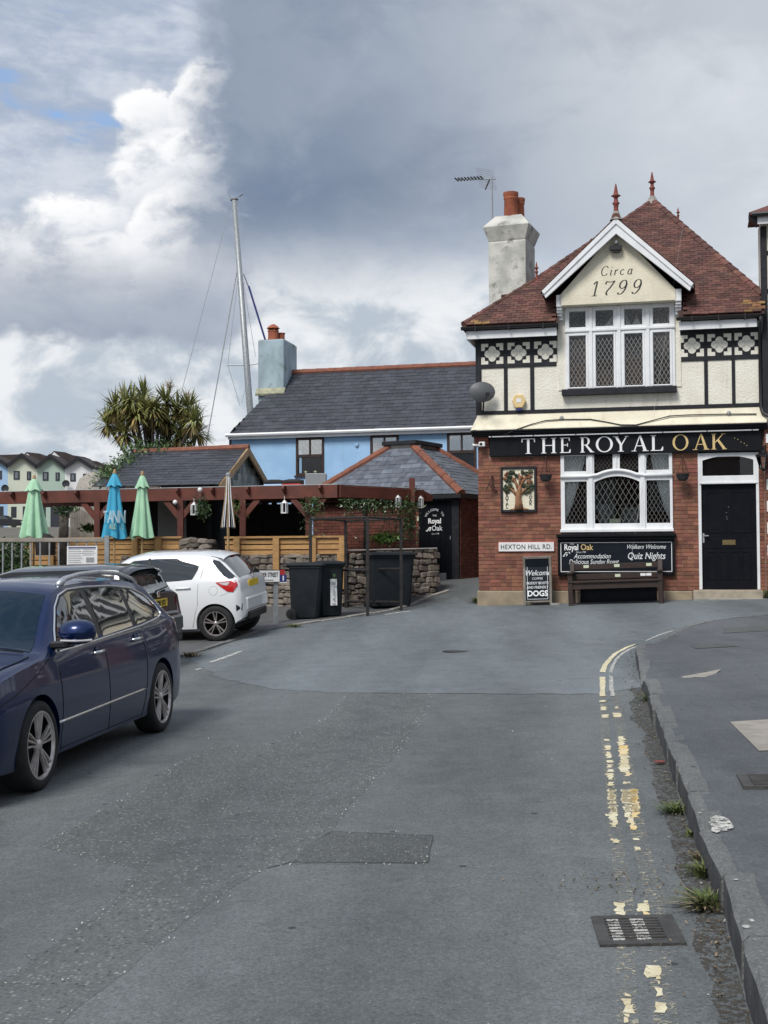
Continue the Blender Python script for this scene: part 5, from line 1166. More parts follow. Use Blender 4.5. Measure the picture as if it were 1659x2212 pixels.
# ================================================================== slate-roofed garden entrance (pavilion)
rs = random.Random(31)
def slate_face(parent, E0, E1, T0, T1, mats, wsl=.25, gauge=.115, thick=.012, limit=300, lift=.012, name='slate', maxw=None):
    """courses of slates on the quad E0-E1 (eave) / T0-T1 (top)"""
    E0, E1, T0, T1 = (V(q) for q in (E0, E1, T0, T1))
    u = (E1-E0).normalized(); up = ((T0+T1)/2-(E0+E1)/2); n_ = u.cross(up).normalized()
    if n_.z < 0: n_ = -n_
    v_ = n_.cross(u).normalized()
    if v_.z < 0: v_ = -v_
    H = (T0-E0).dot(v_); rows_ = int(H/gauge); out = []
    for r_ in range(rows_+1):
        t = r_*gauge/H
        if t > .995: break
        a_ = (E0.lerp(T0, t)-E0).dot(u); c_ = (E1.lerp(T1, t)-E0).dot(u)
        x = math.floor(a_/wsl)*wsl + (wsl/2 if r_ % 2 else 0) - wsl
        while x < c_:
            p_, q_ = max(x, a_), min(x+wsl-.006, c_); x += wsl
            if q_-p_ < .03: continue
            cc_ = E0+u*((p_+q_)/2)+v_*(r_*gauge+gauge*.62)+n_*(lift+rs.uniform(-.002, .003))
            M = Matrix(((u.x, v_.x, n_.x, 0), (u.y, v_.y, n_.y, 0), (u.z, v_.z, n_.z, 0), (0, 0, 0, 1))) @ Matrix.Rotation(-.045+rs.uniform(-.01, .01), 4, 'X') @ Matrix.Rotation(rs.uniform(-.01, .01), 4, 'Z') @ Matrix.Diagonal((q_-p_, gauge*1.35, thick, 1))
            M.translation = cc_; out.append(M)
    return out
pvl = thing('garden_entrance', 'brick entrance block with hipped slate roof and terracotta hips beside the pub', 'outbuilding', (at(993, 1067, 30).x, 30, 0), math.radians(-31))
EW, ED, TWd, TDp = 4.3, 3.15, .7, 1.1; ze, zt = 3.33, 4.6; in_ = (EW-TWd)/2; iny = (ED-TDp)/2
e = [(.12, -.14, ze), (-EW, -.14, ze), (-EW, ED, ze), (.12, ED, ze)]; t4 = [(-in_, iny, zt), (-in_-TWd, iny, zt), (-in_-TWd, iny+TDp, zt), (-in_, iny+TDp, zt)]
dkb = MB()
for k in range(4): dkb.poly([e[k], e[(k+1) % 4], t4[(k+1) % 4], t4[k]])
dkb.poly(t4)
pr = dkb.build('slate_roof', 'slate_deck', pvl)
it = slate_face(pr, e[1], e[0], t4[1], t4[0], None, .30, .155) + slate_face(pr, e[0], e[3], t4[0], t4[3], None, .30, .155) + slate_face(pr, e[2], e[1], t4[2], t4[1], None, .30, .155)
pieces(pr, 'slate', it, 'slate_pale')
for k in range(4):
    a_, c_ = V(e[k]), V(t4[k]); n = 6
    for j in range(n):
        p_, q_ = a_.lerp(c_, j/n), a_.lerp(c_, (j+1.05)/n); MB().tube([p_+V((0, 0, .0)), q_+V((0, 0, .0))], [.105, .095], 8).build('hip_tile', 'terracotta_ridge', pr)
MB().box(-in_-TWd-.05, -in_+.05, iny-.05, iny+TDp+.05, zt-.04, zt+.05).build('lead_flat', 'coping', pvl); MB().box(-in_-TWd-.14, -in_+.14, iny-.14, iny+TDp+.14, zt+.05, zt+.15).build('flat_roof_rim', 'timber_black', pvl, bevel=.01)
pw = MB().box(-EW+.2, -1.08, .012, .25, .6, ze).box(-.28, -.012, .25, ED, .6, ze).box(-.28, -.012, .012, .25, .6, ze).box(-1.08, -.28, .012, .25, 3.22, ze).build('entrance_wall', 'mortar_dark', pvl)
it = []
z = 1.0; row = 0
while z < ze-.06:
    s_ = -EW+.2-(.11 if row % 2 else 0)
    while s_ < -1.1:
        a_ = max(s_, -EW+.2); c_ = min(s_+.215, -1.08); it.append(TRS(((a_+c_)/2, .015, z+.0325), (0, 0, 0), (c_-a_, .03, .064))) if c_-a_ > .03 else None; s_ += .2255
    y = .012-(.11 if row % 2 else 0)
    while y < 1.9:
        a_ = max(y, .03); c_ = y+.215; it.append(TRS((-.014, (a_+c_)/2, z+.0325), (0, 0, 0), (.03, c_-a_, .064))); y += .2255
    z += .075; row += 1
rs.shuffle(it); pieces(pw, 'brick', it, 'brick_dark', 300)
MB().box(-EW+.1, .13, -.20, -.12, ze-.10, ze-.01).box(.06, .14, -.12, ED, ze-.10, ze-.01).build('gutter', 'black_plastic', pvl)
MB().tube([(-2.55, -.05, ze-.05), (-2.55, -.05, 1.0)], .04, 8).build('downpipe', 'black_plastic', pvl)
gt_ = MB().box(-1.07, -.20, -.035, .03, 1.30, 3.19).build('gate', 'black_door', pvl)
for k in range(6): MB().box(-1.065+k*.145, -.925+k*.145-.006, -.045, -.034, 1.31, 3.18).build('gate_board', 'black_door', gt_)
MB().box(-.20, -.012, -.03, .05, 1.2, 3.3).build('gate_post', 'timber_black', pvl); MB().box(-.62, -.34, -.052, -.045, 1.34, 1.50).build('kick_plate', 'alu', gt_); MB().box(-.235, -.215, -.055, -.04, 2.28, 2.36).build('gate_latch', 'alu', gt_)
MB().box(-1.2, 0.1, -.30, .012, .9, 1.285).build('gate_step', 'coping', pvl, bevel=.02)
MB().box(-1.12, -1.075, -.04, .0, 2.72, 2.83).build('bell_box', 'print_sand', pvl)
for i, c__ in enumerate('WELCOME TO'):
    a_ = math.radians(150-i*13.3); text(gt_, c__, .075, (-.64+.235*math.cos(a_), -.048, 2.72+.235*math.sin(a_)), 'chalk', rot=(pi/2, -(a_-pi/2), 0), name='lettering')
text(gt_, 'THE', .06, (-.64, -.048, 2.82), 'chalk'); text(gt_, 'Royal', .165, (-.64, -.048, 2.66), 'white_letter', bold=.005, sx=.95); text(gt_, 'Oak', .165, (-.58, -.048, 2.49), 'chalk', bold=.002); text(gt_, 'Circa 1799', .045, (-.62, -.048, 2.40), 'chalk')
lf = MB()
for a_, x, z_ in ((.6, -.80, 2.53), (0., -.76, 2.56), (1.1, -.76, 2.51), (.2, -.84, 2.49)):
    lf.add([(x+.045*math.cos(a_), -.048, z_+.045*math.sin(a_)), (x-.018*math.sin(a_), -.048, z_+.018*math.cos(a_)), (x-.045*math.cos(a_), -.048, z_-.045*math.sin(a_)), (x+.018*math.sin(a_), -.048, z_-.018*math.cos(a_))], [(0, 1, 2, 3)])
lf.build('oak_leaf_mark', 'white_letter', gt_, fix=False)

# ================================================================== blue cottage behind
BPH = math.radians(15.5); BO = at(500, 942, 39); BO.z = 0
bh = thing('blue_cottage', 'pale blue rendered cottage with a long slate roof behind the pub garden', 'house', BO, -BPH)
WL, BD = 9.0, 5.2; ez, rz_ = 5.56, 7.80
wn = [(2.06, 2.94, 4.34, 5.46), (4.36, 5.22, 4.34, 5.46), (6.66, 7.52, 4.34, 5.46)]
b = MB(); holes_wall(b, 0, WL, .3, ez, 0, .3, wn); b.box(WL-.3, WL, .3, BD, .3, ez).box(.0, WL, BD, BD+.3, .3, ez); b.build('wall', 'blue_render', bh)
MB().prism([(-.45, 2.2, .3), (0, .0, .3), (0.25, .1, .3), (.25, 2.2, .3)], (0, 0, ez-.3)).build('end_wall', 'cottage_white', bh)
for i, (x0, x1, z0, z1) in enumerate(wn):
    f_ = MB(); zm = z0+.56; holes_wall(f_, x0, x1, z0, z1, -.03, .06, [(x0+.07, x1-.07, z0+.07, zm-.03), (x0+.07, (x0+x1)/2-.025, zm+.06, z1-.07), ((x0+x1)/2+.025, x1-.07, zm+.06, z1-.07)])
    o = f_.build('window', 'brown_frame', bh, bevel=.006)
    MB().box(x0+.05, x1-.05, .0, .006, z0+.05, zm-.01).build('pane', 'glass', o); MB().box(x0+.05, x1-.05, .0, .006, zm+.02, z1-.05).build('pane', 'glass_blue_house', o)
    MB().box(x0+.02, x1-.02, .45, .5, z0-.1, z1+.1).build('room_shade', 'interior', o)
    MB().box(x0-.04, x1+.04, -.06, .0, z0-.05, z0).build('sill', 'brown_frame', o)
    st_ = MB()
    for cx_ in ([x0+.32, x0+.62] if i == 0 else [x0+.4]):
        for k in range(5):
            a_ = pi/2+k*2*pi/5; p0 = (cx_, -.065 if i == 0 else .3, z0+.10)
            st_.add([(cx_+.07*math.cos(a_), -.05, z0+.09+.07*math.sin(a_)), (cx_+.02*math.cos(a_+.63), -.05, z0+.09+.02*math.sin(a_+.63)), (cx_, -.065, z0+.09), (cx_+.02*math.cos(a_-.63), -.05, z0+.09+.02*math.sin(a_-.63))], [(0, 1, 2, 3)])
    if i == 0: st_.build('starfish_ornament', 'print_sand', o, fix=False)
MB().lathe([(0, -.06), (.05, -.05), (.07, 0)], 12, (3.95, 0, 5.2), 'Y').build('air_vent', 'far_blue', bh)
MB().box(-.05, WL, -.16, -.12, ez-.10, ez+.02).build('eaves_board', 'white_paint', bh); MB().tube([(-.1, -.20, ez+.03), (WL, -.20, ez+.03)], .06, 8).build('gutter', 'white_paint', bh)
E0, E1, T0, T1 = (-.05, -.22, ez+.06), (WL, -.22, ez+.06), (.92, 2.55, rz_), (WL, 2.55, rz_)
E0 = (.05, -.22, ez+.06)
rfd = MB(); rfd.poly([E0, E1, T1, T0]); rfd.poly([E0, T0, (.3, 3.0, rz_-.6), (-.62, 2.2, ez+.06)]); rfd.poly([T0, T1, (WL, 5.4, ez), (-.2, 5.4, ez)]); rf = rfd.build('slate_roof', 'slate_deck', bh)
it = slate_face(rf, E0, E1, T0, T1, None, .30, .20); it = [M for M in it if M.translation.x < 8.6]
it.sort(key=lambda M: M.translation.z); pieces(rf, 'slate', it, 'slate')
it = slate_face(rf, (-.60, 2.2, ez+.06), (.03, -.20, ez+.06), (.40, 2.9, rz_-.55), (.89, 2.5, rz_), None, .30, .20); pieces(rf, 'slate', it, 'slate', 80)
for k in range(18): MB().tube([(.92+k*.45, 2.55, rz_+.0), (.92+(k+1.03)*.45, 2.55, rz_+.0)], [.12, .11], 8).build('ridge_tile', 'terracotta_ridge', rf)
MB().tube([(-.62, 2.3, ez+.02), (-.02, -.2, ez+.02)], .055, 8).tube([(-.05, .05, ez), (-.05, .02, .5)], .05, 8).build('downpipe', 'black_plastic', bh)
cb_ = MB(); c0 = [(.86, 1.35), (1.72, 1.35), (2.02, 2.25), (1.16, 2.25)]
c0 = [(.23, 1.62), (1.09, 1.62), (1.04, 3.0), (.18, 3.0)]
cb_.add([(x, y, z_) for z_ in (6.0, 8.74) for x, y in c0], [(0, 1, 5, 4), (1, 2, 6, 5), (2, 3, 7, 6), (3, 0, 4, 7), (4, 5, 6, 7)])
bc = cb_.build('chimney', 'blue_chim', bh, bevel=.02); MB().prism([(.26, 1.66, 8.73), (1.06, 1.66, 8.73), (1.0, 2.95, 8.73), (.21, 2.95, 8.73)], (0, 0, .03)).lathe([(.38, .0), (.22, .07)], 12, (.65, 2.2, 8.75)).build('flaunching', 'coping', bc)
MB().prism([(.18, 1.52, 6.98), (1.14, 1.52, 6.98), (1.14, 1.64, 7.16), (.18, 1.64, 7.16)], (0, -.02, .06)).build('flashing', 'lichen_cement', bc)
MB().lathe([(.17, 0), (.165, .26), (.18, .28), (.18, .31), (.10, .31)], 14, (.60, 2.0, 8.78)).build('chimney_pot', 'terracotta', bc); MB().lathe([(.17, 0), (.21, .02), (.15, .09), (.06, .15), (0, .16)], 14, (.60, 2.0, 9.14)).build('pot_cowl', 'terracotta', bc)
for k in range(4): MB().box(-.02, .02, -.02, .02, 0, .09).build('cowl_leg', 'terracotta', bc).location = (.60+.14*math.cos(k*pi/2+.6), 2.0+.14*math.sin(k*pi/2+.6), 9.08)
MB().lathe([(.11, 0), (.105, .22), (.125, .24), (.125, .27), (.08, .27)], 14, (.80, 2.2, 8.77)).build('chimney_pot', 'terracotta', bc)
gb = at(683, 1040, 36.8); o = MB().box(-.30, .30, -.2, .2, -.22, .22).build('cabinet', 'grey_plastic', bevel=.02); o.name = 'flat_roof_cabinet'; o.location = gb; tag(o, 'grey metal cabinet on the flat roof below the blue cottage window', 'cabinet')
ext = thing('flat_roof_extension', 'low flat-roofed extension along the foot of the blue cottage', 'outbuilding', BO, -BPH); MB().box(1.0, 7.5, -2.0, -.05, .3, 3.72).build('wall', 'far_blue', ext); MB().box(.9, 7.6, -2.1, 0, 3.72, 3.84).build('roof_slab', 'dark_board', ext)

# ================================================================== slate-roofed shed in the garden
RL, RR = at(291, 978, 32.9), at(536.6, 967, 32.2); su = (RR-RL).normalized(); su.z = 0; su.normalize(); sn_ = V((su.y, -su.x, 0)).normalized()
if sn_.y > 0: sn_ = -sn_
shed = thing('garden_shed', 'dark slate-roofed garden shed with terracotta ridge and slate-hung gable', 'shed')
HW, sez = 2.1, 3.58
f0, f1 = RL+sn_*HW-su*.15, RR+sn_*HW; f0.z = f1.z = sez; r0, r1 = RL-sn_*HW, RR-sn_*HW; r0.z = r1.z = sez
dk_ = MB(); dk_.poly([f0, f1, RR, RL]); dk_.poly([RL, RR, r1, r0]); shr = dk_.build('slate_roof', 'slate_deck', shed)
it = slate_face(shr, f0, f1, RL, RR, None, .28, .17, lift=.012); it.sort(key=lambda M: -M.translation.z); pieces(shr, 'slate', it, 'slate')
for k in range(8): MB().tube([RL.lerp(RR, k/8), RL.lerp(RR, (k+1.05)/8)], [.095, .088], 8).build('ridge_tile', 'terracotta_ridge', shr)
ins = lambda q, k, dz=0: q-su*k+V((0, 0, dz))
MB().prism([ins(f1, .16)+V((0, 0, -3)), ins(f1, .16, -.12), ins(RR, .16, -.12), ins(r1, .16, -.12), ins(r1, .16)+V((0, 0, -3))], -su*.12).build('gable_wall', 'slate_deck', shed)
it = []
for r_ in range(6):
    z_ = sez+.02+r_*.19; half = HW*(1-(z_+.17-sez)/(4.62-sez))-.1; x = -math.floor(half/.24)*.24 - (.12 if r_ % 2 else 0)
    while x < half-.1:
        if x > -half: 
            c_ = ins(RR, .15)+sn_*(-(x+.12)); c_.z = z_+.09
            M = Matrix(((sn_.x, su.x, 0, 0), (sn_.y, su.y, 0, 0), (0, 0, 1, 0), (0, 0, 0, 1))) @ Matrix.Diagonal((.22, .02, .185, 1)); M.translation = c_; it.append(M)
        x += .24
pieces(shed, 'hung_slate', it, 'slate_hung')
for q in (f1, r1): MB().beam(RR+V((0, 0, -.09)), q.lerp(RR, .05)+V((0, 0, -.10)), .05, .17).build('barge_board', 'pole_wood', shed)
MB().prism([f0-sn_*.3+V((0, 0, -3)), f1-sn_*.3-su*.4+V((0, 0, -3)), f1-sn_*.3-su*.4+V((0, 0, -.12)), f0-sn_*.3+V((0, 0, -.12))], -sn_*.1).build('front_boarding', 'dark_board', shed)
wp = at(372, 1130, 30.2); MB().box(-.33, .33, -.03, .03, -1.2, .62).build('white_door', 'cottage_white', shed).location = wp
# ivy on its far end
iv = MB()
for k in range(900):
    t = rs.random(); q = RL.lerp(f0, t*.9)+V((rs.gauss(0, .12), rs.gauss(0, .16), rs.gauss(.06, .12)))+su*rs.uniform(-.15, .5)*(1-t*.7); iv.v is None; leaves(iv, [q], .055, rs)
for k in range(300): leaves(iv, [RL.lerp(RR, rs.uniform(-.08, .32))+V((rs.gauss(0, .1), rs.gauss(0, .25), rs.gauss(.10, .12)))], .055, rs)
tag(iv.build('ivy', 'leaf_ivy', fix=False), 'bright green ivy creeping over the end of the shed roof', 'ivy')

# ================================================================== cabbage palm
palm = thing('cabbage_palm', 'many-headed cabbage palm with spiky leaves behind the shed', 'palm tree', at(330, 1100, 36.5)*1.0)
palm.location.z = g(palm.location.x, 36)
pb = V(palm.location); rp = random.Random(77)
heads = [(205, 700), (255, 600), (318, 560), (440, 520), (500, 600), (590, 560), (660, 610), (735, 590), (770, 680), (700, 720), (600, 690), (480, 690), (390, 640), (290, 690), (320, 760), (590, 790), (690, 800), (790, 760), (430, 600), (540, 660), (360, 560)]
heads = [(164.6+.3307*x, 685.8+.3307*y) for x, y in heads]
trunk = MB(); crot = pb+V((.0, 0, 3.0))
trunk.tube([pb, pb+V((.05, 0, 1.5)), crot], [.26, .22, .2], 10)
hp = []
for i, (x, y) in enumerate(heads):
    H = at(x, y, 36.5+rp.uniform(-.7, .7)); hp.append(H); m_ = crot.lerp(H, .5)+V((0, 0, -.22)); trunk.tube([crot+V((0, 0, -.1)), m_, H], [.10, .055, .04], 7)
trunk.v = [tuple(V(q)-pb) for q in trunk.v]
trunk.build('trunk', 'bark', palm, smooth=True)
for i, H in enumerate(hp):
    for nm, mt, n, lo_, hi_ in (('leaf_head', 'leaf_palm', 84, -.45, 1.0), ('dead_leaf_skirt', 'leaf_palm_dead', 40, -1.0, -.35)):
        lb = MB()
        for k in range(n):
            a_ = rp.uniform(0, 6.28); sz_ = rp.uniform(lo_, hi_); c_ = math.sqrt(max(0, 1-sz_*sz_)); d_ = V((c_*math.cos(a_), c_*math.sin(a_), sz_))
            L = rp.uniform(.50, .74)*(1 if nm == 'leaf_head' else .8); s_ = d_.cross(V((0, 0, 1))); s_ = (s_.normalized() if s_.length > .01 else V((1, 0, 0)))*.028
            p0 = H-pb; p1 = p0+d_*L*.55; p2 = p0+d_*L-V((0, 0, .26*L*(1-abs(sz_))))
            lb.add([p0-s_*.5, p0+s_*.5, p1+s_, p2, p1-s_], [(0, 1, 2, 4), (4, 2, 3)])
        lb.build(nm, mt, palm, fix=False)
for hx_, hy_ in ((610, 440), (300, 480), (730, 510)):
    f_ = MB(); H = at(164.6+.3307*hx_, 685.8+.3307*hy_, 36.6)-pb
    for k in range(60): 
        d_ = V((rp.gauss(0, .6), rp.gauss(0, .6), rp.uniform(.1, 1))).normalized(); q_ = H-V((0, 0, .25))+V((0, 0, rp.uniform(0, .3))); f_.tube([q_, q_+d_*rp.uniform(.1, .28)], .005, 4, False)
    f_.build('flower_spike', 'leaf_palm_dead', palm, fix=False)

# ================================================================== pergola
PC, PLt, PRt = V((-.97, 27.2, 3.38)), V((-9.6, 29.75, 3.38)), V((.885, 29.0, 3.38))
per = thing('pergola', 'long red-brown stained timber pergola over the pub garden terrace', 'pergola')
pu = (PC-PLt).normalized(); pn_ = V((-pu.y, pu.x, 0))
if pn_.y < 0: pn_ = -pn_
MB().beam(PLt-V((0, 0, .135)), PC-V((0, 0, .135)), .07, .27).build('front_beam', 'pergola_stain', per, bevel=.006)
q = (PRt-PC).normalized(); MB().beam(PC+q*.04-V((0, 0, .135)), PRt-V((0, 0, .135)), .068, .25).build('end_beam', 'pergola_stain', per, bevel=.006)
e0 = PRt+V((0, 0, -.26)); MB().prism([e0, e0+V((0, 0, .24)), e0+q*.30+V((0, 0, .14)), e0+q*.30+V((0, 0, .02)), e0+q*.1], (0, .05, 0)).build('beam_end', 'pergola_stain', per)
for a_, c_ in ((PLt, PC),): MB().beam(a_+pn_*3.2-V((0, 0, .10)), c_+pn_*3.0-V((0, 0, .10)), .07, .2).build('rear_beam', 'pergola_stain', per)
for k in range(11):
    a_ = PLt+pu*(.45+k*.82); MB().beam(a_-pn_*.10-V((0, 0, .05)), a_+pn_*3.1-V((0, 0, .03)), .05, .11).build('rafter', 'pergola_stain', per)
    c_ = a_-pn_*.045-V((0, 0, .06)); MB().prism([c_-pu*.02, c_-pn_*.02-pu*.02+V((0, 0, .06)), c_-pn_*.13-pu*.02+V((0, 0, .06)), c_-pn_*.14-pu*.02+V((0, 0, .0)), c_-pn_*.09-pu*.02-V((0, 0, .05)), c_-pu*.02-V((0, 0, .11))], pu*.045).build('rafter_tail', 'pergola_stain', per)
sh = MB(); 
a_, c_ = PLt+V((0, 0, .012))-pn_*.02, PC+V((0, 0, .012))-pn_*.02
sh.prism([a_, c_, c_+pn_*3.1+V((0, 0, .05)), a_+pn_*3.1+V((0, 0, .05))], (0, 0, .012)); sh.prism([PC+V((0, 0, .011)), PRt+V((0, 0, .011)), PRt+V((-.8, .9, .05)), PC+pn_*3.1+V((0, 0, .06))], (0, 0, .012)); sh.build('roof_sheet', 'poly_sheet', per)
def lf_(px): # point on the front line of the pergola under a picture column
    k = (px-CX)/FPX; t = (PLt.x-k*PLt.y)/(k*pu.y-pu.x); return PLt+pu*t
for px, back in ((575/2.749, 0), (965/2.749, .9), (1070/2.749, 0), (1440/2.749, 0), (666, 0), (880, None)):
    p_ = lf_(px)+pn_*(.02+(back or 0)) if back is not None else PC.lerp(PRt, .86)
    zg = g(p_.x, p_.y); MB().box(-.065, .065, -.065, .065, zg-.1, 3.12 if back is not None else 3.62).build('post', 'pergola_stain', per, bevel=.006).location = (p_.x, p_.y, 0)
    if back == 0:
        for sx in (-1, 1): MB().beam(V((p_.x, p_.y, 2.72)), V((p_.x, p_.y, 0))+pu*sx*.36+V((0, 0, 3.12)), .05, .12).build('knee_brace', 'pergola_stain', per)
zb = PC.z; 
# dark boarding at the back of the terrace, side by side boards
bk = thing('terrace_boarding', 'dark stained board wall at the back of the pergola terrace', 'fence')
for k in range(17):
    p_ = at(497+k*10.6, 1150, 30.9); o = MB().box(-.066, .066, -.012, .012, .3, 3.15+.03*(k % 2)).build('board', 'dark_board', bk); o.location = (p_.x, p_.y+.015*(k % 2), 0)
# pale picket boards at the far side of the terrace
pk = thing('picket_fence', 'pale weathered close-board fence behind the terrace', 'fence')
for k in range(14):
    x = 152+k*3.6; p_ = at(x, 1170, 33.5); MB().box(-.019, .019, -.01, .01, .2, 3.05+.10*math.sin(k*.3)).build('board', 'grey_wood', pk).location = (p_.x, p_.y, 0)
# climbers on posts and beam, hanging plants
def foliage(label, m_, pts_fn, n, size, name='climber', cat='plant', seed=1):
    r_ = random.Random(seed); b_ = MB(); leaves(b_, [pts_fn(r_) for k in range(n)], size, r_); return tag(b_.build(name, m_, fix=False), label, cat)
P2 = lambda px, py, dd: (lambda q: q)(at(px, py, 27.6+dd))
foliage('climber twining round the post beside the barrier frame', 'leaf_dark', lambda r: lf_(675+r.gauss(0, 12))+V((0, -.12+r.gauss(0, .1), -.25-abs(r.gauss(0, .36)))), 420, .045, seed=3)
foliage('climber hanging below the end beam of the pergola', 'leaf_dark', lambda r: PC.lerp(PRt, r.uniform(.05, .9))+V((r.gauss(0, .06), r.gauss(0, .08)-.05, -.28-abs(r.gauss(0, .22)))), 900, .045, seed=4)
foliage('pale flowers threaded in the climber on the end beam', 'print_sand', lambda r: PC.lerp(PRt, r.uniform(.05, .95))+V((r.gauss(0, .06), r.gauss(0, .08)-.1, -.30-abs(r.gauss(0, .22)))), 60, .03, seed=5, name='flowers')
foliage('bushy trailing climber hanging by the paired white lanterns', 'leaf_dark', lambda r: PC.lerp(PRt, .78+r.gauss(0, .06))+V((r.gauss(0, .1), -.1, -.75+r.gauss(0, .28))), 500, .05, seed=6)
for px, py, lb, m_ in ((437, 1098, 'green topiary ball hanging between two pergola posts', 'leaf_dark'), (517, 1100, 'bright green hanging plant beside the bare parasol frame', 'leaf_ivy'), (660, 1085, 'leafy hanging plant at the pergola corner post', 'leaf_dark')):
    c_ = at(px, py, 27.9); o = foliage(lb, m_, lambda r: c_+V((r.gauss(0, .085), r.gauss(0, .085), r.gauss(0, .11))), 420, .038, name='hanging_plant', seed=int(px))
foliage('leafy vine wrapped round the bare trunk beside the green parasol', 'leaf_dark', lambda r: at(140+r.gauss(0, 10), 1095+abs(r.gauss(0, 8)), 28.6), 260, .05, seed=9)
tk = at(137, 1160, 28.7); tag(MB().tube([tk-V((0, 0, 1.4)), tk, tk+V((.02, 0, .55))], [.13, .11, .10], 9).build('vine_trunk', 'bark', smooth=True), 'thick dark vine trunk standing under the pergola', 'trunk')
foliage('small round bush in a pot behind the stone wall', 'leaf_bright', lambda r: at(830+r.gauss(0, 13), 1163+r.gauss(0, 6), 28.5+r.gauss(0, .15)), 600, .05, 'bush', seed=10)
foliage('dark conifer hedge behind the railings', 'leaf_dark', lambda r: at(r.uniform(-25, 62), 1160+r.random()**.7*75, 27.7+r.gauss(0, .15)), 1800, .06, 'hedge', 'hedge', seed=11)
foliage('yellow-green shrub in front of the picket fence', 'leaf_bright', lambda r: at(193+r.gauss(0, 9), 1140+r.gauss(0, 4), 31), 220, .06, 'shrub', seed=12)
# bulbs and lanterns on the beam
def lantern(px, py, Y, label):
    c_ = at(px, py, Y); k = thing('hanging_lantern', label, 'lantern', c_, 0, 'white lanterns hanging from the pergola'); k.scale = (.66, .66, .8)
    MB().lathe([(.0, .20), (.02, .19), (.06, .15), (.105, .12), (.11, .11)], 6).build('roof', 'sign_white', k); MB().lathe([(.115, -.16), (.115, -.13), (0, -.13)], 6).build('base', 'sign_white', k)
    for t in range(6): a_ = t*pi/3; MB().tube([(.10*math.cos(a_), .10*math.sin(a_), -.14), (.10*math.cos(a_), .10*math.sin(a_), .115)], .014, 5).build('bar', 'sign_white', k)
    MB().lathe([(.085, -.13), (.085, .11)], 6).build('glazing', 'glass_lantern', k); MB().tube([(0, 0, .19), (0, 0, .30)], .008, 5).build('hook', 'sign_white', k)
lantern(859, 1084, 28.4, 'white lantern hanging among the climber on the end beam'); lantern(908, 1085, 28.9, 'white lantern hanging at the tip of the end beam'); lantern(614.5, 1096, 27.3, 'white lantern hanging from the front beam above the slatted fence'); lantern(419, 1100, 28.0, 'white lantern hanging beside the topiary ball')
for px, py, nm in ((437.5, 1058, 'round white lamp on the rafter tails above the terrace'), (384, 1085, 'round white lamp on the pergola post by the white door')):
    c_ = lf_(px)-pn_*.14; c_.z = at(px, py, c_.y).z; tag(MB().lathe([(0, .055), (.038, .04), (.055, 0), (.038, -.04), (0, -.055)], 12, c_).build('globe_lamp', 'sign_white', smooth=True), nm, 'lamp')
for px, m_, m2, lb in ((574, 'dark_board', 'far_blue', 'dark folded towel draped over pale blue cloth on the pergola roof'), (615, 'dark_board', 'red_trim', 'dark folded towel draped over red cloth on the pergola roof')):
    c_ = lf_(px)+pn_*.5+V((0, 0, .06)); k = thing('folded_towel', lb, 'towel', c_, math.atan2(pu.y, pu.x)); MB().tube([(-.24, 0, .05), (-.1, .02, .065), (.1, 0, .06), (.24, .02, .05)], [.05, .06, .06, .045], 8).build('roll', m_, k, smooth=True); MB().box(-.2, .22, -.14, .14, -.04, .015).build('cloth', m2, k, bevel=.01)

# ================================================================== parasols
def parasol(label, px, ytop, ybot, Y, m_, wid, seed, prints=False):
    top, bot = at(px, ytop, Y), at(px, ybot, Y); h = top.z-bot.z; wd = wid/2*Y/FPX
    k = thing('closed_parasol', label, 'parasol', (bot.x, bot.y, g(bot.x, bot.y)), 0, 'closed parasols on the terrace'); z0 = bot.z-k.location.z
    MB().tube([(0, 0, 0), (0, 0, z0+h*.97)], .022, 8).build('pole', 'pole_wood', k); r_ = random.Random(seed)
    cn = MB(); ph = r_.uniform(0, 6)
    def cf(u, v):
        a_ = v*2*pi; zz = z0+h*(.93-u*.93); base = wd*(.26+.50*u**1.1)*(1 if u > .02 else .45); f = 1+.30*math.sin(a_*6+ph)*(.35+.65*u)+.12*math.sin(a_*11+ph*2)*u
        sag = (.035*math.sin(a_*3+1)*u**3)
        return (base*f*math.cos(a_)*1.0, base*f*math.sin(a_)*.8, zz+sag)
    cn.grid(cf, 22, 72); co = cn.build('canopy', m_, k, smooth=True)
    vt = MB()
    def vf(u, v):
        a_ = v*2*pi; rr = wd*(.12+.42*u**.8)*(1+.16*math.sin(a_*6+ph+.5)*u); return (rr*math.cos(a_), rr*math.sin(a_)*.85, z0+h*(.965-.19*u)-.02*math.sin(a_*6+ph)*u)
    vt.grid(vf, 8, 60); vt.build('vent_cap', m_, k, smooth=True)
    MB().lathe([(.03, 0), (.045, .03), (.03, .05), (.035, .07), (.02, .10), (0, .11)], 10, (0, 0, z0+h*.955)).build('finial', 'pole_wood', k, smooth=True)
    if prints:
        for s_, sz, x0, zz, mm, bd in (('T', .36, -.21, .30, 'print_pale', .004), ('A', .36, -.055, .30, 'print_pale', .012), ('N', .36, .075, .30, 'print_pale', .012), ('N', .36, .225, .30, 'print_pale', .012), ('ALE', .155, .0, .175, 'print_sand', .005), ('L', .155, .24, .175, 'print_sand', .005)):
            t_ = text(co, s_, sz, (0, 0, 0), mm, bold=bd, sx=.75); me = t_.data; t_.matrix_basis = Matrix.Identity(4)
            for v in me.vertices:
                x, y = v.co.x*.62+x0, v.co.y; zl = z0+zz*h/1.31*1.0+y; u = min(1, max(0, .93-(zl-z0)/h)/.93)
                base = wd*(.26+.50*u**1.1)*1.36; x *= .82; xx = max(-.98, min(.98, x/base)); v.co = (x, -base*.8*math.sqrt(1-xx*xx)-.012, zl)
    return k
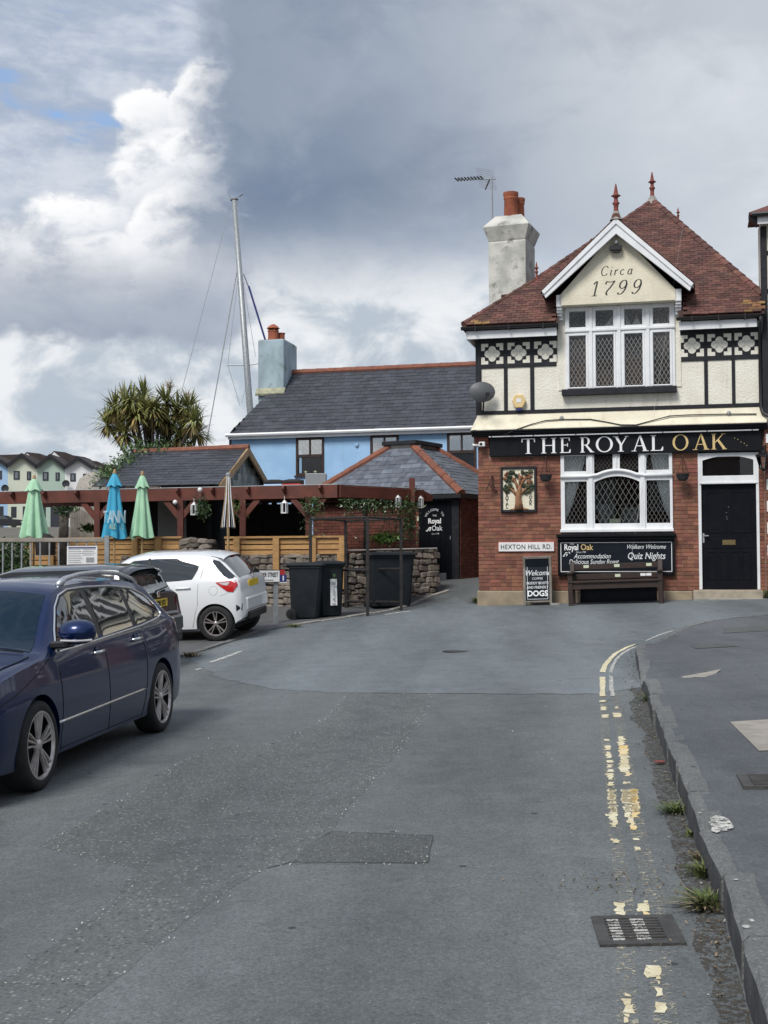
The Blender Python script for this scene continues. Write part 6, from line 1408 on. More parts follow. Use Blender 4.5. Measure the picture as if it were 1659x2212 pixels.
parasol('closed mint-green parasol beside the dark hedge', 73, 1030, 1161, 27.9, 'umbrella_green', 66, 2)
parasol('closed turquoise parasol with a printed ale advertisement', 247, 1018, 1162, 27.55, 'umbrella_blue', 60, 5, True)
parasol('closed mint-green parasol beside the turquoise one', 307, 1022, 1161, 27.7, 'umbrella_green', 56, 9)
k = thing('parasol_frame', 'bare parasol frame with white ribs and wooden pole, canopy removed', 'parasol', (0, 0, 0)); tp = at(493, 1024, 27.2); k.location = (tp.x, tp.y, g(tp.x, tp.y)); zt_ = tp.z-k.location.z
MB().tube([(0, 0, 0), (0, 0, zt_)], .028, 8).build('pole', 'pole_wood', k); MB().lathe([(.05, -.05), (.055, 0), (.03, .03)], 10, (0, 0, zt_)).build('hub', 'grey_plastic', k)
for i in range(8):
    a_ = i*pi/4+.3; MB().tube([(.035*math.cos(a_), .035*math.sin(a_), zt_), (.075*math.cos(a_), .075*math.sin(a_), zt_-.55), (.15*math.cos(a_), .15*math.sin(a_), zt_-1.12)], .010, 6).build('rib', 'white_paint' if i % 4 else 'pole_wood', k); MB().lathe([(.013, 0), (.014, .03), (.0, .03)], 6, (.15*math.cos(a_), .15*math.sin(a_), zt_-1.15)).build('rib_tip', 'black_plastic', k)

# ================================================================== garden wall and slatted fence
rw = random.Random(55)
su_ = chamfer_units('stone', 'stone', 10, .15, rw)
def stone_wall(label, A, B, ztop_a, ztop_b, thick=.35, x_from=0., limit=300, bottom=None):
    A, B = V((*A, 0)), V((*B, 0)); u_ = (B-A).normalized(); L = (B-A).length; n_ = V((u_.y, -u_.x, 0))
    if n_.y > 0: n_ = -n_
    wl = thing('stone_wall', label, 'wall', A, math.atan2(u_.y, u_.x), 'rubble walls of the pub garden')
    gmin = min(g(A.x, A.y), g(B.x, B.y))-.15
    MB().add([(0, -.10, gmin), (L, -.10, gmin), (L, -.10, ztop_b-.05), (0, -.10, ztop_a-.05), (0, thick, gmin), (L, thick, gmin), (L, thick, ztop_b-.05), (0, thick, ztop_a-.05)], [(0, 1, 2, 3), (5, 4, 7, 6), (4, 0, 3, 7), (1, 5, 6, 2), (3, 2, 6, 7)]).build('core', 'stone_gap', wl)
    it_ = []; x = x_from
    cols_ = []
    z_ = gmin+.1
    while z_ < max(ztop_a, ztop_b)-.04:
        h_ = rw.uniform(.065, .15); x = x_from+rw.uniform(-.1, 0)
        while x < L-.04:
            w_ = rw.uniform(.10, .32); 
            if x+w_ > L+.05: w_ = max(.08, L-x)
            zt_2 = ztop_a+(ztop_b-ztop_a)*(x/L); gl = g(*(A+u_*x).xy)
            hh = min(h_, zt_2-z_)
            if hh > .04 and z_+hh > gl: it_.append(TRS((x+w_/2, -.10+rw.uniform(-.02, .015), z_+hh/2+rw.uniform(-.012, .012)), (rw.uniform(-.1, .1), rw.uniform(-.16, .16), rw.uniform(-.12, .12)), (w_*1.06, .17, hh*rw.uniform(.95, 1.2))))
            x += w_+rw.uniform(.0, .015)
        z_ += h_
    rw.shuffle(it_); pieces(wl, 'stone', it_, 'stone', limit, su_)
    return wl
WA, WB = V((-8.8, 29.35)), V((-.80, 27.2))
stone_wall('long rubble wall carrying the slatted timber fence', WA, WB, 1.93, 1.93, x_from=3.2)
w2 = stone_wall('rubble wall with pale coping ending beside the black gate', (-.80, 27.2), (1.10, 28.25), 1.99, 2.05)
MB().box(-.02, 2.17, -.20, .36, 1.985, 2.02).build('coping', 'coping', w2, bevel=.012).rotation_euler = (0, -.022, 0)
q = at(404, 1165, 28.0); stone_wall('short raised stone pier between the two lengths of fence', (q.x, q.y-.1), (q.x+.66, q.y-.27), 2.28, 2.26, limit=60)
fn = thing('slatted_fence', 'new honey-coloured slatted timber fence on the garden wall', 'fence'); fu = V((WB.x-WA.x, WB.y-WA.y, 0)).normalized(); ff = V((fu.y, -fu.x, 0)); fz = math.atan2(fu.y, fu.x)
W0 = V((WA.x, WA.y, 0))+ff*.16
def lw(px):
    k = (px-CX)/FPX; t = (W0.x-k*W0.y)/(k*fu.y-fu.x); return t
def fbox(x0, x1, y0, y1, z0, z1, name): o = MB().box(x0, x1, y0, y1, z0, z1).build(name, 'fence_wood', fn, bevel=.004); o.location = W0; o.rotation_euler = (0, 0, fz); return o
def run(pa, pb_, posts, rows_, zt_f, zlow):
    a_, c_ = lw(pa), lw(pb_); fbox(a_, c_, -.06, .05, zt_f-.045, zt_f, 'top_rail')
    for px in posts: t = lw(px); fbox(t-.07, t+.07, -.075, -.012, zlow, zt_f-.046, 'post')
    z_ = zt_f-.065
    cuts = [a_]+[lw(px) for px in posts if pa < px < pb_]+[c_]
    for r_ in range(rows_):
        for p_, q_ in zip(cuts, cuts[1:]): fbox(p_+.002, q_-.002, -.008+rw.uniform(-.004, .004), .014, z_-.098, z_-rw.uniform(0, .006), 'slat')
        z_ -= .112+rw.uniform(-.004, .006)
run(52, 394, [113, 293, 343], 6, 2.33, 1.5); run(486, 746, [513, 598, 677.5, 741], 3, 2.315, 1.55)
t0, t1 = lw(690), lw(738); o = fbox(t0, t1, -.05, -.02, 1.93, 1.965, 'rail'); fbox(lw(733)-.03, lw(745), -.08, -.02, 1.2, 1.95, 'post'); fbox(lw(590), lw(740), -.012, .012, 1.925, 1.985, 'rail')
# ================================================================== railing and notice in front of it
rl_ = thing('metal_railing', 'weathered railing with thin vertical bars along the parking area', 'railing')
Y_r = 26.6
a_, c_ = at(-14, 1166.5, Y_r+.25), at(236, 1166.5, Y_r)
MB().beam(a_, c_, .07, .085).build('top_rail', 'grey_wood', rl_, bevel=.008)
for px in [-13.5, 6.6, 26.5, 47, 66.6, 87, 107, 127, 147, 167, 187, 207.5]:
    p_ = at(px, 1166, Y_r+.25-(px+14)/250*.25); MB().box(-.014, .014, -.014, .014, g(p_.x, p_.y), p_.z).build('baluster', 'galv', rl_).location = (p_.x, p_.y, 0)
p_ = at(231.5, 1160, Y_r-.05); MB().box(-.045, .045, -.045, .045, g(p_.x, p_.y)-.05, p_.z+.03).build('post', 'galv', rl_).location = (p_.x, p_.y, 0)
nb = thing('notice_board', 'white parking notice with a dark blue heading behind the cars', 'notice', at(177.5, 1230, 25.6)); zc_ = at(177.5, 1202, 25.6).z-nb.location.z
nw, nh = .30, .24; MB().box(-nw, nw, -.012, .012, zc_-nh, zc_+nh*.85).build('panel', 'sign_white', nb); MB().box(-nw+.03, nw-.03, -.016, -.011, zc_+nh*.66, zc_+nh*.77).build('heading', 'blue_ink', nb)
for k in range(9): MB().box(-nw+.03, -.03+.02*(k % 3), -.0145, -.011, zc_+.13-k*.036, zc_+.142-k*.036).build('text_line', 'grey_plastic', nb)
for k in range(4): MB().box(.01, nw-.04-.03*(k % 2), -.0145, -.011, zc_+.13-k*.036, zc_+.142-k*.036).build('text_line', 'grey_plastic', nb)
MB().box(.08, .24, -.0145, -.011, zc_-.12, zc_-.02).build('plan_drawing', 'grey_plastic', nb)
for x in (-.22, .22): MB().box(x-.02, x+.02, .012, .045, g(nb.location.x, nb.location.y)-nb.location.z, zc_+.15).build('leg', 'galv', nb)
hd = at(98, 1158, 27.9); tag(MB().lathe([(0, .115), (.09, .10), (.19, .03), (.22, -.08), (.2, -.35)], 16, hd-V((0, 0, .06))).build('rounded_cover', 'dark_board', smooth=True), 'rounded black cover showing above the fence beside the mint-green parasol', 'cover')

# ================================================================== street sign on posts
np_ = thing('street_name_sign', 'white ENDER STREET name sign on grey posts by the bins', 'street sign')
a_, c_ = at(500, 1252, 23.75), at(603.5, 1247.5, 24.1); zc_ = 1.50
u_ = V((c_.x-a_.x, c_.y-a_.y, 0)); L = u_.length; np_.location = ((a_.x+c_.x)/2, (a_.y+c_.y)/2, 0); np_.rotation_euler = (0, 0, math.atan2(u_.y, u_.x)); zc_ = at(577, 1244.5, 24.0).z
MB().box(-L/2, L/2, -.012, .012, zc_-.105, zc_+.105).build('plate', 'sign_white', np_); MB().box(-L/2, L/2, -.014, .014, zc_+.105, zc_+.118).box(-L/2, L/2, -.014, .014, zc_-.118, zc_-.105).build('edge', 'black_plastic', np_)
text(np_, 'ENDER STREET', .11, (L/2-.03, -.0135, zc_-.01), 'black_letter', align='RIGHT', sx=.56, bold=.002)
MB().box(L/2-.28, L/2-.12, -.0145, -.011, zc_-.08, zc_-.068).build('arrow', 'black_letter', np_)
MB().box(L/2+.005, L/2+.10, -.013, .01, zc_+.0, zc_+.115).build('badge_top', 'red_trim', np_); MB().box(L/2+.005, L/2+.135, -.016, .01, zc_-.11, zc_+.02).build('badge', 'blue_ink', np_); MB().box(L/2+.058, L/2+.082, -.019, -.014, zc_-.085, zc_+.005).build('badge_mark', 'white_letter', np_); MB().box(L/2+.0, L/2+.14, -.0145, -.012, zc_-.125, zc_-.11).build('badge_edge', 'white_letter', np_)
for x in (-L/2+.15, L/2-.06): MB().box(x-.035, x+.035, .012, .07, .3, zc_+.09).build('post', 'galv', np_)

# ================================================================== wheelie bins and barrier frame
def bin_(label, loc, rz, wd, dp, h, lid_h=.10):
    k = thing('wheelie_bin', label, 'bin', (loc[0], loc[1], g(*loc)), rz, 'bins by the garden wall')
    def rr(w_, d_, z_, y0=0): 
        c_ = .05; return [(-w_+c_, -d_+y0, z_), (w_-c_, -d_+y0, z_), (w_, -d_+c_+y0, z_), (w_, d_-c_+y0, z_), (w_-c_, d_+y0, z_), (-w_+c_, d_+y0, z_), (-w_, d_-c_+y0, z_), (-w_, -d_+c_+y0, z_)]
    lv = [rr(wd*.40, dp*.36, .03, .02), rr(wd*.41, dp*.37, .06, .02), rr(wd*.47, dp*.455, h*.90), rr(wd*.50, dp*.49, h*.905), rr(wd*.50, dp*.49, h*.945)]
    b_ = MB(); b_.add([q for l_ in lv for q in l_], [(i*8+j, i*8+(j+1) % 8, (i+1)*8+(j+1) % 8, (i+1)*8+j) for i in range(len(lv)-1) for j in range(8)] + [tuple(range(7, -1, -1)), tuple(range(32, 40))]); b_.build('body', 'bin_plastic', k, smooth=True, angle=35)
    lv = [rr(wd*.53, dp*.53, h*.945, -.01), rr(wd*.54, dp*.54, h*.955, -.01), rr(wd*.53, dp*.53, h*.985, -.01), rr(wd*.44, dp*.44, h*1.0, 0), rr(wd*.30, dp*.3, h*1.012, 0)]
    b_ = MB(); b_.add([q for l_ in lv for q in l_], [(i*8+j, i*8+(j+1) % 8, (i+1)*8+(j+1) % 8, (i+1)*8+j) for i in range(len(lv)-1) for j in range(8)] + [tuple(range(7, -1, -1)), tuple(range(32, 40))]); b_.build('lid', 'bin_plastic', k, smooth=True, angle=30)
    MB().tube([(-wd*.4, dp*.50, h*.93), (-wd*.4, dp*.60, h*.94), (wd*.4, dp*.60, h*.94), (wd*.4, dp*.50, h*.93)], .018, 6).build('handle', 'bin_plastic', k)
    for sx in (-1, 1):
        w_ = MB().lathe([(.02, -.03), (.07, -.03), (.085, -.028), (.10, -.02), (.10, .02), (.085, .028), (.07, .03), (.02, .03)], 18, (sx*wd*.45, dp*.38, .10), 'X').build('wheel', 'rubber', k, smooth=True, angle=40)
        MB().lathe([(0, -.034), (.03, -.032), (.035, 0), (.03, .032), (0, .034)], 12, (sx*wd*.45, dp*.38, .10), 'X').build('hub', 'bin_plastic', w_)
    return k
b1_ = bin_('black wheelie bin nearest the street name sign, wheels to the wall side', (-1.48, 24.95), math.radians(84), .58, .70, 1.07)
b2_ = bin_('black wheelie bin with a white instruction strip', (-1.08, 25.25), math.radians(14), .52, .66, 1.07)
MB().box(-.03, .10, -.335, -.325, .20, .86).build('label_strip', 'sign_white', b2_).rotation_euler = (-.075, 0, 0)
o = b2_.children[-1]
for z0, z1, x0, x1, m_ in ((.77, .83, .01, .06, 'leaf_dark'), (.62, .68, .0, .07, 'grey_plastic'), (.40, .55, .025, .045, 'grey_plastic'), (.33, .36, .01, .06, 'grey_plastic'), (.25, .27, .0, .07, 'grey_plastic')): MB().box(x0, x1, -.338, -.334, z0, z1).build('label_print', m_, o)
b3_ = bin_('large black bin behind the barrier frame at the coped stone wall', (.10, 26.85), math.radians(14), .98, .70, 1.13)
bf = thing('barrier_frame', 'black tubular steel barrier frame round the bins', 'barrier')
PA_, PB_, PC_, PD_ = V((-1.46, 25.72, 0)), V((-.80, 26.98, 0)), V((-.32, 24.9, 0)), V((.34, 26.18, 0))
for p_ in (PA_, PB_, PC_, PD_): MB().box(-.03, .03, -.03, .03, g(p_.x, p_.y)-.05, 2.64).build('post', 'steel_black', bf).location = (p_.x, p_.y, 0)
def rail(p_, q_, z_, r_=.022): MB().tube([p_+V((0, 0, z_)), q_+V((0, 0, z_))], r_, 6).build('rail', 'steel_black', bf)
for p_, q_ in ((PA_, PB_), (PC_, PD_), (PA_, PC_), (PB_, PD_)): rail(p_, q_, 2.62)
rail(PA_, PC_, 1.60); rail(PB_, PD_, 1.62); rail(PB_, PD_, .95); rail(PB_, PC_, 2.60, .012)
# kerb of pale concrete along the raised verge
vk = thing('verge_kerb', 'pale concrete edging', 'kerb'); vk['kind'] = 'structure'; del vk['label'], vk['category']
vp = resample([(-3.15, 19.9), (-2.92, 20.45), (-2.55, 21.69), (-2.22, 23.0), (-1.9, 23.32), (-.42, 25.11), (.84, 27.55), (1.55, 28.35)], .8)
for i, (p_, q_) in enumerate(zip(vp, vp[1:])): d_ = (q_-p_)*.01; MB().beam(V((p_.x, p_.y, g(p_.x, p_.y)+.0))+d_, V((q_.x, q_.y, g(q_.x, q_.y)+.0))-d_, .10, .05 + .02*(i % 2)).build('edging_stone', 'coping' if i > 4 else 'kerbstone', vk, bevel=.008)

# ================================================================== yacht mast beyond the cottages
ym_ = thing('yacht_mast', 'tall grey yacht mast with rigging rising behind the blue cottage', 'mast')
mt, mb_ = at(506, 433, 60), at(538, 857, 60); dn = (mb_-mt).normalized(); base_ = mt+dn*((mt.z-1.5)/-dn.z)
MB().tube([base_, mb_, mt], [.16, .155, .115], 12).build('spar', 'galv', ym_, smooth=True)
def wire(x0, y0, x1, y1, r_, m_='galv', Y0=60, Y1=60, name='stay'): MB().tube([at(x0, y0, Y0), at(x1, y1, Y1)], r_, 5).build(name, m_, ym_)
wire(497, 445, 380, 893, .014); wire(512, 585, 440, 990, .026); wire(515, 590, 492, 787, .012); wire(492, 788, 519, 878, .012); wire(522, 590, 552, 770, .012); wire(540, 800, 522, 870, .01)
wire(526, 592, 537, 620, .02, 'black_plastic', name='furling_drum'); wire(537, 618, 573, 735, .05, 'blue_ink', name='furled_sail')
wire(490, 789, 533, 789, .03, name='spreader'); wire(533, 789, 558, 785, .03, name='spreader')
wire(498, 432, 514, 430, .06, 'black_plastic', name='masthead'); wire(499, 430, 493, 416, .012, name='wind_sensor'); wire(510, 430, 519, 421, .012, name='wind_sensor'); wire(517, 424, 525, 419, .03, 'black_plastic', name='wind_vane')

# ================================================================== colour-washed terrace across the creek
def far_house(label, x0, x1, yap, ye, m_, wins, dish=None):
    Y = 150; k = FPX/Y
    P = lambda px, py, dy=0: at(px*.16534, 932.6+py*.16534, Y)+V((0, dy, 0))
    h = thing('terraced_house', label, 'house', (0, 0, 0), 0, 'colour-washed houses across the creek')
    xm = (x0+x1)/2-.5*0; zb_ = P(x0, 1310).z
    a_, c_, ap = P(x0, ye), P(x1, ye), P((x0+x1)/2-5, yap)
    MB().prism([(a_.x, Y, zb_-1), (c_.x, Y, zb_-1), (c_.x, Y, c_.z), (ap.x, Y, ap.z), (a_.x, Y, a_.z)], (0, 9, 0)).build('wall', m_, h)
    for q_, s_ in ((a_, -1), (c_, 1)):
        e_ = V((q_.x, Y, q_.z))+(V((q_.x, Y, q_.z))-V((ap.x, Y, ap.z)))*.03; r_ = MB().prism([(ap.x, Y-.5, ap.z+.25), (e_.x, Y-.5, e_.z+.25), (e_.x, Y-.5, e_.z-.05), (ap.x, Y-.5, ap.z-.05)], (0, 10, 0)).build('roof', 'far_tile', h)
        MB().prism([(ap.x, Y-.55, ap.z+.2), (e_.x, Y-.55, e_.z+.2), (e_.x, Y-.55, e_.z-.25), (ap.x, Y-.55, ap.z-.25)], (0, .05, 0)).build('barge_board', 'timber_black', h)
    for u0, v0, u1, v1 in wins:
        p_, q_ = P(u0, v1), P(u1, v0); f_ = MB().box(p_.x, q_.x, Y-.06, Y+.05, p_.z, q_.z).build('window', 'far_dark', h); MB().box(p_.x+.18, q_.x-.18, Y-.09, Y-.05, p_.z+.15, q_.z-.15).build('pane', 'glass_blue_house', f_)
    for u0, v0, u1, v1 in ((x0+40, 980, x0+110, 1120), (x1-190, 975, x1-60, 1250)):
        p_, q_ = P(u0, v1), P(u1, v0); MB().box(p_.x, q_.x, Y-.05, Y+.05, p_.z, q_.z).build('ground_floor_window', 'far_dark', h)
    if dish: q_ = P(*dish); MB().lathe([(0, .1), (.35, .07), (.45, 0), (.1, .15)], 14, (q_.x, Y-.6, q_.z), 'Y').build('satellite_dish', 'far_dark', h)
    return h
far_house('white gabled house next to the sky-blue one in the far terrace', -640, -270, 330, 440, 'far_white', [(-580, 508, -500, 620), (-400, 508, -340, 620)])
far_house('sage-green gabled house at the outer end of the far terrace', -1010, -640, 330, 440, 'far_green', [(-950, 508, -870, 620), (-770, 508, -710, 620)])
far_house('sky-blue gabled house in the far terrace', -270, 105, 320, 440, 'far_blue', [(-40, 508, 25, 620)])
far_house('pale lime gabled house in the far terrace', 105, 487, 310, 455, 'far_cream', [(178, 512, 258, 625), (352, 518, 406, 630)], (85, 745))
far_house('sage-green gabled house between the pale lime and white ones in the far terrace', 487, 850, 320, 462, 'far_green', [(558, 525, 634, 638), (726, 532, 780, 640)])
far_house('white gabled house beside the brown tiled roof in the far terrace', 850, 1222, 350, 475, 'far_white', [(918, 542, 990, 648), (1086, 548, 1136, 652)], (878, 685))
bt = thing('terrace_back_range', 'long brown-tiled roofs rising behind the gabled houses', 'house'); P = lambda px, py, Y=156: at(px*.16534, 932.6+py*.16534, Y)
def rng(pts, Y, m_, nm): MB().prism([(P(x, y, Y).x, Y, P(x, y, Y).z) for x, y in pts], (0, 3, 0)).build(nm, m_, bt)
rng([(-1010, 335), (320, 292), (345, 265), (520, 285), (570, 320), (640, 310), (705, 250), (850, 268), (910, 300), (1105, 330), (1160, 372), (1265, 385), (1300, 412), (1355, 430), (1700, 440), (1700, 760), (1200, 760), (1200, 480), (-1010, 480)], 156, 'far_tile', 'roof')
rng([(325, 322), (352, 285), (398, 322)], 155.7, 'far_white', 'dormer_gable'); rng([(655, 330), (705, 268), (792, 342)], 155.7, 'far_white', 'dormer_gable')
for k in range(9): rng([(1230, 480+k*32), (1600, 470+k*32), (1600, 474+k*32), (1230, 484+k*32)], 155.6, 'tile_deck', 'tile_course')
rng([(1225, 455), (1560, 440), (1560, 770), (1225, 770)], 155.9, 'far_tile', 'roof')
c_ = at(1250*.16534, 932.6+760*.16534, 60); tag(MB().lathe([(0, 1.1*.86), (.4*.86, 1.02*.86), (.85*.86, .7*.86), (1.12*.86, 0)], 20, (c_.x, 60, c_.z-.1)).lathe([(1.0, 0), (1.0, -c_.z+.5)], 20, (c_.x, 60, c_.z-.1)).build('dome_tank', 'slab', smooth=True, angle=50), 'pale rounded tank top showing over the pergola beam', 'tank')
# ================================================================== white cottage on the pavement side, beyond the picture edge
ct = thing('white_cottage', 'white rendered cottage with black window frames on the right-hand pavement', 'house', (6.9, -3, .4), math.radians(-9))
cw_ = [(.0+k*3.4+1, 1.1, 1.0, 2.4) for k in range(5)]
MB().box(0, 5, 0, 18.5, -1, 5.4).build('wall', 'cottage_white', ct); MB().prism([(-.35, -.3, 5.3), (2.5, -.3, 8), (5.3, -.3, 5.3)], (0, 19, 0)).build('roof', 'slate', ct)
for k in range(5):
    for z0, z1 in ((.9, 2.3), (3.4, 4.6)):
        y = 1.4+k*3.5; f_ = MB().box(-.04, .05, y, y+1.2, z0, z1).build('window', 'black_plastic', ct); MB().box(-.06, -.03, y+.08, y+1.12, z0+.08, z1-.08).build('pane', 'glass_blue_house', f_)
for z0 in (2.75, 3.05): MB().box(-.03, .02, 0, 18.5, z0, z0+.12).build('timber', 'timber_black', ct)

# ================================================================== brick house down the street behind the viewer
hb = thing('brick_house', 'tall red brick house with sash windows down the street', 'house', (-15, -20, 0), 0)
MB().box(0, 13, 0, 8, -1, 9.5).build('wall', 'brick_dark', hb); MB().prism([(-.3, -.3, 9.5), (-.3, 8.3, 9.5), (-.3, 4, 12.5)], (13.6, 0, 0)).build('roof', 'slate', hb)
for k in range(4):
    for z0 in (1.2, 4.2, 7.2): f_ = MB().box(1.2+k*3, 2.4+k*3, 7.95, 8.05, z0, z0+1.6).build('window', 'white_paint', hb); MB().box(1.3+k*3, 2.3+k*3, 8.04, 8.07, z0+.1, z0+1.5).build('pane', 'glass', f_)
MB().box(5.5, 6.6, 7.95, 8.06, 0, 2.2).build('door', 'black_door', hb)
# ================================================================== cars
mat('car_glass', (.010, .014, .016), rough=.02, spec=.9, coat=1); mat('car_screen', (.002, .014, .030), rough=.05, spec=.35); mat('alloy', (.62, .58, .56), (.46, .42, .40), 16, .36, metal=.75)
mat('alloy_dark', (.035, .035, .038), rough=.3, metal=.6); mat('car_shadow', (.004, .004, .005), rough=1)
def pch(pts):
    pts = sorted(pts); X = [p_[0] for p_ in pts]; Y = [p_[1] for p_ in pts]; n = len(X)
    d = [(Y[i+1]-Y[i])/(X[i+1]-X[i]) for i in range(n-1)]
    m_ = [d[0]]+[0 if d[i-1]*d[i] <= 0 else 2*d[i-1]*d[i]/(d[i-1]+d[i]) for i in range(1, n-1)]+[d[-1]]
    def f(x):
        x = min(max(x, X[0]), X[-1]); i = 0
        while i < n-2 and x > X[i+1]: i += 1
        h = X[i+1]-X[i]; t = (x-X[i])/h
        return (2*t**3-3*t**2+1)*Y[i]+(t**3-2*t**2+t)*h*m_[i]+(-2*t**3+3*t**2)*Y[i+1]+(t**3-t**2)*h*m_[i+1]
    return f
class Car:
    def __init__(s, name, label, cat, C, h, sp):
        s.sp = sp; s.f = {k: pch(sp[k]) for k in ('low', 'belt', 'top', 'edge', 'W', 'wr')}
        h = V((h[0], h[1], 0)).normalized(); z = g(*C); gx, gy_ = (g(C[0]+.8, C[1])-g(C[0]-.8, C[1]))/1.6, (g(C[0], C[1]+1)-g(C[0], C[1]-1))/2
        n_ = V((-gx, -gy_, 1)).normalized(); x = (h-n_*h.dot(n_)).normalized(); y = n_.cross(x)
        s.o = thing(name, label, cat); s.o.matrix_world = Matrix(((x.x, y.x, n_.x, C[0]), (x.y, y.y, n_.y, C[1]), (x.z, y.z, n_.z, z), (0, 0, 0, 1)))
        s.body()
    def low(s, x):
        z = s.f['low'](x); R_ = s.sp['arch']; zc = s.sp['r']
        for xa in s.sp['axles']:
            d = abs(x-xa)
            if d < R_: z = max(z, zc+math.sqrt(R_*R_-d*d))
        return z
    def prof(s, z):
        return 1-.055*((z-.60)/.42)**2 if z < .60 else 1-.05*((z-.60)/.38)**2 if z < 1.1 else 1-.05*(.5/.38)**2
    def yb(s, x): return s.f['W'](x)*s.prof(s.f['belt'](x))-.012
    def side(s, x, z, off=0.):
        zb, ze = s.f['belt'](x), s.f['edge'](x)
        if z <= zb: return s.f['W'](x)*s.prof(z)+off
        t = min(1, (z-zb)/max(.02, ze-zb)); yb = s.yb(x); return yb+(s.f['wr'](x)-yb)*t+.014*math.sin(pi*t)+off
    def topz(s, x, y, off=0.):
        wr = s.f['wr'](x); ze, zt = s.f['edge'](x), s.f['top'](x); return ze+(zt-ze)*(1-min(1, abs(y)/wr)**2.4)+off
    def section(s, x):
        zl, zb, W, zt, ze, wr = s.low(x), s.f['belt'](x), s.f['W'](x), s.f['top'](x), s.f['edge'](x), s.f['wr'](x)
        zl = min(zl, zb-.03); P_ = [(0, zl), (W*.78, zl), (W*.93, zl)]
        for i in range(10): t = i/9; z = zl+(zb-zl)*t; P_.append((W*s.prof(z), z))
        yb = s.yb(x)
        for i in range(1, 8): t = i/7; P_.append((yb+(wr-yb)*t+.014*math.sin(pi*t), zb+(ze-zb)*t))
        for i in range(1, 10): y = wr*math.cos(i/9*pi/2); P_.append((y, ze+(zt-ze)*(1-(y/wr)**2.4)))
        return P_
    def body(s):
        x0, x1 = s.sp['W'][0][0], s.sp['W'][-1][0]; xs_ = {x0+(x1-x0)*i/70 for i in range(71)}
        for xa in s.sp['axles']:
            for k in range(25): xs_.add(xa+s.sp['arch']*math.cos(pi*k/24)*.9995)
            xs_ |= {xa-s.sp['arch']*1.003, xa+s.sp['arch']*1.003}
        for k in range(8): xs_ |= {x0+.012*k**1.5, x1-.012*k**1.5}
        xs_ = sorted(q for q in xs_ if x0 <= q <= x1); b_ = MB(); n = None; vs_ = []
        for x in xs_:
            h = s.section(x); full = [(y, z) for y, z in h] + [(-y, z) for y, z in reversed(h[1:-1])]; n = len(full); vs_ += [(x, y, z) for y, z in full]
        fs_ = [(i*n+j, (i+1)*n+j, (i+1)*n+(j+1) % n, i*n+(j+1) % n) for i in range(len(xs_)-1) for j in range(n)] + [tuple(range(n)), tuple((len(xs_)-1)*n+j for j in range(n-1, -1, -1))]
        b_.add(vs_, fs_); s.b = b_.build('body', s.sp['paint'], s.o, smooth=True, angle=48)
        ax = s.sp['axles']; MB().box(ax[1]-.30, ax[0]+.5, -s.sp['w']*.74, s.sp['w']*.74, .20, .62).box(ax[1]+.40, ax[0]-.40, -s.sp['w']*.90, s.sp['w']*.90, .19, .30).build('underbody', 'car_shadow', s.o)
    def patch(s, pts, m_, name, off=.004, sgn=(1,), par=None, mp=None, lim=.10):
        for sg in sgn:
            bm = bmesh.new(); bm.faces.new([bm.verts.new((x, 0, z)) for x, z in pts]); bmesh.ops.triangulate(bm, faces=bm.faces)
            for k in range(4):
                ed = [e_ for e_ in bm.edges if e_.calc_length() > lim]
                if not ed: break
                bmesh.ops.subdivide_edges(bm, edges=ed, cuts=1); bmesh.ops.triangulate(bm, faces=bm.faces)
            for v in bm.verts:
                if mp: v.co = mp(v.co.x, v.co.z)
                else: v.co.y = sg*s.side(v.co.x, v.co.z, off)
            me = bpy.data.meshes.new(name); bm.to_mesh(me); bm.free(); me.materials.append(MATS[m_]); me.polygons.foreach_set('use_smooth', [True]*len(me.polygons)); o = obj(name, me, par or s.o)
        return o
    def line(s, pts, r_, m_, name, off=.004, sgn=(1,), par=None, smooth=2):
        for sg in sgn:
            q = []
            for (xa, za), (xb, zb) in zip(pts, pts[1:]):
                n = max(1, int(math.hypot(xb-xa, zb-za)/.08)); q += [(xa+(xb-xa)*k/n, za+(zb-za)*k/n) for k in range(n)]
            q.append(pts[-1]); MB().tube([(x, sg*s.side(x, z, off), z) for x, z in q], r_, 6).build(name, m_, par or s.o, smooth=True)
    def wheel(s, x, y, sg, spokes, m_, m2):
        r_ = s.sp['r']; rr = s.sp['rim']; w_ = .10
        k = MB().lathe([(rr*.97, -w_), (rr*1.02, -w_*1.08), (r_*.90, -w_*1.1), (r_*.975, -w_*.92), (r_, -w_*.6), (r_, w_*.6), (r_*.975, w_*.92), (r_*.90, w_*1.1), (rr*1.02, w_*1.08), (rr*.97, w_)], 40, (0, 0, 0), 'Y').build('wheel', 'rubber', s.o, smooth=True, angle=50); k.location = (x, y, r_)
        MB().lathe([(rr*.97, sg*w_*1.02), (rr*1.0, sg*w_*1.06), (rr*.95, sg*w_*1.05), (rr*.91, sg*w_*.85)], 40, (0, 0, 0), 'Y').build('rim', m_, k, smooth=True, angle=40)
        MB().lathe([(rr*.91, sg*w_*.85), (rr*.86, sg*-w_*.7), (rr*.2, sg*-w_*.7)], 40, (0, 0, 0), 'Y').build('rim_barrel', 'alloy_dark', k, smooth=True, angle=40)
        MB().lathe([(0, sg*-.02), (rr*.62, sg*-.02)], 24, (0, 0, 0), 'Y').build('brake_disc', m2, k)
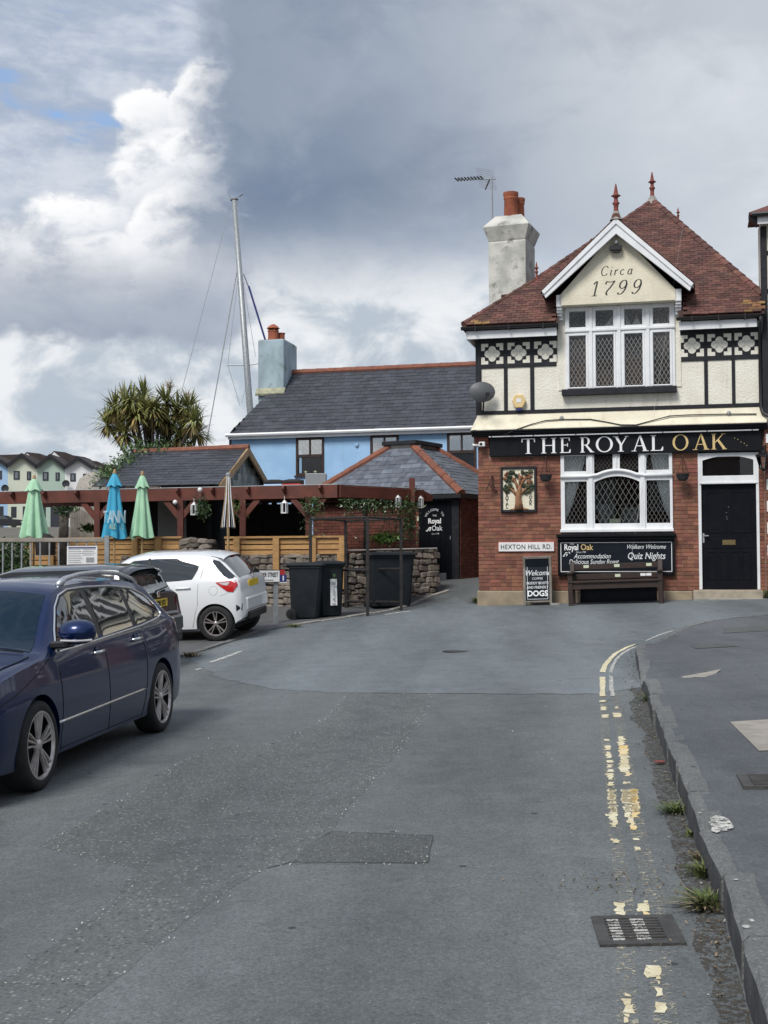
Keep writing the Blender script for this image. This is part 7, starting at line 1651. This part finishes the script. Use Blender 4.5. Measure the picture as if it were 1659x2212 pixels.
        for a_, wd0, wd1 in spokes:
            c_, s_ = math.cos(a_), math.sin(a_); q = []
            for rad, wd, yy in ((rr*.13, wd0, w_*.90), (rr*.55, (wd0+wd1)/2*.95, w_*.98), (rr*.955, wd1, w_*1.0)):
                q.append([V((rad*c_-wd*s_*t, sg*yy-sg*dd, rad*s_+wd*c_*t)) for t, dd in ((-1, .022), (-.55, 0), (.55, 0), (1, .022))])
            b_ = MB(); b_.add([p_ for r2 in q for p_ in r2], [(i*4+j, (i+1)*4+j, (i+1)*4+j+1, i*4+j+1) for i in range(2) for j in range(3)]); b_.build('spoke', m_, k, smooth=True, angle=30)
        MB().lathe([(0, sg*w_*1.0), (rr*.10, sg*w_*.99), (rr*.17, sg*w_*.93), (rr*.2, sg*w_*.6)], 16, (0, 0, 0), 'Y').build('hub_cap', m_, k, smooth=True)
def shut(xa, R_, r_, a0, a1, n=10): return [(xa+R_*math.cos(a0+(a1-a0)*k/n), r_+R_*math.sin(a0+(a1-a0)*k/n)) for k in range(n+1)]

# ---- dark blue estate
est = Car('estate_car', 'dark blue estate car with silver roof rails and chrome window line', 'car', (-3.15, 10.90), (-.149, -.989), dict(
    paint='car_blue', w=.91, r=.325, rim=.245, arch=.362, axles=(1.38, -1.38),
    low=[(-2.30, .42), (-2.22, .30), (-1.9, .24), (-1.7, .21), (1.7, .20), (2.1, .22), (2.40, .32)],
    belt=[(-2.30, .70), (-2.28, .93), (-2.18, 1.01), (-1.5, 1.0), (0, .965), (1.0, .935), (1.35, .915), (1.9, .845), (2.2, .74), (2.35, .62), (2.40, .5)],
    top=[(-2.30, .80), (-2.28, 1.00), (-2.20, 1.08), (-1.92, 1.36), (-1.75, 1.425), (-1.2, 1.48), (-.2, 1.505), (.3, 1.49), (.5, 1.455), (.62, 1.40), (1.18, 1.03), (1.32, .995), (1.9, .93), (2.2, .82), (2.35, .69), (2.40, .56)],
    edge=[(-2.30, .74), (-2.28, .96), (-2.20, 1.04), (-1.92, 1.28), (-1.75, 1.35), (-1.2, 1.415), (-.2, 1.445), (.3, 1.435), (.48, 1.405), (.62, 1.33), (1.16, .965), (1.35, .945), (1.9, .885), (2.2, .78), (2.35, .66), (2.40, .53)],
    W=[(-2.30, .66), (-2.26, .77), (-2.12, .85), (-1.85, .90), (-1.38, .915), (0, .91), (1.38, .912), (1.9, .89), (2.2, .80), (2.34, .68), (2.40, .55)],
    wr=[(-2.30, .54), (-2.15, .60), (-1.75, .61), (-1.0, .645), (0, .655), (.45, .665), (.8, .72), (1.15, .79), (1.5, .80), (2.1, .72), (2.33, .60), (2.40, .48)]))
both = (1, -1)
dlo = [(.95, .955), (.5, .962), (0, .98), (-1.0, 1.015), (-1.62, 1.06), (-1.70, 1.09), (-1.66, 1.18), (-1.5, 1.28), (-1.2, 1.355), (-.7, 1.395), (-.1, 1.41), (.28, 1.405), (.48, 1.365), (.62, 1.28), (.80, 1.11)]
est.patch(dlo, 'black_plastic', 'window_surround', .003, both)
est.patch([(.90, .98), (.5, .982), (.06, .992), (.03, 1.385), (.28, 1.385), (.46, 1.348), (.60, 1.265), (.77, 1.10)], 'car_glass', 'front_door_glass', .007, both)
est.patch([(-.06, .998), (-.80, 1.028), (-.86, 1.37), (-.4, 1.388), (-.09, 1.39)], 'car_glass', 'rear_door_glass', .007, both)
est.patch([(-.90, 1.032), (-1.58, 1.075), (-1.66, 1.10), (-1.62, 1.17), (-1.47, 1.26), (-1.2, 1.335), (-.95, 1.362)], 'car_glass', 'quarter_glass', .007, both)
est.line(dlo+[dlo[0]], .0095, 'chrome', 'window_trim', .006, both)
est.patch([(.57, 0), (.57, 1), (1.16, 1), (1.16, 0)], 'car_screen', 'windscreen', mp=lambda x, t: V((x, (t*2-1)*(est.f['wr'](x)-.05), est.topz(x, (t*2-1)*(est.f['wr'](x)-.05))+.004)))
est.line([(1.05, .44), (.5, .445), (0, .45), (-.90, .46)], .012, 'chrome', 'rub_strip', .004, both)
for pts in ([(1.0, .955), (.98, .80), (.97, .55), (.98, .30), (.96, .22)], [(.0, .97), (-.02, .6), (-.04, .22)], [(-.86, 1.02), (-.95, .85), (-.97, .72), (-.95, .55), (-.92, .38), (-.86, .22)], [(.98, .235), (-.86, .235)], [(-1.74, .99), (-1.82, .90), (-2.0, .86), (-2.2, .84)], [(1.06, .95), (1.3, .86), (1.7, .74), (2.05, .66)]): est.line(pts, .0035, 'gap_black', 'panel_gap', .0, both)
for x in (.0, -.93):
    for sg in both:
        z = .885 if x > -.5 else .915; y = est.side(x+.16, z)
        MB().tube([(x+.06, sg*(y+.0), z), (x+.09, sg*(y+.035), z+.004), (x+.24, sg*(y+.035), z+.002), (x+.27, sg*(y), z-.004)], .013, 8).build('door_handle', 'chrome', est.o, smooth=True)
        MB().lathe([(0, sg*-.004), (.06, 0), (.065, sg*.004)], 14, (x+.165, sg*(y+.001), z-.012), 'Y').build('handle_recess', 'car_blue', est.o)
for sg in both:
    # mirror
    m_ = MB(); m_.grid(lambda u, v: V((.93+.11*math.sin(pi*u)*math.cos(2*pi*v)*(1.1 if math.cos(2*pi*v) > 0 else .5), sg*(1.03+.145*-math.cos(pi*u)*1.0), 1.10+.095*math.sin(pi*u)**.7*math.sin(2*pi*v))), 14, 20)
    mo = m_.build('door_mirror', 'car_blue', est.o, smooth=True); MB().box(.86, .98, sg*.82 if sg > 0 else -.98, .98 if sg > 0 else -.82, .985, 1.035).build('mirror_stalk', 'black_plastic', mo, bevel=.01)
    MB().tube([(1.02, sg*.93, 1.045), (1.03, sg*1.05, 1.04), (.98, sg*1.16, 1.04)], .010, 6).build('indicator', 'lamp_clear', mo); MB().box(.875, .89, sg*.93 if sg > 0 else -1.14, 1.14 if sg > 0 else -.93, 1.045, 1.155).build('mirror_glass', 'chrome', mo)
    # roof rail
    rp_ = [(.30, 0), (.16, .045), (-.15, .066), (-.6, .078), (-1.1, .07), (-1.5, .04), (-1.64, -.005)]
    MB().tube([(x, sg*(est.f['wr'](x)-.035), est.topz(x, est.f['wr'](x)-.035)+h_-.004) for x, h_ in rp_], [.03, .024, .02, .02, .02, .024, .03], 8).build('roof_rail', 'alu', est.o, smooth=True)
    est.patch([(2.02, .76), (2.12, .74), (2.25, .68), (2.30, .60), (2.26, .54), (2.14, .57), (2.05, .66)], 'lamp_clear', 'headlamp', .004, (sg,)); est.patch([(-2.02, .97), (-2.17, .98), (-2.25, .93), (-2.25, .74), (-2.10, .78)], 'lamp_red', 'tail_lamp', .004, (sg,))
MB().grid(lambda u, v: V((1.215+.02*math.sin(pi*v), (v*2-1)*.72, est.topz(1.215, (v*2-1)*.72)+.006+.012*u)), 2, 14).build('scuttle', 'black_plastic', est.o, fix=False)
MB().tube([(x, .80*est.f['wr'](x)/.8*1.0, est.topz(x, .80*est.f['wr'](x)/.8*.98)+.003) for x in (1.30, 1.5, 1.75, 2.0, 2.2)], .004, 5).build('bonnet_gap', 'gap_black', est.o)
sp5 = []
for k in range(5):
    for j, w_ in ((-.24, .0115), (0, .0135), (.24, .0115)): sp5.append((k*2*pi/5+j+pi/2, .009, w_))
for x in (1.38, -1.38):
    for sg in both: est.wheel(x, sg*.80, sg, sp5, 'alloy', 'alloy_dark')

# ---- white hatchback
wh = Car('hatchback', 'white hatchback with a red tail lamp and dark alloy wheels, backed to the road', 'car', (-3.88, 22.76), (-.9816, .1908), dict(
    paint='car_white', w=.845, r=.30, rim=.205, arch=.335, axles=(1.255, -1.255),
    low=[(-1.74, .50), (-1.71, .38), (-1.62, .32), (-1.5, .22), (1.5, .20), (2.03, .3)],
    belt=[(-1.74, .60), (-1.73, .72), (-1.69, .82), (-1.675, .95), (-1.62, 1.0), (-1.2, 1.015), (-.6, .985), (.5, .93), (1.1, .91), (1.6, .82), (1.95, .66), (2.03, .5)],
    top=[(-1.74, .64), (-1.73, .745), (-1.69, .86), (-1.675, 1.0), (-1.63, 1.07), (-1.36, 1.36), (-1.22, 1.45), (-.9, 1.495), (0, 1.51), (.3, 1.47), (1.1, 1.02), (1.25, .98), (1.7, .88), (1.95, .72), (2.03, .55)],
    edge=[(-1.74, .62), (-1.73, .735), (-1.69, .84), (-1.675, .98), (-1.63, 1.04), (-1.36, 1.30), (-1.22, 1.385), (-.9, 1.435), (0, 1.45), (.3, 1.40), (1.1, .965), (1.25, .93), (1.7, .85), (1.95, .69), (2.03, .53)],
    W=[(-1.74, .56), (-1.72, .68), (-1.67, .77), (-1.58, .82), (-1.255, .848), (0, .845), (1.255, .845), (1.7, .80), (1.95, .66), (2.03, .5)],
    wr=[(-1.74, .48), (-1.67, .62), (-1.62, .65), (-1.30, .585), (-1.0, .60), (0, .62), (.4, .64), (1.1, .75), (1.7, .70), (2.03, .42)]))
wh.patch([(.85, .99), (0, 1.0), (-.60, 1.022), (-.86, 1.04), (-.95, 1.20), (-.985, 1.36), (-.85, 1.39), (-.2, 1.40), (.2, 1.38), (.5, 1.22)], 'car_glass', 'side_glass', .005, both)
wh.line([(-.06, .99), (-.08, 1.4)], .03, 'black_plastic', 'pillar', -.02, both)
wh.line([(-.96, .62), (-.97, .95), (-1.02, 1.10), (-1.06, 1.30), (-1.0, 1.39), (-.8, 1.42)], .004, 'grey_plastic', 'panel_gap', 0, both); wh.line([(-.96, .62), (-.92, .50), (-.85, .24)], .004, 'grey_plastic', 'panel_gap', 0, both)
wh.line([(-.58, .90), (-.84, .905)], .017, 'car_white', 'door_handle', .012, both); wh.line([(-1.36, .76), (-1.58, .84)], .003, 'grey_plastic', 'panel_gap', 0, both)
wh.line([(-1.24+.075*math.cos(t*pi/10), .85+.075*math.sin(t*pi/10)) for t in range(21)], .0025, 'grey_plastic', 'fuel_flap', 0, (1,))
lamp = [(-1.28, .985), (-1.45, 1.0), (-1.61, 1.015), (-1.665, .985), (-1.65, .92), (-1.58, .82), (-1.48, .835), (-1.36, .92)]
wh.patch(lamp, 'lamp_red', 'tail_lamp', .012, both); wh.patch([(-1.33, .98), (-1.53, .985), (-1.48, .93), (-1.4, .945)], 'lamp_clear', 'lamp_insert', .016, both)
wh.patch([(-1.635, 0), (-1.635, 1), (-1.29, 1), (-1.29, 0)], 'car_glass', 'rear_window', mp=lambda x, t: V((x-.004, (t*2-1)*(wh.f['wr'](x)-.04), wh.topz(x, (t*2-1)*(wh.f['wr'](x)-.04))+.008)), lim=.08)
wh.patch([(-1.20, 1.36), (-1.30, 1.33), (-1.62, 1.045), (-1.50, 1.04), (-1.40, 1.09), (-1.18, 1.33)], 'car_glass', 'rear_corner_glass', .006, both)
MB().grid(lambda u, v: V((-1.36+.22*u, (v*2-1)*.57, 1.405+.065*u**.7-.05*abs(v*2-1)**3)), 6, 16).grid(lambda u, v: V((-1.36+.22*u, (v*2-1)*.57, 1.385+.06*u-.05*abs(v*2-1)**3)), 6, 16).build('spoiler', 'car_white', wh.o, smooth=True, fix=False); MB().box(-1.372, -1.355, -.10, .10, 1.388, 1.404).build('stop_lamp', 'lamp_red', wh.o)
MB().tube([(-1.655, .05, 1.07), (-1.66, -.1, 1.10), (-1.60, -.42, 1.15)], .012, 6).build('wiper', 'black_plastic', wh.o)
MB().box(-1.70, -1.682, -.26, .26, .865, .975).build('number_plate', 'yellow_plate', wh.o); MB().lathe([(.05, -.006), (.062, 0), (.05, .006), (.04, 0)], 16, (-1.69, 0, 1.03), 'X').build('badge', 'chrome', wh.o)
MB().box(-1.76, -1.66, -.63, .63, .46, .73).build('bumper', 'car_white', wh.o, bevel=.048); MB().box(-1.765, -1.62, -.5, .5, .33, .46).build('bumper_insert', 'black_plastic', wh.o, bevel=.02)
wh.patch([(-1.62, .60), (-1.71, .62), (-1.70, .5), (-1.62, .5)], 'black_plastic', 'reflector_recess', .006, both)
sp8 = [(k*2*pi/5+j+.3, .012, .013) for k in range(5) for j in (-.17, .17)]
for x in (1.255, -1.255):
    for sg in both: wh.wheel(x, sg*.735, sg, sp8, 'alloy', 'alloy_dark')

# ---- black hatchback between them
bk_ = Car('hatchback', 'black hatchback with a yellow number plate parked beside the estate car', 'car', (-5.02, 18.95), (-.973, .232), dict(
    paint='car_black', w=.85, r=.30, rim=.205, arch=.335, axles=(1.25, -1.25),
    low=[(-1.98, .46), (-1.93, .36), (-1.6, .26), (1.5, .20), (1.95, .3)],
    belt=[(-1.98, .60), (-1.965, .72), (-1.90, .78), (-1.885, 1.0), (-1.80, 1.04), (-1.2, 1.02), (0, .97), (1.1, .93), (1.6, .84), (1.87, .68), (1.95, .5)],
    top=[(-1.98, .64), (-1.965, .745), (-1.90, .82), (-1.885, 1.06), (-1.80, 1.13), (-1.62, 1.44), (-1.55, 1.485), (-1.0, 1.52), (0, 1.52), (.3, 1.47), (1.15, 1.02), (1.3, .98), (1.6, .9), (1.87, .72), (1.95, .55)],
    edge=[(-1.98, .62), (-1.965, .735), (-1.90, .81), (-1.885, 1.04), (-1.80, 1.10), (-1.62, 1.40), (-1.55, 1.435), (-1.0, 1.46), (0, 1.46), (.3, 1.40), (1.15, .975), (1.3, .94), (1.6, .86), (1.87, .69), (1.95, .53)],
    W=[(-1.98, .58), (-1.95, .70), (-1.90, .78), (-1.78, .83), (-1.25, .85), (0, .847), (1.25, .845), (1.6, .80), (1.87, .66), (1.95, .5)],
    wr=[(-1.98, .5), (-1.90, .62), (-1.80, .66), (-1.58, .60), (-1.0, .62), (0, .63), (.4, .65), (1.15, .76), (1.6, .70), (1.95, .42)]))
bk_.patch([(.85, 1.0), (0, 1.02), (-1.2, 1.08), (-1.32, 1.3), (-1.1, 1.40), (-.2, 1.42), (.2, 1.38), (.5, 1.22)], 'car_glass', 'side_glass', .005, both)
bk_.patch([(-1.87, 0), (-1.87, 1), (-1.645, 1), (-1.645, 0)], 'glass_tail' if 'glass_tail' in MATS else 'car_glass', 'rear_window', mp=lambda x, t: V((x-.006, (t*2-1)*(bk_.f['wr'](x)-.05), bk_.topz(x, (t*2-1)*(bk_.f['wr'](x)-.05))+.008)), lim=.08)
MB().grid(lambda u, v: V((-1.73+.28*u, (v*2-1)*.58, 1.425+.065*u**.7-.06*abs(v*2-1)**3)), 6, 16).grid(lambda u, v: V((-1.73+.28*u, (v*2-1)*.58, 1.40+.06*u-.06*abs(v*2-1)**3)), 6, 16).build('spoiler', 'car_black', bk_.o, smooth=True, fix=False)
bk_.patch([(-1.68, 1.02), (-1.88, 1.03), (-1.90, .98), (-1.93, .72), (-1.80, .74), (-1.72, .86)], 'lamp_red', 'tail_lamp', .010, both); bk_.patch([(-1.70, 1.28), (-1.78, 1.12), (-1.74, 1.06), (-1.66, 1.1)], 'lamp_clear', 'lamp_insert', .008, both)
np2 = MB().box(-1.925, -1.905, -.26, .26, .875, .985).build('number_plate', 'yellow_plate', bk_.o); text(np2, 'PX08 VST', .105, (-1.9265, 0, .892), 'black_letter', rot=(pi/2, 0, -pi/2), bold=.003, sx=.92)
MB().lathe([(0, -.01), (.045, -.008), (.05, 0)], 14, (-1.90, 0, 1.055), 'X').build('badge', 'chrome', bk_.o)
MB().tube([(-1.86, .0, 1.10), (-1.89, -.12, 1.12), (-1.84, -.46, 1.14)], .014, 6).build('wiper', 'black_plastic', bk_.o); MB().box(-1.90, -1.87, -.09, .09, 1.06, 1.09).build('wiper_pivot', 'black_plastic', bk_.o)
MB().box(-2.0, -1.90, -.68, .68, .48, .74).build('bumper', 'car_black', bk_.o, bevel=.05); MB().box(-1.99, -1.8, -.6, .6, .34, .48).build('bumper_insert', 'black_plastic', bk_.o, bevel=.02)
for x in (1.25, -1.25):
    for sg in both: bk_.wheel(x, sg*.735, sg, sp8, 'alloy', 'alloy_dark')
# ---- a car parked far off by the terrace, and a further one beyond the estate
def far_car(label, px, py, Y, m_, length):
    c_ = at(px, py, Y); k = thing('parked_car', label, 'car', (c_.x, c_.y, c_.z), 0, 'cars parked beyond the garden'); L = length/2
    MB().prism([(-L, -.85, .25), (L, -.85, .25), (L, -.85, .75), (L*.9, -.85, .95), (L*.45, -.85, 1.0), (L*.15, -.85, 1.42), (-L*.6, -.85, 1.45), (-L*.95, -.85, 1.0), (-L, -.85, .9)], (0, 1.7, 0)).build('body', m_, k, bevel=.08)
    MB().prism([(L*.38, -.87, 1.0), (L*.13, -.87, 1.34), (-L*.55, -.87, 1.36), (-L*.8, -.87, 1.02)], (0, 1.74, 0)).build('side_glass', 'car_glass', k)
    for x in (-L*.62, L*.62): MB().lathe([(0, -.1), (.25, -.1), (.32, -.08), (.32, .08)], 16, (x, -.78, .32), 'Y').build('wheel', 'rubber', k)
    MB().box(-L-.02, -L+.1, -.8, -.5, .7, .9).build('tail_lamp', 'lamp_red', k)
    MB().box(L-.1, L+.02, -.8, -.5, .6, .75).build('head_lamp', 'lamp_clear', k)
far_car('dark saloon parked in front of the far terrace', 8, 1141, 146, 'car_black', 4.4)
# spotted shells and gum on the road are in the asphalt; a dropped red wrapper lies in the gutter
tag(MB().mbox(TRS((1.97, 9.35, g(1.97, 9.35)+.02), (.1, .05, .4), (.07, .05, .006))).build('litter_wrapper', 'finial_red'), 'small dull red wrapper dropped in the gutter by the kerb', 'litter')
